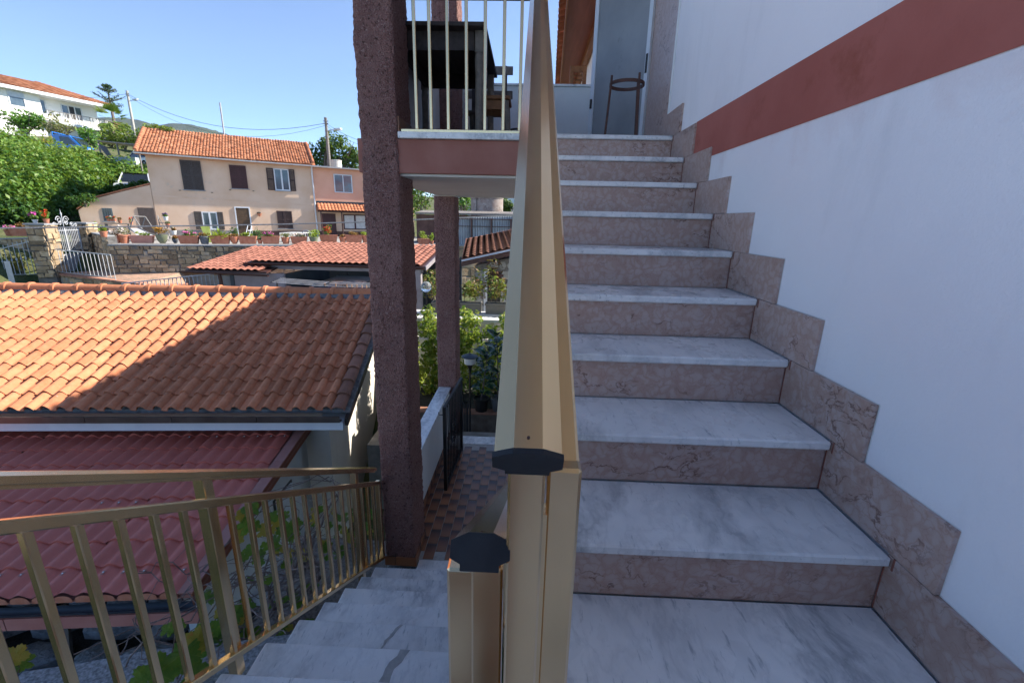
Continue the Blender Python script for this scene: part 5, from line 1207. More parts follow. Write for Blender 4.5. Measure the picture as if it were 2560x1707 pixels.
def opening(par, u0, u1, z0, z1, kind, name='window', sm_='shut', sill=True, split=None):
    w = put(FH.box(u0, u1, z0, z1, -.02, .006), name, MA['pane'] if kind in ('glass', 'open', 'pv') else MA['shut'], par)
    if sill: put(FH.box(u0-.06, u1+.06, z0-.05, z0-.002, .0, .09), 'sill', MA['coping'], w)
    def shutter(a, b, t=.02, slats=True, flap=False):
        put(FH.box(a, a+.055, z0, z1, t, t+.04), 'stile', MA[sm_], w); put(FH.box(b-.055, b, z0, z1, t, t+.04), 'stile', MA[sm_], w)
        zs = [z0, (z0+z1)/2-.03, z1-.07]
        for z in zs: put(FH.box(a+.056, b-.056, z, z+.07, t, t+.038), 'rail', MA[sm_], w)
        m = MB(); z = z0+.09
        while z < z1-.10:
            m2 = FH.box(a+.056, b-.056, z, z+.034, t+.004, t+.026); m.add(m2.v, m2.f); z += .052
        put(m, 'slats', MA[sm_], w, kind='stuff')
    mid = (u0+u1)/2
    if kind == 'closed': shutter(u0, mid-.006); shutter(mid+.006, u1)
    if kind in ('glass', 'open'):
        for a, b in ((u0, u0+.06), (u1-.06, u1), (mid-.045, mid+.045)): put(FH.box(a, b, z0, z1, .007, .035), 'frame', MA['frame'], w)
        put(FH.box(u0+.061, u1-.061, z1-.06, z1, .007, .033), 'frame', MA['frame'], w); put(FH.box(u0+.061, u1-.061, z0, z0+.07, .007, .033), 'frame', MA['frame'], w)
    if kind == 'open':
        hw_ = (u1-u0)/2; shutter(u0-hw_*.98, u0-.02, .01); shutter(u1+.02, u1+hw_*.80, .01)
    return w
put(FH.box(.12, U1, -1.4, 3.24, -6.8, 0), 'wall', MA['peach'], fh)
put(FH.box(.121, U1-.001, -1.4, -1.0, .0, .012), 'plinth', MA['plinthg'], fh); put(FH.box(5.0, U1-.001, -1.4, -1.0, .013, .018), 'plinth', MA['plinth'], fh)
put(MB().prism([FH.P(.12, .98, .0), FH.P(U1, .70, .0), FH.P(U1, .62, .0), FH.P(.12, .89, .0)], FH.n*.012), 'string_course', MA['peach'], fh)
opening(fh, 1.68, 2.68, 1.32, 2.97, 'closed', sm_='shut_old'); opening(fh, 4.11, 4.99, 1.52, 2.87, 'closed', sm_='shut_red'); opening(fh, 6.50, 7.35, 1.52, 2.84, 'open', sm_='shut')
opening(fh, 2.35, 3.13, -.96, .09, 'open', sm_='shut_old'); opening(fh, 6.41, 7.29, -.84, .26, 'closed', sm_='shut')
dd_ = put(FH.box(4.16, 4.86, -1.33, .37, .0, .03), 'door', wood('old_brown_door', (.05, .03, .018), (.12, .07, .035), .1), fh); put(FH.box(4.09, 4.158, -1.33, .44, .0, .05), 'door_frame', MA['frame'], dd_); put(FH.box(4.862, 4.93, -1.33, .44, .0, .05), 'door_frame', MA['frame'], dd_); put(FH.box(4.158, 4.862, .372, .44, .0, .05), 'door_frame', MA['frame'], dd_)
FH2 = lambda u, z, t: FH.P(u, z, t)
rp = .46
rfh = put(MB().prism([FH.P(-.25, 3.18, .38), FH.P(-.25, 3.24+rp*3.4, -3.4), FH.P(-.25, 3.2, -7.2), FH.P(-.25, 3.1, -7.2), FH.P(-.25, 3.12+rp*3.4, -3.4), FH.P(-.25, 3.06, .38)], HD*(U1+.42)), 'roof', MA['tile_old'], fh)
m = MB(); s_up = (-FH.n+V((0, 0, rp))).normalized(); n_up = HD.cross(s_up); n_up = n_up if n_up.z > 0 else -n_up
SLn = math.sqrt(3.78**2+(rp*3.78)**2)
for r in range(19):
    for c in range(56):
        o = FH.P(-.25+.162*c, 3.19, .42)+s_up*(.222*r)+n_up*(.02+rnd.uniform(-.012, .014)+.03*math.sin(c*.35+r*.2)*.3); K = 5
        vs = [o+HD*(.162*i/K)+n_up*(.045*math.sin(PI*i/K)+zz)+s_up*(L) for (L, zz) in ((0, .028), (.25, 0)) for i in range(K+1)]+[o+HD*(.162*i/K)+n_up*(.015*math.sin(PI*i/K)) for i in range(K+1)]
        m.add(vs, [(i, i+1, K+2+i, K+1+i) for i in range(K)]+[(2*K+2+i, 2*K+3+i, i+1, i) for i in range(K)])
def varied_tile():
    m_ = Mt('mixed_old_tiles', .9, 0, .15); g = m_.n.new('ShaderNodeNewGeometry')
    c = m_.ramp(g.outputs['Random Per Island'], [(0, (.26, .10, .055)), (.35, (.42, .17, .085)), (.7, (.50, .23, .13)), (1, (.34, .14, .075))])
    c = m_.mix(m_.ramp(m_.noise(1.2, 7, .7), [(.5, 0.0), (.7, .55)]), c, (.17, .10, .07)); m_.col(c); return m_.m
MA['tile_mix'] = varied_tile()
put(m, 'roof_tile_field', MA['tile_mix'], rfh, kind='stuff')
for i in range(22): P = FH.P(-.25+.42*i, 3.25+rp*3.42, -3.4); put(MB().sweep([(.12*math.cos(t), .10*math.sin(t)) for t in [PI*k/6 for k in range(7)]], P, P+HD*.45+V((0, 0, .02))), 'ridge_tile', MA['tile_old'], rfh, smooth=40)
for u_ in (-.22, U1+.05):
    for r in range(13): P = FH.P(u_, 3.24, .40)+s_up*(.30*r); put(MB().sweep([(.10*math.cos(t), .10*math.sin(t)) for t in [PI*k/6 for k in range(7)]], P+n_up*.06, P+s_up*.33+n_up*.04, up=n_up), 'verge_tile', MA['tile_old'], rfh, smooth=40)
for i in range(12): put(MB().sweep([(.075*math.cos(t), .075*math.sin(t)) for t in [PI+PI*k/6 for k in range(7)]], FH.P(-.3+.99*i, 3.17-.004*i, .48), FH.P(-.3+.99*i+.975, 3.17-.004*i, .48)), 'gutter_length', MA['frame'], fh, smooth=60)
put(MB().tube([FH.P(U1-.05, 3.1, .45), FH.P(U1-.05, 2.95, .10), FH.P(U1-.03, -.2, .08), FH.P(U1-.03, -1.35, .08)], .05, 8), 'downpipe', MA['frame'], fh, smooth=60)
for u_, z_ in ((1.42, 1.25), (3.0, 1.20), (3.95, 1.4), (5.2, 1.4)): put(FH.box(u_, u_+.10, z_, z_+.03, 0, .05), 'shutter_catch', MA['iron'], fh)
ml = thing('wall_pot', 'small terracotta pot hooked on the farmhouse wall beside the brown door', 'pot', FH.P(5.42, -.1, .1))
put(MB().lathe([(.05, 0), (.13, .18), (.14, .2), (.12, .2)], FH.P(5.42, -.12, .12), 12), 'pot', plain('terracotta_pot_clay', (.40, .16, .09), (.48, .21, .13), 9, .9), ml, smooth=40); put(MB().lathe([(.12, .17), (.11, .26), (.0, .28)], FH.P(5.40, -.12, .12), 9), 'dry_plant', MA['earth'], ml)
# pink right wing
wg = thing('house_wing', 'salmon pink lower wing joined to the farmhouse with a small tiled awning', 'house', FH.P(11, -1.35, 0))
put(FH.box(U1+.001, 15.5, -1.4, 3.08, -6.5, -.04), 'wall', MA['salmon'], wg); put(FH.box(U1+.05, 15.5, -1.4, .30, -.038, -.02), 'ground_floor', MA['peach'], wg)
put(FH.box(U1+.05, 15.5, -1.4, -1.0, -.019, -.008), 'plinth', MA['plinth'], wg)
put(FH.box(U1+.02, 15.6, 3.083, 3.14, -6.6, .22), 'flat_roof', MA['coping'], wg)
for i in range(6): put(MB().sweep([(.07*math.cos(t), .07*math.sin(t)) for t in [PI+PI*k/6 for k in range(7)]], FH.P(U1+.1+1.1*i, 3.13, .3), FH.P(U1+1.19+1.1*i, 3.13, .3)), 'gutter_length', MA['frame'], wg, smooth=60)
aw = put(MB().prism([FH.P(U1+.05, .88, -.038), FH.P(U1+.05, .30, .75), FH.P(U1+.05, .26, .75), FH.P(U1+.05, .80, -.038)], HD*6), 'awning', MA['dkbrown'], wg)
sd = (FH.n*.79+V((0, 0, -.50))).normalized(); an_ = HD.cross(sd); an_ = an_ if an_.z > 0 else -an_
for c in range(27):
    for r in range(3):
        o = FH.P(U1+.06+.21*c, .80, .05)+sd*(.27*r)+an_*.012; K = 4
        put(MB().add([o+HD*(.2*i/K)+an_*(.05*math.sin(PI*i/K)+(.02 if L else 0))+sd*L for L in (0, .31) for i in range(K+1)], [(i, K+1+i, K+2+i, i+1) for i in range(K)]), 'roof_tile', MA['tile'], aw, smooth=60)
put(FH.box(U1+.03, 15.3, .80, .97, -.037, .02), 'awning_flashing', MA['slate'], wg)
w_ = put(FH.box(10.12, 11.18, 1.62, 2.68, -.039, -.03), 'window', plain('reflecting_pane', (.14, .045, .05), (.09, .10, .13), 1.2, .08, spec=.8, lo=.45, hi=.55), wg)
for a, b, c, d in ((10.06, 10.119, 1.56, 2.74), (11.181, 11.24, 1.56, 2.74), (10.12, 11.18, 2.681, 2.74), (10.12, 11.18, 1.56, 1.619), (10.62, 10.68, 1.62, 2.68)): put(FH.box(a, b, c, d, -.038, .02), 'frame', MA['frame'], w_)
gd_ = put(FH.box(9.08, 9.99, -1.35, .17, -.018, .01), 'door', wood('slatted_brown_door', (.06, .022, .016), (.09, .035, .025), .1), wg)
for i in range(13): put(FH.box(9.1, 9.97, -1.32+.113*i, -1.32+.113*i+.095, .011, .025), 'slat', MA['shut_red'], gd_)
w2_ = put(FH.box(10.55, 11.95, -.80, .08, -.018, -.005), 'window', MA['cast'], wg)
for a, b in ((10.48, 10.549), (11.2, 11.3), (11.951, 12.05)): put(FH.box(a, b, -.86, .14, -.018, .03), 'frame', MA['shut_red'], w2_)
for c, d in ((-.86, -.801), (.081, .14)): put(FH.box(10.55, 11.95, c, d, -.018, .028), 'frame', MA['shut_red'], w2_)
for u_ in (9.0, 10.3): put(MB().tube([FH.P(u_, .3, .7), FH.P(u_, -1.35, .7)], .05, 8), 'awning_post', MA['dkbrown'], wg)
# lean-to on the left of the farmhouse
lt = thing('farmhouse_annex', 'low peach annex with a sloping tile-edged roof at the farmhouse end', 'house', FH.P(-1.6, -1.35, 0))
put(MB().prism([FH.P(.10, -1.4, -.02), FH.P(.10, 1.50, -.02), FH.P(-1.2, 1.08, -.02), FH.P(-2.5, .62, -.02), FH.P(-3.25, .0, -.02), FH.P(-3.2, -1.4, -.02)], -FH.n*5), 'wall', MA['peach'], lt)
rl = [(.1, 1.52), (-1.2, 1.10), (-2.55, .64), (-3.3, .02)]
for (a, za), (b, zb) in zip(rl, rl[1:]):
    for k in range(4):
        f0, f1 = k/4, (k+1)/4; put(MB().bar(FH.P(a+(b-a)*f0, za+(zb-za)*f0+.04, -.15), FH.P(a+(b-a)*f1, za+(zb-za)*f1+.05, -.15), .36, .07), 'verge_tile', MA['tile_old'], lt)
put(FH.box(-.68, .07, -1.35, .23, -.019, .01), 'door', wood('old_plank_door', (.055, .04, .034), (.11, .082, .07), .1), lt)
wq = put(FH.box(-2.25, -1.81, -.55, .15, -.019, .0), 'window', MA['pane'], lt); put(FH.box(-2.3, -1.76, -.61, -.552, -.019, .14), 'sill', MA['coping'], wq)
for u_ in (-2.2, -2.1, -2.0, -1.9): put(FH.box(u_, u_+.015, -.55, .15, .001, .016), 'bar', MA['iron'], wq)

# ================================================================== potted plants on the terrace
MA['clay'] = plain('terracotta_pot', (.42, .15, .085), (.50, .21, .13), 8, .85, vary=.25); MA['claypale'] = plain('pinkish_plastic_pot', (.48, .22, .17), (.54, .27, .21), 8, .8)
MA['potgreen'] = plain('olive_glazed_pot', (.14, .16, .10), (.19, .2, .13), 8, .5); MA['potslate'] = plain('slate_pot', (.09, .10, .12), (.13, .14, .16), 8, .8); MA['potwhite'] = plain('white_pot', (.6, .6, .58), (.68, .68, .66), 8, .6)
gm = lambda n, *c: leafmat(n, list(c), .3)
MA['pf'] = gm('pot_foliage', (.05, .13, .02), (.10, .22, .03), (.14, .28, .04)); MA['pf_y'] = gm('lime_foliage', (.22, .32, .03), (.32, .38, .05), (.16, .28, .03)); MA['pf_r'] = gm('russet_foliage', (.22, .08, .03), (.30, .13, .04), (.14, .10, .03)); MA['pf_g'] = gm('grey_foliage', (.16, .17, .09), (.22, .23, .13), (.12, .15, .06)); MA['pf_d'] = gm('deep_green_foliage', (.02, .07, .015), (.04, .11, .02), (.06, .14, .03))
fl_c = dict(pink=gm('pink_petals', (.60, .10, .35), (.70, .22, .48), (.55, .08, .30)), red=gm('red_petals', (.55, .02, .015), (.65, .04, .02), (.48, .015, .02)), white=gm('white_petals', (.68, .62, .60), (.75, .70, .68), (.65, .50, .52)), orange=gm('orange_petals', (.42, .17, .03), (.50, .24, .04), (.34, .12, .03)), magenta=gm('magenta_petals', (.55, .04, .32), (.65, .10, .42), (.45, .10, .38)), purple=gm('purple_petals', (.16, .06, .28), (.22, .10, .36), (.12, .05, .22)))
def pot(label, px, py, w, shape, potm, fol, fh_, flower=None, Z=Wz, Yv=None, spread=1.0, nleaf=170, leafs=.075, group='potted plants on the flower terrace', h=None, name='flower_pot', cat='potted plant'):
    P = at(px, py, Z=Z) if Yv is None else at(px, py, Y=Yv); dpt = P.dot(CF); w = w*dpt/1105
    h = h or (w*.42 if shape == 'box' else w*.8)
    P = P+V((0, .16, .001)); t = thing(name, label, cat, P, group)
    d = (w_pts[2]-w_pts[1]).normalized(); n = V((d.y, -d.x, 0))
    if shape == 'box':
        a, b = w*.42, w*.5; dp = min(.11, w*.2)
        lo = [P+d*(-a)+n*dp, P+d*a+n*dp, P+d*a-n*dp, P-d*a-n*dp]; hi = [P+d*(-b)+n*dp*1.3+V((0, 0, h)), P+d*b+n*dp*1.3+V((0, 0, h)), P+d*b-n*dp*1.3+V((0, 0, h)), P-d*b-n*dp*1.3+V((0, 0, h))]
        put(MB().add(lo+hi, [(3, 2, 1, 0), (4, 5, 6, 7), (0, 1, 5, 4), (1, 2, 6, 5), (2, 3, 7, 6), (3, 0, 4, 7)]), 'pot', potm, t)
        put(MB().prism([P+d*(-b*1.03)+n*dp*1.42+V((0, 0, h)), P+d*b*1.03+n*dp*1.42+V((0, 0, h)), P+d*b*1.03-n*dp*1.42+V((0, 0, h)), P-d*b*1.03-n*dp*1.42+V((0, 0, h))], (0, 0, .03)), 'rim', potm, t)
        rx, ry = b*.95*spread, dp*1.5
    else:
        pr = [(w*.34, 0), (w*.47, h*.85), (w*.52, h*.86), (w*.52, h), (w*.44, h), (w*.43, h*.8), (0, h*.8)] if shape == 'round' else [(w*.2, 0), (w*.38, h*.35), (w*.5, h*.95), (w*.5, h), (w*.45, h*.9), (0, h*.8)]
        put(MB().lathe(pr, P, 14), 'pot', potm, t, smooth=35); rx = ry = w*.5*spread
    c = P+V((0, 0, h+fh_*.45))
    if fol is not None:
        Q, e = blob(c, (rx*1.05, ry*1.1, fh_*.62), nleaf, .6, 8, .5); Q[:, 2] = np.maximum(Q[:, 2], P.z+h*.9); leaves('foliage', Q, leafs, fol, t)
    if flower:
        Q, e = blob(c+V((0, -.03, fh_*.25)), (rx*1.0, ry*1.2, fh_*.45), int(nleaf*.45), .7, 8, .4); leaves('flowers', Q, leafs*.95, fl_c[flower], t, asp=.95)
    return t
c2 = lambda x, y: (x/4.9/1.08844, (440+y/4.9)/1.08844)
c4 = lambda x, y: ((440+x/4.523)/1.08844, (560+y/4.523)/1.08844)
def p4(lab, x, w, *a, y=226, **k): return pot(lab, *c4(x, y), w/4.523, *a, **k)
def p2_(lab, x, y, w, *a, **k): return pot(lab, *c2(x, y), w/4.9, *a, **k)
p4('terracotta box of pink flowers between the orange bowl and the yellow lounger', 125, 195, 'box', MA['clay'], MA['pf'], .20, 'pink')
p4('dark slate pot with russet leaves before the yellow lounger', 300, 105, 'round', MA['potslate'], MA['pf_r'], .18)
yb_ = p4('terracotta box with a spiky yellow-green yucca', 482, 190, 'box', MA['clay'], MA['pf_r'], .12, nleaf=60)
P = V(yb_.location)+V((0, 0, .25)); Q = []
for i in range(46):
    a, el = rnd.uniform(0, 6.28), rnd.uniform(.1, 1.5); d = V((math.cos(a)*math.cos(el), math.sin(a)*math.cos(el), math.sin(el))); s_ = d.cross(V((0, 0, 1))).normalized()*.022; L = rnd.uniform(.42, .62)
    Q += [P-s_, P+s_, P+d*L*.6+s_*1.3, P+d*L+V((0, 0, -.06)), P+d*L*.6-s_*1.3]
np_mesh('blades', np.array([tuple(q) for q in Q]), 5, MA['pf_y'], yb_)
p4('small terracotta bowl of russet succulents beside the yucca', 640, 100, 'bowl', MA['clay'], MA['pf_r'], .14)
p4('terracotta box of leafy green plants with a tall sprig', 795, 180, 'box', MA['clay'], MA['pf_y'], .24, nleaf=240)
p4('tiny terracotta pot between two boxes', 930, 55, 'round', MA['clay'], MA['pf_g'], .08, nleaf=60)
p4('terracotta box overflowing with magenta flowers', 1055, 180, 'box', MA['clay'], MA['pf'], .22, 'magenta')
p4('round terracotta pot with a grey cushion plant', 1225, 90, 'round', MA['clay'], MA['pf_g'], .20, spread=1.25)
p4('terracotta box of white flowers beside the wicker chair', 1378, 170, 'box', MA['clay'], MA['pf_g'], .20, 'white')
p4('feathery yellow-green fern in an olive pot', 1545, 95, 'round', MA['potgreen'], MA['pf_y'], .42, spread=1.7, nleaf=320)
p4('terracotta trough with red flowers and a small upright shrub', 1715, 190, 'box', MA['clay'], MA['pf'], .50, 'red', y=215, spread=.8)
p4('small clay pot of russet leaves by the trough', 1875, 80, 'round', MA['clay'], MA['pf_r'], .14, y=215)
p4('terracotta trough of reddish succulents under the awning', 2000, 190, 'box', MA['clay'], MA['pf_r'], .24, y=215)
p4('big clay pot of lime foliage at the terrace end', 2140, 100, 'round', MA['clay'], MA['pf_y'], .2, y=215)
p2_('tall terracotta pot with pale pink flowers at the wall step', 1385, 826, 100, 'round', MA['claypale'], MA['pf_r'], .26, 'white')
p2_('square terracotta pot of white geraniums', 1490, 826, 125, 'round', MA['clay'], MA['pf_g'], .34, 'white', spread=1.3)
p2_('long pinkish trough of clipped lime-green foliage', 1715, 826, 240, 'box', MA['claypale'], MA['pf_y'], .20, h=.30)
p2_('olive bowl with a dome of orange-brown flowers', 1960, 828, 130, 'bowl', MA['potgreen'], MA['pf_r'], .30, 'orange', spread=1.35)
p2_('little dark bowl of reddish succulents', 2118, 828, 70, 'bowl', MA['potslate'], MA['pf_r'], .13)
p2_('clay pot of bushy green leaves on the raised wall end', 1230, 748, 85, 'round', MA['clay'], MA['pf_y'], .24, Z=-.98)
p2_('clay pot with pink flowers on the garden wall left of the gate', 75, 738, 95, 'round', MA['clay'], MA['pf'], .22, 'pink', Yv=18.95, group='planters left of the gate')
p2_('long clay trough with russet and green plants left of the gate', 240, 738, 225, 'box', MA['clay'], MA['pf_r'], .24, Yv=18.95, group='planters left of the gate')
p2_('small clay pot close to the gate pillar', 392, 736, 60, 'round', MA['clay'], MA['pf_d'], .2, Yv=18.95, group='planters left of the gate')
p2_('white pot of pink geraniums on the gate pillar', 385, 578, 52, 'round', MA['potwhite'], MA['pf'], .26, 'magenta', Yv=18.05, group='pots on the gate pillar', spread=1.5)
p2_('clay pot of red geraniums on the gate pillar', 525, 578, 62, 'round', MA['clay'], MA['pf'], .36, 'red', Yv=18.1, group='pots on the gate pillar', spread=1.5)
def bush(label, px, py, Yv, r, mat, n=260, ls=.09, name='garden_shrub', z=None, group=None):
    P = at(px, py, Y=Yv); t = thing(name, label, 'shrub', (P.x, P.y, P.z-r[2]*.9), group); Q, e = blob(P, r, n, .6, 9, .48); leaves('foliage', Q, ls, mat, t, out=e)
    for k in range(3): put(MB().tube([(P.x+.05*k, P.y, P.z-r[2]*.95), (P.x+rnd.uniform(-.2, .2)*r[0], P.y, P.z+r[2]*.2)], [.02, .008], 5), 'stem', MA['bark'], t)
bush('dark leafy palm-like plant behind the pink flower box', *c4(150, 110), 22.5, (.42, .3, .3), MA['pf_d']); bush('dark green bush behind the little bowl by the brown door', *c4(650, 115), 22.5, (.32, .3, .36), MA['pf_d']); bush('dark glossy bush beside the stepladder', *c4(920, 110), 22.5, (.34, .3, .42), MA['pf_d'])
bush('small bushy tree with yellowing leaves behind the spiked railing', *c2(230, 1020), 17.95, (.55, .4, .62), gm('yellowing_leaf', (.14, .15, .03), (.24, .22, .05), (.30, .22, .06)), 420, .10)
bush('drooping ornamental fern beside the gate pillar', *c2(1165, 640), 21.0, (.2, .2, .30), MA['pf_y'], 120)
# ---- terrace furniture
MA['bare'] = plain('grey_tube_metal', (.16, .15, .14), (.24, .23, .22), 9, .5); MA['chair_y'] = plain('yellow_canvas', (.42, .46, .08), (.5, .54, .12), 4, .9); MA['chair_w'] = plain('white_canvas', (.5, .49, .47), (.58, .57, .55), 4, .9)
def lounge(label, A, B, C, D, mat):
    t = thing('sun_lounger', label, 'lounger', A); put(MB().prism([A, B, C, D], (0, .03, 0)), 'canvas', mat, t)
    for p_, q_ in ((A, D), (B, C)): put(MB().tube([p_+V((0, .05, -.02)), q_+V((0, .05, .04))], .02, 6), 'side_tube', MA['bare'], t); put(MB().tube([q_.lerp(p_, .35)+V((0, .08, 0)), V((p_.x, p_.y+.9, Wz))], .02, 6), 'leg', MA['bare'], t)
lounge('bright yellow canvas lounger standing upright on the terrace', at(*c4(355, 215), Y=21.2), at(*c4(402, 215), Y=21.2), at(*c4(375, 28), Y=21.8), at(*c4(275, 28), Y=21.8), MA['chair_y'])
lounge('white canvas lounger lying behind the pink trough', at(*c2(1700, 745), Y=20.4), at(*c2(1880, 735), Y=20.4), at(*c2(1690, 640), Y=21.6), at(*c2(1570, 640), Y=21.6), MA['chair_w'])
swf = thing('swing_frame', 'bare metal garden swing frame before the old plank door', 'swing frame', at(*c2(1760, 690), Y=22.0))
a_, b_ = at(*c2(1635, 495), Y=22.0), at(*c2(1780, 500), Y=22.4)
put(MB().tube([a_, b_], .03, 6), 'top_bar', MA['bare'], swf)
for p_ in (a_, b_):
    for dx in (-.45, .45): put(MB().tube([p_, V((p_.x+dx, p_.y+dx*.3, Wz))], .025, 6), 'leg', MA['bare'], swf)
ld = thing('plant_ladder', 'folding ladder plant stand holding pots beside the plank door', 'plant stand', at(*c2(2020, 780), Y=22.6)); l0, l1 = at(*c2(1930, 485), Y=23.0), at(*c2(2020, 500), Y=23.1)
for p_ in (l0, l1): put(MB().tube([p_, V((p_.x+.55, p_.y-.6, Wz))], .02, 6), 'rail', MA['bare'], ld); put(MB().tube([p_, V((p_.x+.1, p_.y+.5, Wz))], .02, 6), 'rail', MA['bare'], ld)
for f_ in (.3, .55, .8): put(MB().bar(l0.lerp(V((l0.x+.55, l0.y-.6, Wz)), f_), l1.lerp(V((l1.x+.55, l1.y-.6, Wz)), f_), .22, .02), 'shelf', MA['bare'], ld)
p2_('white pot of purple flowers on the ladder stand', 2005, 545, 55, 'round', MA['potwhite'], MA['pf'], .18, 'purple', Yv=22.75, group='pots on the ladder stand'); p2_('small pot of greenery on the middle ladder shelf', 2030, 628, 50, 'round', MA['clay'], MA['pf_g'], .15, Yv=22.6, group='pots on the ladder stand'); p2_('white pot of pale flowers low on the ladder stand', 2105, 720, 60, 'round', MA['potwhite'], MA['pf_r'], .22, 'white', Yv=22.4, group='pots on the ladder stand')
wt = thing('wooden_bench', 'slatted wooden bench loaded with pots under the annex window', 'bench', at(*c2(1440, 700), Y=22.3))
A, B = at(*c2(1285, 580), Y=22.0), at(*c2(1590, 600), Y=22.6)
for z in (0, -.22, -.44): put(MB().bar(V((A.x, A.y, A.z+z)), V((B.x, B.y, A.z+z-.02)), .22, .05), 'slat', MA['wood_grey'], wt)
for f_ in (.04, .96): c = A.lerp(B, f_); put(MB().bar(V((c.x, c.y, A.z)), V((c.x, c.y, Wz)), .08, .08, (0, 1, 0)), 'leg', MA['wood_grey'], wt)
for k, (x, lab, fc) in enumerate(((1300, 'clay pot with red flowers on the annex window sill end', 'red'), (1335, 'white-flowered clay pot in the middle of the annex sill', 'white'), (1375, 'clay pot of red blooms at the annex sill corner', 'red'))): p2_(lab, x, 555, 38, 'round', MA['clay'], MA['pf'], .14, fc, Yv=24.35, nleaf=70, leafs=.05, group='pots on the annex sill')
p2_('clay pot with a single tall red bloom against the annex wall', 1580, 595, 42, 'round', MA['clay'], MA['pf'], .24, 'red', Yv=24.0, nleaf=60, leafs=.06)
p2_('clay pot of russet plants on the wooden bench', 1440, 580, 45, 'round', MA['clay'], MA['pf_r'], .14, Yv=22.2, nleaf=70)
tb2 = thing('garden_table', 'garden table with a white patterned cloth on the terrace', 'table', at(*c4(1310, 190), Y=23)); A, B = at(*c4(1170, 105), Y=23.0), at(*c4(1440, 108), Y=23.6)
put(MB().prism([A, B, B+V((.3, .8, .02)), A+V((.3, .8, .02))], (0, 0, .03)), 'table_top', MA['potwhite'], tb2); put(MB().prism([A+V((0, -.01, .03)), B+V((0, -.01, .03)), B+V((0, -.01, -.22)), A+V((0, -.01, -.22))], (0, .006, 0)), 'cloth_edge', plain('patterned_cloth_white', (.34, .27, .12), (.68, .66, .60), 9, .9, lo=.40, hi=.50), tb2)
for p_ in (A, B): put(MB().bar(p_+V((.05, .1, 0)), V((p_.x+.05, p_.y+.1, Wz)), .05, .05, (0, 1, 0)), 'leg', MA['bare'], tb2)
wc = thing('wicker_chair', 'grey tube garden chair at the clothed table', 'chair', at(*c4(1480, 200), Y=22.6)); c = at(*c4(1475, 110), Y=22.6)
put(MB().tube([c+V((.26*math.cos(t), 0, -.1+.26*math.sin(t))) for t in [PI*i/10 for i in range(11)]], .018, 6), 'back_hoop', MA['galv'], wc, smooth=True)
for dx in (-.18, -.06, .06, .18): put(MB().tube([c+V((dx, 0, .09)), c+V((dx, 0, -.2))], .01, 5), 'back_bar', MA['galv'], wc)
put(MB().prism([c+V((-.26, -.45, -.2)), c+V((.26, -.45, -.2)), c+V((.26, .0, -.2)), c+V((-.26, .0, -.2))], (0, 0, .03)), 'seat', MA['galv'], wc)
for dx in (-.24, .24):
    for dy in (-.43, -.02): put(MB().tube([c+V((dx, dy, -.2)), V((c.x+dx, c.y+dy, Wz))], .015, 5), 'leg', MA['galv'], wc)
sl_ = thing('stepladder', 'white stepladder leaning by the brown farmhouse door', 'ladder', at(*c4(830, 140), Y=24)); A, B = at(*c4(812, 15), Y=24.0), at(*c4(855, 15), Y=24.2)
for p_ in (A, B): put(MB().tube([p_, V((p_.x-.05, p_.y-.35, Wz))], .02, 5), 'side_rail', MA['frame'], sl_)
for k in range(5): put(MB().bar(V((A.x, A.y-.06*k, A.z-.27*k)), V((B.x, B.y-.06*k, A.z-.27*k)), .06, .03), 'rung', MA['frame'], sl_)
# ================================================================== hillside
cH = lambda x, y: (x/5.2275/1.08844, (180+y/5.2275)/1.08844)
c3 = lambda x, y: ((340+x/4.055)/1.08844, (300+y/4.055)/1.08844)
MA['ivy'] = leafmat('hillside_bramble_leaf', [(.045, .12, .012), (.08, .19, .02), (.13, .25, .03), (.05, .13, .015), (.18, .27, .05), (.10, .20, .03)], .35)
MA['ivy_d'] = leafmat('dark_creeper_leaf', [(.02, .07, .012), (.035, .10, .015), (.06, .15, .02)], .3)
def ground_hit(px, py, y0=20, y1=75, step=.4):
    d = at(px, py, Y=1.0); y = y0
    while y < y1:
        P = d*y
        if P.z <= gh(P.x, P.y): return P
        y += step
    return None
def mass(label, rows, n_per, rx, leaf, mat, name, seed, extra=()):
    """creeper mass: clumps sitting on the bank, px regions (x0,x1,y0,y1,count)"""
    rs = random.Random(seed); Pp, Oo = [], []
    for (x0, x1, y0, y1, k) in rows:
        for i in range(k):
            px, py = x0+(x1-x0)*rs.random(), y0+(y1-y0)*rs.random(); c = ground_hit(px, py)
            if c is None or su(c.x, c.y)[1] > -3.6 and su(c.x, c.y)[0] < 5.2+2*(su(c.x, c.y)[1] > 0): continue
            s = rs.choice((.55, .8, 1.0, 1.3, 1.75)); s = s if px < 95 or py > 425 else min(s, .75); c = V((c.x, c.y, gh(c.x, c.y)+.5*rx*s))
            P_, e_ = blob(c, (rx*s, rx*s, rx*.8*s), n_per, .55, 6, .55); Pp.append(P_); Oo.append(e_)
    for (px, py, Yv, s) in extra:
        P_, e_ = blob(at(px, py, Y=Yv), (rx*s, rx*s, rx*.7*s), n_per, .55, 6, .55); Pp.append(P_); Oo.append(e_)
    P_ = np.concatenate(Pp); o = np_mesh('x', leaf_quads(P_, leaf, up=.45, asp=.6, out=np.concatenate(Oo)), 4, mat, None, (0, 0, 0), LF); o.name = name
    return tag(o, label, kind='stuff', cat='creeper')
mass('dense sunlit creeper and bramble covering the bank above the gate', [(-40, 105, 350, 500, 170), (60, 225, 402, 480, 110), (170, 340, 412, 445, 80), (215, 340, 408, 430, 60)], 260, .95, .20, MA['ivy'], 'creeper_bank', 4)
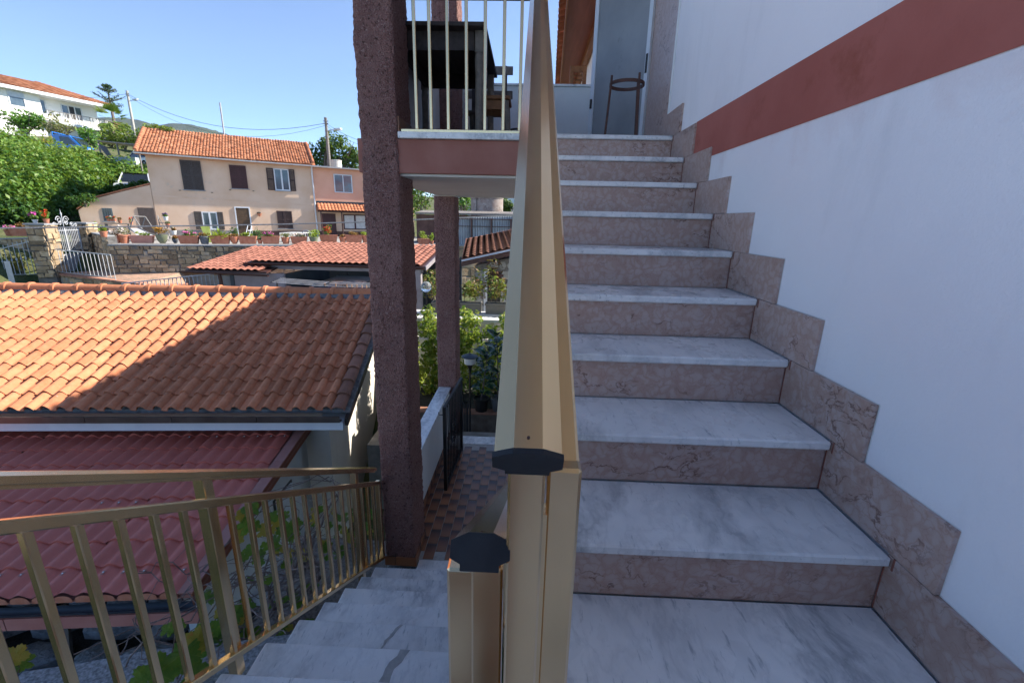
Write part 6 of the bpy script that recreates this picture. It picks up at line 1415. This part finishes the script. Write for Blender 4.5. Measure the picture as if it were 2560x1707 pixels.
mass('dark shaded creeper low on the bank beside the annex', [(-40, 215, 440, 520, 70), (150, 330, 405, 450, 40)], 280, .8, .18, MA['ivy_d'], 'creeper_bank', 5, [(222+9*i, 446-2.0*i+(i % 3)*3, 29.6, .55+.1*(i % 3)) for i in range(13)])
mass('grassy weeds behind the farmhouse roof along the lane', [(110, 235, 368, 400, 60), (225, 340, 388, 400, 24)], 200, .7, .18, MA['ivy'], 'creeper_bank', 6)
MA['bushl'] = leafmat('pale_bush_leaf', [(.12, .22, .03), (.18, .29, .05), (.23, .32, .07)], .35)
for i_, (bx_, by_, br_) in enumerate(((30, 392, 1.2), (100, 400, 1.1), (20, 440, 1.2), (140, 395, 1.2), (85, 440, 1.1), (165, 425, 1.0), (205, 390, 1.1))):
    c = ground_hit(bx_, by_)
    if c is None: continue
    t = thing('hillside_bush', ['tall pale bush at the top of the bank under the villa', 'pale rounded bush below the fruit trees', 'pale bush low on the bank behind the garden planters', 'rounded bright bush in the middle of the bank', 'small pale bush above the gate pillar', 'small pale bush near the annex corner', 'rounded pale bush below the blue truck'][i_], 'bush', (c.x, c.y, gh(c.x, c.y)), 'pale bushes among the creeper')
    Q, e = blob((c.x, c.y, gh(c.x, c.y)+br_*.8), (br_, br_, br_*.85), 620, .6, 10, .45, seed=200+i_); leaves('foliage', Q, .19, MA['bushl'], t, out=e)
    put(MB().tube([(c.x, c.y, gh(c.x, c.y)-.1), (c.x+.1, c.y, gh(c.x, c.y)+br_)], [.06, .02], 5), 'stem', MA['bark'], t)
def tree(name, label, base, top, crown, r, n, ls, mat, tr=.12, lumps=12, lr=.42, cat='tree', group=None, branches=6, sh=.62, seed=0):
    t = thing(name, label, cat, base, group); base, crown = V(base), V(crown); R = random.Random(seed)
    m = MB(); mid = base.lerp(crown, .55)+V((R.uniform(-.15, .15), 0, 0))*r[0]
    m.tube([base, base.lerp(mid, .5)+V((R.uniform(-.1, .1), 0, 0)), mid, crown], [tr, tr*.8, tr*.6, tr*.25], 7)
    for i in range(branches):
        a = R.uniform(0, 6.28); e = crown+V((math.cos(a)*r[0]*.7, math.sin(a)*r[1]*.7, R.uniform(-.2, .6)*r[2])); s0 = base.lerp(mid, R.uniform(.6, 1)); m.tube([s0, s0.lerp(e, .5)+V((0, 0, .12*r[2])), e], [tr*.45, tr*.3, tr*.1], 5)
    put(m, 'trunk', MA['bark'], t, smooth=True)
    Q, e = blob(crown, r, n, sh, lumps, lr, seed=seed+100); leaves('crown', Q, ls, mat, t, out=e)
    return t
MA['fig'] = leafmat('bright_fruit_tree_leaf', [(.06, .17, .02), (.10, .25, .03), (.15, .30, .05)], .35); MA['olive'] = leafmat('thin_olive_leaf', [(.14, .15, .05), (.20, .19, .07), (.11, .14, .04)], .3); MA['citrus'] = leafmat('citrus_leaf', [(.10, .17, .02), (.17, .24, .03), (.22, .26, .05)], .3); MA['oak'] = leafmat('dark_tree_leaf', [(.025, .075, .015), (.05, .12, .02), (.08, .16, .03)], .3)
b = at(*cH(430, 860), Y=44); tree('fruit_tree', 'round-headed bright green fruit tree before the white hillside house', (b.x, b.y, b.z-1.2), 0, at(*cH(270, 620), Y=44), (2.3, 1.8, 1.15), 1500, .26, MA['fig'], .13, 12, seed=1)
b = at(*cH(770, 930), Y=44); tree('fruit_tree', 'sparse brownish fruit tree in front of the balcony', (b.x, b.y, b.z-.9), 0, at(*cH(760, 720), Y=44), (1.9, 1.5, 1.35), 560, .22, MA['olive'], .12, 14, .34, branches=14, seed=2)
b = at(*cH(1190, 1000), Y=43.5); tree('fruit_tree', 'small dark green fig tree beside the blue truck', (b.x, b.y, b.z-.8), 0, at(*cH(1160, 850), Y=43.5), (1.25, 1.1, 1.15), 420, .27, MA['fig'], .09, 9, seed=3)
for i, (x, y, lab) in enumerate(((1450, 830, 'spreading yellow-green citrus tree below the palm'), (1640, 850, 'yellow-green citrus tree at the foot of the street lamp pole'), (1800, 850, 'yellow-green tree rising beside the farmhouse gable'))):
    b = at(*cH(x, y+210), Y=46); tree('citrus_tree', lab, (b.x, b.y, b.z-.6), 0, at(*cH(x, y), Y=46), (1.7, 1.3, 1.25), 750, .25, MA['citrus'], .10, 11, seed=10+i, group='citrus trees below the palm')
b = at(*cH(560, 940), Y=43); bush('yellow flowering broom bush on the bank', *cH(600, 900), 43, (1.2, .8, .5), gm('yellow_broom', (.42, .34, .02), (.30, .32, .04), (.5, .38, .03)), 420, .16)
# palm
pm_ = at(*cH(1430, 690), Y=56); pt = thing('palm_tree', 'fan palm beside the white hillside house', 'palm', (pm_.x, pm_.y, pm_.z-4)); top = at(*cH(1440, 620), Y=56)
put(MB().tube([(pm_.x, pm_.y, pm_.z-4), (top.x, top.y, top.z-.3)], [.3, .24], 8), 'trunk', MA['bark'], pt)
Q = []
for i in range(26):
    a, el = rnd.uniform(0, 6.28), rnd.uniform(-.7, 1.35); d = V((math.cos(a)*math.cos(el), math.sin(a)*math.cos(el), math.sin(el))); s_ = d.cross(V((.1, .2, 1))).normalized(); c = top+d*1.0; n_ = s_.cross(d)
    for k in range(13):
        f = -1.15+2.3*k/12; dv_ = (d*math.cos(f)+s_*math.sin(f)); L = 1.15-.25*abs(f); e_ = c+dv_*L+V((0, 0, -.25*L*abs(f)))
        w = n_.cross(dv_).normalized()*.05; Q += [c-w*.4, c+dv_*L*.5+w, e_, c+dv_*L*.5-w]
np_mesh('fronds', np.array([tuple(q) for q in Q]), 4, leafmat('palm_leaf', [(.09, .17, .02), (.15, .25, .04), (.06, .13, .02)], .25), pt)
put(MB().add(*(lambda L: (sum([[top, top+d, top+d*.99+V((0, 0, .03))] for d in L], []), [(3*i, 3*i+1, 3*i+2) for i in range(len(L))]))([V((math.cos(a), math.sin(a), .3)) for a in np.linspace(0, 6, 14)])), 'stalks', MA['citrus'], pt)
# araucaria
ab = at(*cH(1460, 500), Y=66); at_ = at(*cH(1388, 150), Y=66); ar = thing('norfolk_pine', 'tiered dark Norfolk pine against the sky behind the white house', 'tree', (ab.x, ab.y, ab.z-5))
put(MB().tube([(ab.x, ab.y, ab.z-5), tuple(ab), tuple(at_)], [.22, .16, .03], 7), 'trunk', MA['bark'], ar)
Q = []; tb_ = MB()
for py, half, rise in ((196, 45, .12), (262, 98, .32), (395, 155, .50), (470, 120, .35)):
    c = at(*cH(1395+(py-190)*.22, py), Y=66); Rr = half/5.2275*66/1105
    for i in range(9):
        a = 2*PI*i/9+py; e = V((math.cos(a)*Rr, math.sin(a)*Rr, rise*Rr*1.0)); tb_.tube([c, c+e], [.04, .015], 4)
        for k in range(42): f = rnd.uniform(.1, 1); q = c+e*f+V((rnd.gauss(0, .10), rnd.gauss(0, .10), rnd.gauss(.05, .10)))*(1.25-.6*f); Q.append(tuple(q))
put(tb_, 'branches', MA['bark'], ar); leaves('needles', np.array(Q), .24, leafmat('araucaria_needles', [(.015, .05, .02), (.03, .08, .03)], .15), ar, asp=.35)
# trees behind the wing and in the right gap
for i, (x, y, Yv, r, lab) in enumerate(((1870, 330, 42, (1.5, 1.3, 1.9), 'dark oak behind the farmhouse verge'), (2060, 330, 43, (2.0, 1.6, 1.7), 'dark oak crown behind the chimney stack'), (2200, 400, 44, (2.0, 1.6, 1.5), 'broad dark oak right of the chimney stack'))):
    c = at(*c3(x, y), Y=Yv); tree('oak_tree', lab, (c.x, c.y, c.z-4.5), 0, c, r, 1300, .27, MA['oak'], .18, 12, seed=30+i, group='oaks behind the house wing')
ck = at(*c3(2030, 465), Y=36); cn = thing('chimney_stack', 'round cream chimney stack on the flat roof of the pink wing', 'chimney', (ck.x, ck.y, 3.14)); put(MB().lathe([(.40, 0), (.40, .95), (.42, .97), (.42, 1.02), (.36, 1.03), (.36, .9)], (ck.x, ck.y, 3.14), 20), 'shaft', MA['cream_wall'], cn, smooth=40); put(MB().lathe([(.36, .9), (0, .92)], (ck.x, ck.y, 3.14), 16), 'flue', MA['iron'], cn)
# vine on the farmhouse roof end
bush('yellow-green climber spilling over the farmhouse roof ridge', *c3(240, 95), 29.3, (1.05, .5, .28), MA['citrus'], 420, .15, name='roof_climber')
bush('trailing branch of feathery leaves over the annex roof', *c2(1020, 300), 24.2, (.9, .5, .35), MA['ivy_d'], 420, .14, name='roof_climber')
# ---- vehicles on the lane
def on_ground(px, py, Yv): P = at(px, py, Y=Yv); return P
P = at(*cH(1640, 1440), Y=31.5); car('white car with a dark windscreen half hidden by creeper on the lane', (P.x, P.y+1.0, P.z-.95), -1.05, paint('white_paint', (.70, .71, .72)))
P = at(*cH(1830, 1190), Y=38); car('white car parked beside the farmhouse gable on the upper lane', (P.x+.5, P.y, P.z-.55), PI-.35, paint('white_paint_b', (.72, .72, .72)), 'hatch')
# blue pickup truck
P = at(*cH(990, 1085), Y=41.5); tk = thing('pickup_truck', 'blue pickup truck with an open load bed on the bank', 'truck', (P.x, P.y, P.z-.35), 'parked vehicles'); O = V((P.x, P.y, P.z-.35)); tk.rotation_euler = (0, 0, .25)
def tq(mb): mb.v = [tuple(V(p)+O) for p in mb.v]; return mb
bl = paint('blue_truck_paint', (.01, .16, .55))
put(tq(MB().prism([(-.9, -.85, .45), (1.5, -.85, .45), (1.5, -.85, .95), (.95, -.85, 1.08), (.30, -.85, 1.85), (-.75, -.85, 1.90), (-.9, -.85, 1.75)], (0, 1.7, 0))), 'cab', bl, tk)
for sy in (-.86, .852): put(tq(MB().prism([(-.45, sy, 1.12), (.72, sy, 1.12), (.22, sy, 1.72), (-.45, sy, 1.74)], (0, .008, 0))), 'side_window', MA['carglass'], tk)
put(tq(MB().prism([(1.0, -.72, 1.11), (.40, -.72, 1.78), (.40, .72, 1.78), (1.0, .72, 1.11)], (.012, 0, .01))), 'windscreen', MA['carglass'], tk)
put(tq(MB().box(-3.0, -.92, -.85, .85, .62, .70).box(-3.0, -.92, -.85, -.80, .70, 1.05).box(-3.0, -.92, .80, .85, .70, 1.05).box(-3.0, -2.95, -.79, .79, .70, 1.05)), 'load_bed', bl, tk)
put(tq(MB().box(-.99, -.93, -.80, -.74, .70, 2.05).box(-.99, -.93, .74, .80, .70, 2.05).box(-.99, -.93, -.80, .80, 2.051, 2.11)), 'rack', bl, tk)
for x in (-2.2, .9):
    for sy in (-.80, .80):
        w_ = put(tq(MB().lathe([(.16, -.1), (.30, -.09), (.31, 0), (.30, .09), (.16, .1)], (0, 0, 0), 18)), 'wheel', MA['rubber'], tk, smooth=40); w_.data.transform(Matrix.Translation(V((x, sy, .31))) @ Matrix.Rotation(PI/2, 4, 'X'))
for sy in (-.62, .62): put(tq(MB().box(1.49, 1.52, sy-.13, sy+.13, .66, .84, .01)), 'headlight', MA['lampclear'], tk)
# weathered post, boards, cistern panel on the bank
P = at(*cH(1330, 945), Y=37); Q_ = at(*cH(1490, 1195), Y=35.5); wp = thing('timber_prop', 'splintered grey timber slabs leaning on the bank by the truck', 'timber', Q_)
for k in range(4): put(MB().bar(P+V((.16*k-.3, 0, -.05*k)), Q_+V((.05*k, .05, 0)), .13, .05), 'plank', MA['wood_grey'], wp)
P, Q_ = at(*cH(1260, 905), Y=38), at(*cH(1830, 960), Y=33.5); pg = thing('pergola', 'brown flat pergola roof between the fig tree and the farmhouse', 'pergola', V((P.x, P.y, P.z-1.8)))
put(MB().prism([P, Q_, Q_+V((-1.2, 2.2, .1)), P+V((-1.2, 2.2, .1))], (0, 0, .07)), 'roof', MA['dkbrown'], pg)
for f_ in (.05, .5, .95): c = P.lerp(Q_, f_); put(MB().bar(c, V((c.x, c.y, c.z-2.2)), .08, .08, (0, 1, 0)), 'post', MA['wood_grey'], pg)
P = at(*cH(1620, 1165), Y=35.5); put(MB().prism([P+V((-.75, 0, -.3)), P+V((.75, .2, -.3)), P+V((.75, .2, .3)), P+V((-.75, 0, .3))], (0, .5, 0)), 'water_tank', plain('pale_green_fibreglass', (.42, .50, .50), (.5, .58, .57), 5, .6), label='pale green fibreglass tank in front of the white car', cat='tank')
# ================================================================== white house on the hill
WC = V((-51.7, 58, 0)); WD = V((3.2, 9, 0)).normalized()
wf = Fac((WC.x, WC.y), WD); MA['whitew'] = pl('cream_white_plaster', (.80, .78, .72), (.86, .84, .79), (.72, .68, .6), .3)
wh = thing('hillside_house', 'white two-storey villa with a red hipped roof and railed balcony on the hill', 'house', wf.P(-5, 5.5, 0))
ez = 12.0
cu, _ = wf.uz(*cH(1310, 465))
put(wf.box(-16, cu, 4.0, ez, -9, -.9), 'wall', MA['whitew'], wh)
ru, _ = wf.uz(*cH(500, 280))
put(wf.box(-16, ru, 4.0, ez, -.899, .0), 'projecting_wall', MA['whitew'], wh)
rt = put(wf.box(-16.5, -.05, ez, ez+.32, -10, .75), 'eave_slab', MA['frame'], wh)
hp = [wf.P(-.1, ez+.33, .7), wf.P(-.1, ez+.33, -9.9), wf.P(-16.4, ez+.33, -9.9), wf.P(-16.4, ez+.33, .7)]
tr_ = wf.P(-4.6, ez+2.15, -4.6); tl_ = wf.P(-12.5, ez+2.15, -4.6)
rh = put(MB().add(hp+[tr_, tl_], [(0, 1, 4), (1, 2, 5, 4), (2, 3, 5), (3, 0, 4, 5)]), 'roof', MA['tile'], wh)
m = MB()
Aa, Bb, Cc, Dd = hp[3], hp[0], tr_, tl_
nn_ = (Bb-Aa).cross(Dd-Aa).normalized(); nn_ = nn_ if nn_.z > 0 else -nn_
for r in range(15):
    f0, f1 = r/15, (r+1.12)/15; L0, R0, L1, R1 = Aa.lerp(Dd, f0), Bb.lerp(Cc, f0), Aa.lerp(Dd, f1), Bb.lerp(Cc, f1); k = int((R0-L0).length/.28)
    for c in range(k):
        a0, b0, a1, b1 = L0.lerp(R0, c/k), L0.lerp(R0, (c+1)/k), L1.lerp(R1, c/k), L1.lerp(R1, (c+1)/k)
        m.add([a0+nn_*.03, a0.lerp(b0, .5)+nn_*.11, b0+nn_*.03, b1, a1.lerp(b1, .5)+nn_*.07, a1], [(0, 1, 4, 5), (1, 2, 3, 4)])
put(m, 'roof_tile_field', MA['tile_mix'], rh, kind='stuff')
for i in range(16): p_ = hp[0].lerp(tr_, i/16); q_ = hp[0].lerp(tr_, (i+1.1)/16); put(MB().tube([p_+V((0, 0, .08)), q_+V((0, 0, .06))], [.13, .11], 6), 'hip_tile', MA['tile_old'], rh)
def wwin(a, b, name, t, mat='pane', par=wh, fr=True, mull=0):
    u0, z1 = wf.uz(*cH(*a)); u1, z0 = wf.uz(*cH(*b)); sh_ = .93 if t < -.5 else 1
    if t < -.5: k = .45; u0 -= k*.33; u1 -= k*.33
    o = put(wf.box(u0, u1, z0, z1, t-.05, t+.004), name, MA[mat], par)
    if fr:
        for aa, bb in [(u0-.1, u0), (u1, u1+.1)]+[(u0+(u1-u0)*q/(mull+1)-.05, u0+(u1-u0)*q/(mull+1)+.05) for q in range(1, mull+1)]: put(wf.box(aa, bb, z0, z1, t, t+.06), 'frame', MA['frame'], o)
        put(wf.box(u0-.1, u1+.1, z1+.001, z1+.1, t, t+.06), 'frame', MA['frame'], o)
    return o, u0, u1, z0, z1
o, u0, u1, z0, z1 = wwin((95, 240), (330, 460), 'window', 0)
put(wf.box(u0, u1, z1-.55, z1, .03, .10), 'roller_blind', MA['bluegrey'], o)
wwin((535, 352), (690, 540), 'balcony_door', -.9, mull=1); o, u0, u1, z0, z1 = wwin((880, 430), (1160, 640), 'balcony_door', -.9, mull=2)
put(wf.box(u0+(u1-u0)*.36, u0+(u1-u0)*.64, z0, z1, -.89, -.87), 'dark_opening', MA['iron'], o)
wwin((235, 740), (380, 850), 'window', 0, mull=1); wwin((970, 830), (1110, 930), 'window', -.9, mull=1)
# balcony
bu0, bz = wf.uz(*cH(600, 625)); bu1, bz1 = wf.uz(*cH(1440, 765)); bzz = (bz+bz1)/2
put(wf.box(ru+.01, cu+1.5, bzz-.35, bzz-.08, -.9, .75), 'balcony_slab', MA['frame'], wh)
for u_ in np.arange(ru+.1, cu+.4, .145): put(wf.box(u_, u_+.045, bzz-.08, bzz+.92, .66, .70), 'baluster', MA['cast'] if rnd.random() < .5 else MA['wood_grey'], wh)
put(wf.box(ru+.05, cu+1.45, bzz+.92, bzz+.98, .63, .73), 'balcony_rail', MA['bare'], wh)
for u_ in np.arange(cu+.4, cu+1.45, .16): put(wf.box(u_, u_+.13, bzz-.05, bzz+.9, .64, .68), 'reed_screen', MA['wood_warm'], wh)
# ================================================================== poles and wires
def pole(label, base, top, lamp, mat, arm=1):
    t = thing('street_lamp_pole', label, 'pole', base); base, top = V(base), V(top)
    put(MB().tube([base, top], [.16, .10], 10), 'shaft', mat, t, smooth=True); put(MB().lathe([(.12, 0), (.12, .12), (0, .14)], top-V((0, 0, .02)), 10), 'cap', mat, t)
    a = top.lerp(base, lamp); e = a+V((.85*arm, -.3, .08)); put(MB().tube([a, e], .03, 6), 'lamp_arm', MA['galv'], t)
    put(MB().obox(e+V((.22*arm, -.08, .0)), (V((.94, -.34, 0)), V((.34, .94, 0)), V((0, 0, 1))), (.34, .13, .08), .05), 'lamp_head', MA['frame'], t)
    for z in (.12, .3): put(MB().box(top.x-.2, top.x+.2, top.y-.04, top.y+.04, top.z-z-.06, top.z-z, .01), 'insulator_bracket', MA['bare'], t)
    return t
MA['conc_pole'] = plain('grey_concrete_pole', (.36, .34, .31), (.46, .44, .40), 6, .9)
t1, b1 = at(*cH(1660, 262), Y=50), at(*cH(1782, 800), Y=50); b1 = V((t1.x, t1.y, b1.z-3.5)); pole('pale concrete street lamp pole rising behind the citrus trees', b1, t1, .12, MA['conc_pole'])
t2, b2 = at(*c3(1922, -8), Y=37.5), at(*c3(1955, 455), Y=37.5); pole('dark street lamp pole behind the flat-roofed pink wing', V((t2.x, t2.y, b2.z-1.0)), t2, .20, MA['wood_grey'])
an1, an0 = at(*c3(873, -5), Y=31.5), at(*c3(893, 150), Y=31.5); put(MB().tube([V((an1.x, an1.y, an0.z-.6)), an1+V((0, 0, 1.0))], .05, 8), 'aerial_mast', MA['galv'], label='slim galvanised aerial mast on the farmhouse ridge', cat='mast')
def wire(label, A, B, sag, r=.018, group='overhead wires'):
    pts = [A.lerp(B, i/14)+V((0, 0, -sag*4*(i/14)*(1-i/14))) for i in range(15)]
    return put(MB().tube(pts, r, 4), 'overhead_wire', MA['iron'], label=label, cat='wire', group=group)
wire('overhead wire sagging between the concrete pole and the dark pole', t1+V((0, 0, -.2)), t2+V((0, 0, -.3)), 1.6, .018); wire('thin overhead wire below the main wire between the poles', t1+V((0, 0, -.35)), t2+V((0, 0, -.45)), 2.1, .012)
wire('wire running from the concrete pole over the villa roof', t1+V((0, 0, -.2)), at(-40, 205, Y=70), .8, .016); wire('wire dropping from the dark pole towards the maroon pillar', t2+V((0, 0, -.3)), at(900, 338, Y=30), .35, .014); wire('second thin wire from the dark pole towards the maroon pillar', t2+V((0, 0, -.45)), at(900, 350, Y=30), .4, .010)
# ================================================================== right gap, far: stone annex, fence, tank, greenhouse
cR = lambda x, y: ((1000+x/3.733)/1.08844, (440+y/3.733)/1.08844)
an = thing('stone_annex', 'small stone-clad annex with a brown tiled roof beyond the troughs', 'building', (-1, 14.5, -3.62))
e0_, e1_ = at(*cR(575, 775), Y=13.2), at(*cR(1060, 668), Y=13.2); e1_ = e0_+(e1_-e0_)*2.2
wl = MB().prism([V((e0_.x+.35, 13.5, -3.62)), V((e1_.x, 13.5, -3.62)), V((e1_.x, 13.5, e1_.z-.3)), V((e0_.x+.35, 13.5, e0_.z-.22))], (0, 3, 0)); put(wl, 'wall', MA['mortar'], an)
ss = random.Random(5)
for r in range(9):
    x = e0_.x+.36
    while x < .2:
        w = ss.uniform(.18, .42); z = -3.6+.27*r+ss.uniform(-.03, .03); zt = e0_.z-.25+(e1_.z-e0_.z)*(x-e0_.x)/(e1_.x-e0_.x)
        if z+.2 < zt:
            k = 6; c = V((x+w/2, 13.497, z+.12)); pts = [c+V((w*.52*math.cos(q)*ss.uniform(.85, 1.1), 0, .145*math.sin(q)*ss.uniform(.85, 1.1))) for q in [2*PI*i/k+ss.uniform(-.2, .2) for i in range(k)]]
            put(MB().prism(pts, (0, -.03, 0)), 'stone', MA.setdefault('crazy', plain('pale_crazy_stone', (.26, .26, .24), (.42, .41, .38), 4, .95, bump=.5, bscale=20, vary=.5)), an)
        x += w
put(MB().box(e0_.x+.75, e0_.x+1.15, 13.46, 13.49, -3.62, -1.5), 'doorway', MA['iron'], an); put(MB().box(e0_.x+.64, e0_.x+.745, 13.44, 13.49, -3.62, -1.42), 'door_frame', MA['frame'], an)
rfa = put(MB().add([e0_, e1_, e1_+V((-.3, 4.2, .35)), e0_+V((-.45, 4.2, .42)), e0_+V((0, 0, -.12)), e1_+V((0, 0, -.12)), e1_+V((-.3, 4.2, .2)), e0_+V((-.45, 4.2, .3))], [(0, 1, 2, 3), (4, 7, 6, 5), (0, 4, 5, 1), (1, 5, 6, 2), (2, 6, 7, 3), (3, 7, 4, 0)]), 'roof', MA['tile_dark'], an)
u_ = (e1_-e0_).normalized(); n0 = int((e1_-e0_).length/.21)
for j in range(13):
    for i in range(min(n0, 14)):
        a = e0_+u_*(.21*i)+V((-.033*j, .32*j, .030*j)); put(MB().add([a+V((0, -.02, .02)), a+u_*.105+V((0, -.02, .085)), a+u_*.21+V((0, -.02, .02)), a+u_*.21+V((-.03, .36, .025)), a+u_*.105+V((-.03, .36, .07)), a+V((-.03, .36, .025))], [(0, 1, 4, 5), (1, 2, 3, 4)]), 'roof_tile', MA['tile_dark'], rfa, smooth=70)
put(MB().bar(e0_+V((0, -.06, -.16)), e1_+V((0, -.06, -.16)), .10, .10), 'gutter', MA['dkbrown'], an)
put(MB().bar(e0_+V((0, -.02, -.05)), e1_+V((0, -.02, -.05)), .03, .05), 'flashing', MA['bluegrey'], an)
fc = thing('corrugated_fence', 'grey corrugated sheet fence with rusty posts behind the annex', 'fence', (-2, 24, -1.2)); f0, f1 = at(*cR(480, 398), Y=24), at(*cR(1060, 374), Y=24.6); f1 = f0+(f1-f0)*1.6; fd = (f1-f0); fd.z = 0; fl_ = fd.length; fd.normalize()
MA['zinc'] = plain('weathered_zinc_sheet', (.26, .28, .31), (.36, .38, .41), 1.5, .5, .3)
for i in range(5):
    m = MB(); N = 24; w = fl_/5
    for k in range(N+1):
        a = f0+fd*(w*(i+k/N)); off = V((-fd.y, fd.x, 0))*(.03*math.sin(k*PI/1.5)); zt = f0.z+(f1.z-f0.z)*(i+k/N)/5; m.v += [(a.x+off.x, a.y+off.y, -1.35), (a.x+off.x, a.y+off.y, zt)]
        if k: q = 2*k; m.f.append((q-2, q, q+1, q-1))
    put(m, 'sheet', MA['zinc'], fc, smooth=60)
for i in range(6): a = f0+fd*(fl_*i/5); put(MB().box(a.x-.04, a.x+.04, a.y-.12, a.y-.05, -1.35, f0.z+.05), 'post', MA['rust'], fc)
for z in (-.35, f0.z): put(MB().bar(V((f0.x, f0.y-.08, z)), V((f1.x, f1.y-.08, z+.02)), .04, .04), 'rail', MA['rust'], fc)
tc_ = at(*cR(797, 350), Y=28.5); tkc = thing('water_cistern', 'round weathered concrete water cistern above the corrugated fence', 'tank', (tc_.x, tc_.y+1, -1)); tz = at(*cR(797, 198), Y=28.5).z
MA['tankc'] = plain('streaked_concrete', (.27, .20, .17), (.42, .37, .33), 2.5, .95, detail=9, bump=.4, grime=((.16, .12, .10), 1.3, .5)); put(MB().lathe([(1.03, -1.4), (1.03, tz-.06), (1.06, tz-.05), (1.06, tz), (.96, tz), (.96, tz-.3), (0, tz-.3)], (tc_.x, tc_.y+1, 0), 32), 'shell', MA['tankc'], tkc, smooth=40); put(MB().tube([(tc_.x-.55, tc_.y+.10, tz-.05), (tc_.x-.56, tc_.y+.08, .2)], .02, 5), 'pipe', MA['iron'], tkc)
lb = thing('shed', 'low brown shed roof below the cistern', 'shed', (-3, 26, -1.3)); s0, s1 = at(*cR(150, 338), Y=26), at(*cR(1060, 352), Y=26)
put(MB().box(s0.x, s1.x+2, 26, 28, -1.35, s0.z-.12), 'wall', MA['plinth'], lb); put(MB().prism([s0+V((0, -.2, -.1)), s1+V((2, -.2, -.1)), s1+V((2, 1.5, .05)), s0+V((0, 1.5, .05))], (0, 0, .09)), 'roof', MA['wood_grey'], lb)
gh_ = thing('greenhouse', 'white framed greenhouse on the slope behind the cistern', 'greenhouse', (-1, 34, -1)); g0_, g1_ = at(*cR(560, 178), Y=34), at(*cR(1100, 182), Y=34); glz = plain('milky_greenhouse_glass', (.52, .60, .62), (.62, .69, .7), 3, .3)
for i in range(8):
    a, b_ = g0_.lerp(g1_, i/5), g0_.lerp(g1_, (i+1)/5); put(MB().prism([V((a.x, 34, -.5)), V((b_.x, 34, -.5)), V((b_.x, 34, a.z)), V((a.x, 34, a.z))], (0, .05, 0)), 'pane', glz, gh_); put(MB().prism([V((a.x, 34, a.z)), V((b_.x, 34, a.z)), V((b_.x, 36.5, a.z+.9)), V((a.x, 36.5, a.z+.9))], (0, .02, .05)), 'pane', glz, gh_); put(MB().box(a.x-.05, a.x+.05, 33.92, 33.99, -.5, a.z), 'mullion', MA['frame'], gh_)
for z in (.5, 1.2, 1.8): put(MB().box(g0_.x, g0_.x+(g1_.x-g0_.x)*1.6, 33.93, 33.985, z, z+.06), 'bar', MA['frame'], gh_)
for i, (x, y, Yv, r, lab) in enumerate(((200, 200, 31, (1.3, 1.2, 1.9), 'dark tree beyond the shed between the pillars'), (600, 250, 33, (.8, .8, 1.3), 'pale green tree left of the cistern'), (1000, 290, 31, (.8, .7, .7), 'small green bush right of the cistern'), (80, 150, 33, (1.4, 1.2, 2.2), 'tall dark tree behind the near maroon pillar'))):
    c = at(*cR(x, y), Y=Yv); tree('garden_tree', lab, (c.x, c.y, c.z-2.6), 0, c, r, 900, .2, MA['oak'] if i != 1 else MA['fig'], .12, 10, seed=60+i, group='trees around the cistern')
for x, y, w, lab in ((215, 640, 110, 'clay pot of lime foliage at the terrace corner between the pillars'), (290, 640, 40, 'small green potted plant near the pillar gap')): pot(lab, *cR(x, y), w/3.733, 'box' if w > 60 else 'round', MA['clay'], MA['pf_y'], .34, Yv=20.5, spread=1.05)
for x, y, Yv, lab in ((290, 990, 12.2, 'red-tipped photinia shrub by the carport post'), (760, 985, 12.6, 'photinia shrub with coppery tips before the stone annex'), (880, 930, 12.9, 'dark purple-leaved shrub against the stone annex')): bush(lab, *cR(x, y), Yv, (.42, .35, .52), MA['photinia'] if x != 880 else gm('purple_leaf', (.10, .03, .03), (.16, .06, .05), (.08, .05, .03)), 330, .09)
# ================================================================== air
hz_ = MB().box(-3600, 1500, -60, 2750, -70, 900); ho = put(hz_, 'haze', None, kind='stuff', org=(0, 0, 0))
hm = bpy.data.materials.new('pale_haze'); hm.use_nodes = True; hn = hm.node_tree; hn.nodes.remove(hn.nodes['Principled BSDF']); pv = hn.nodes.new('ShaderNodeVolumePrincipled')
pv.inputs['Color'].default_value = (.72, .82, .95, 1); pv.inputs['Density'].default_value = .00006; pv.inputs['Anisotropy'].default_value = .2
hn.links.new(pv.outputs[0], hn.nodes['Material Output'].inputs['Volume']); ho.data.materials.clear(); ho.data.materials.append(hm)
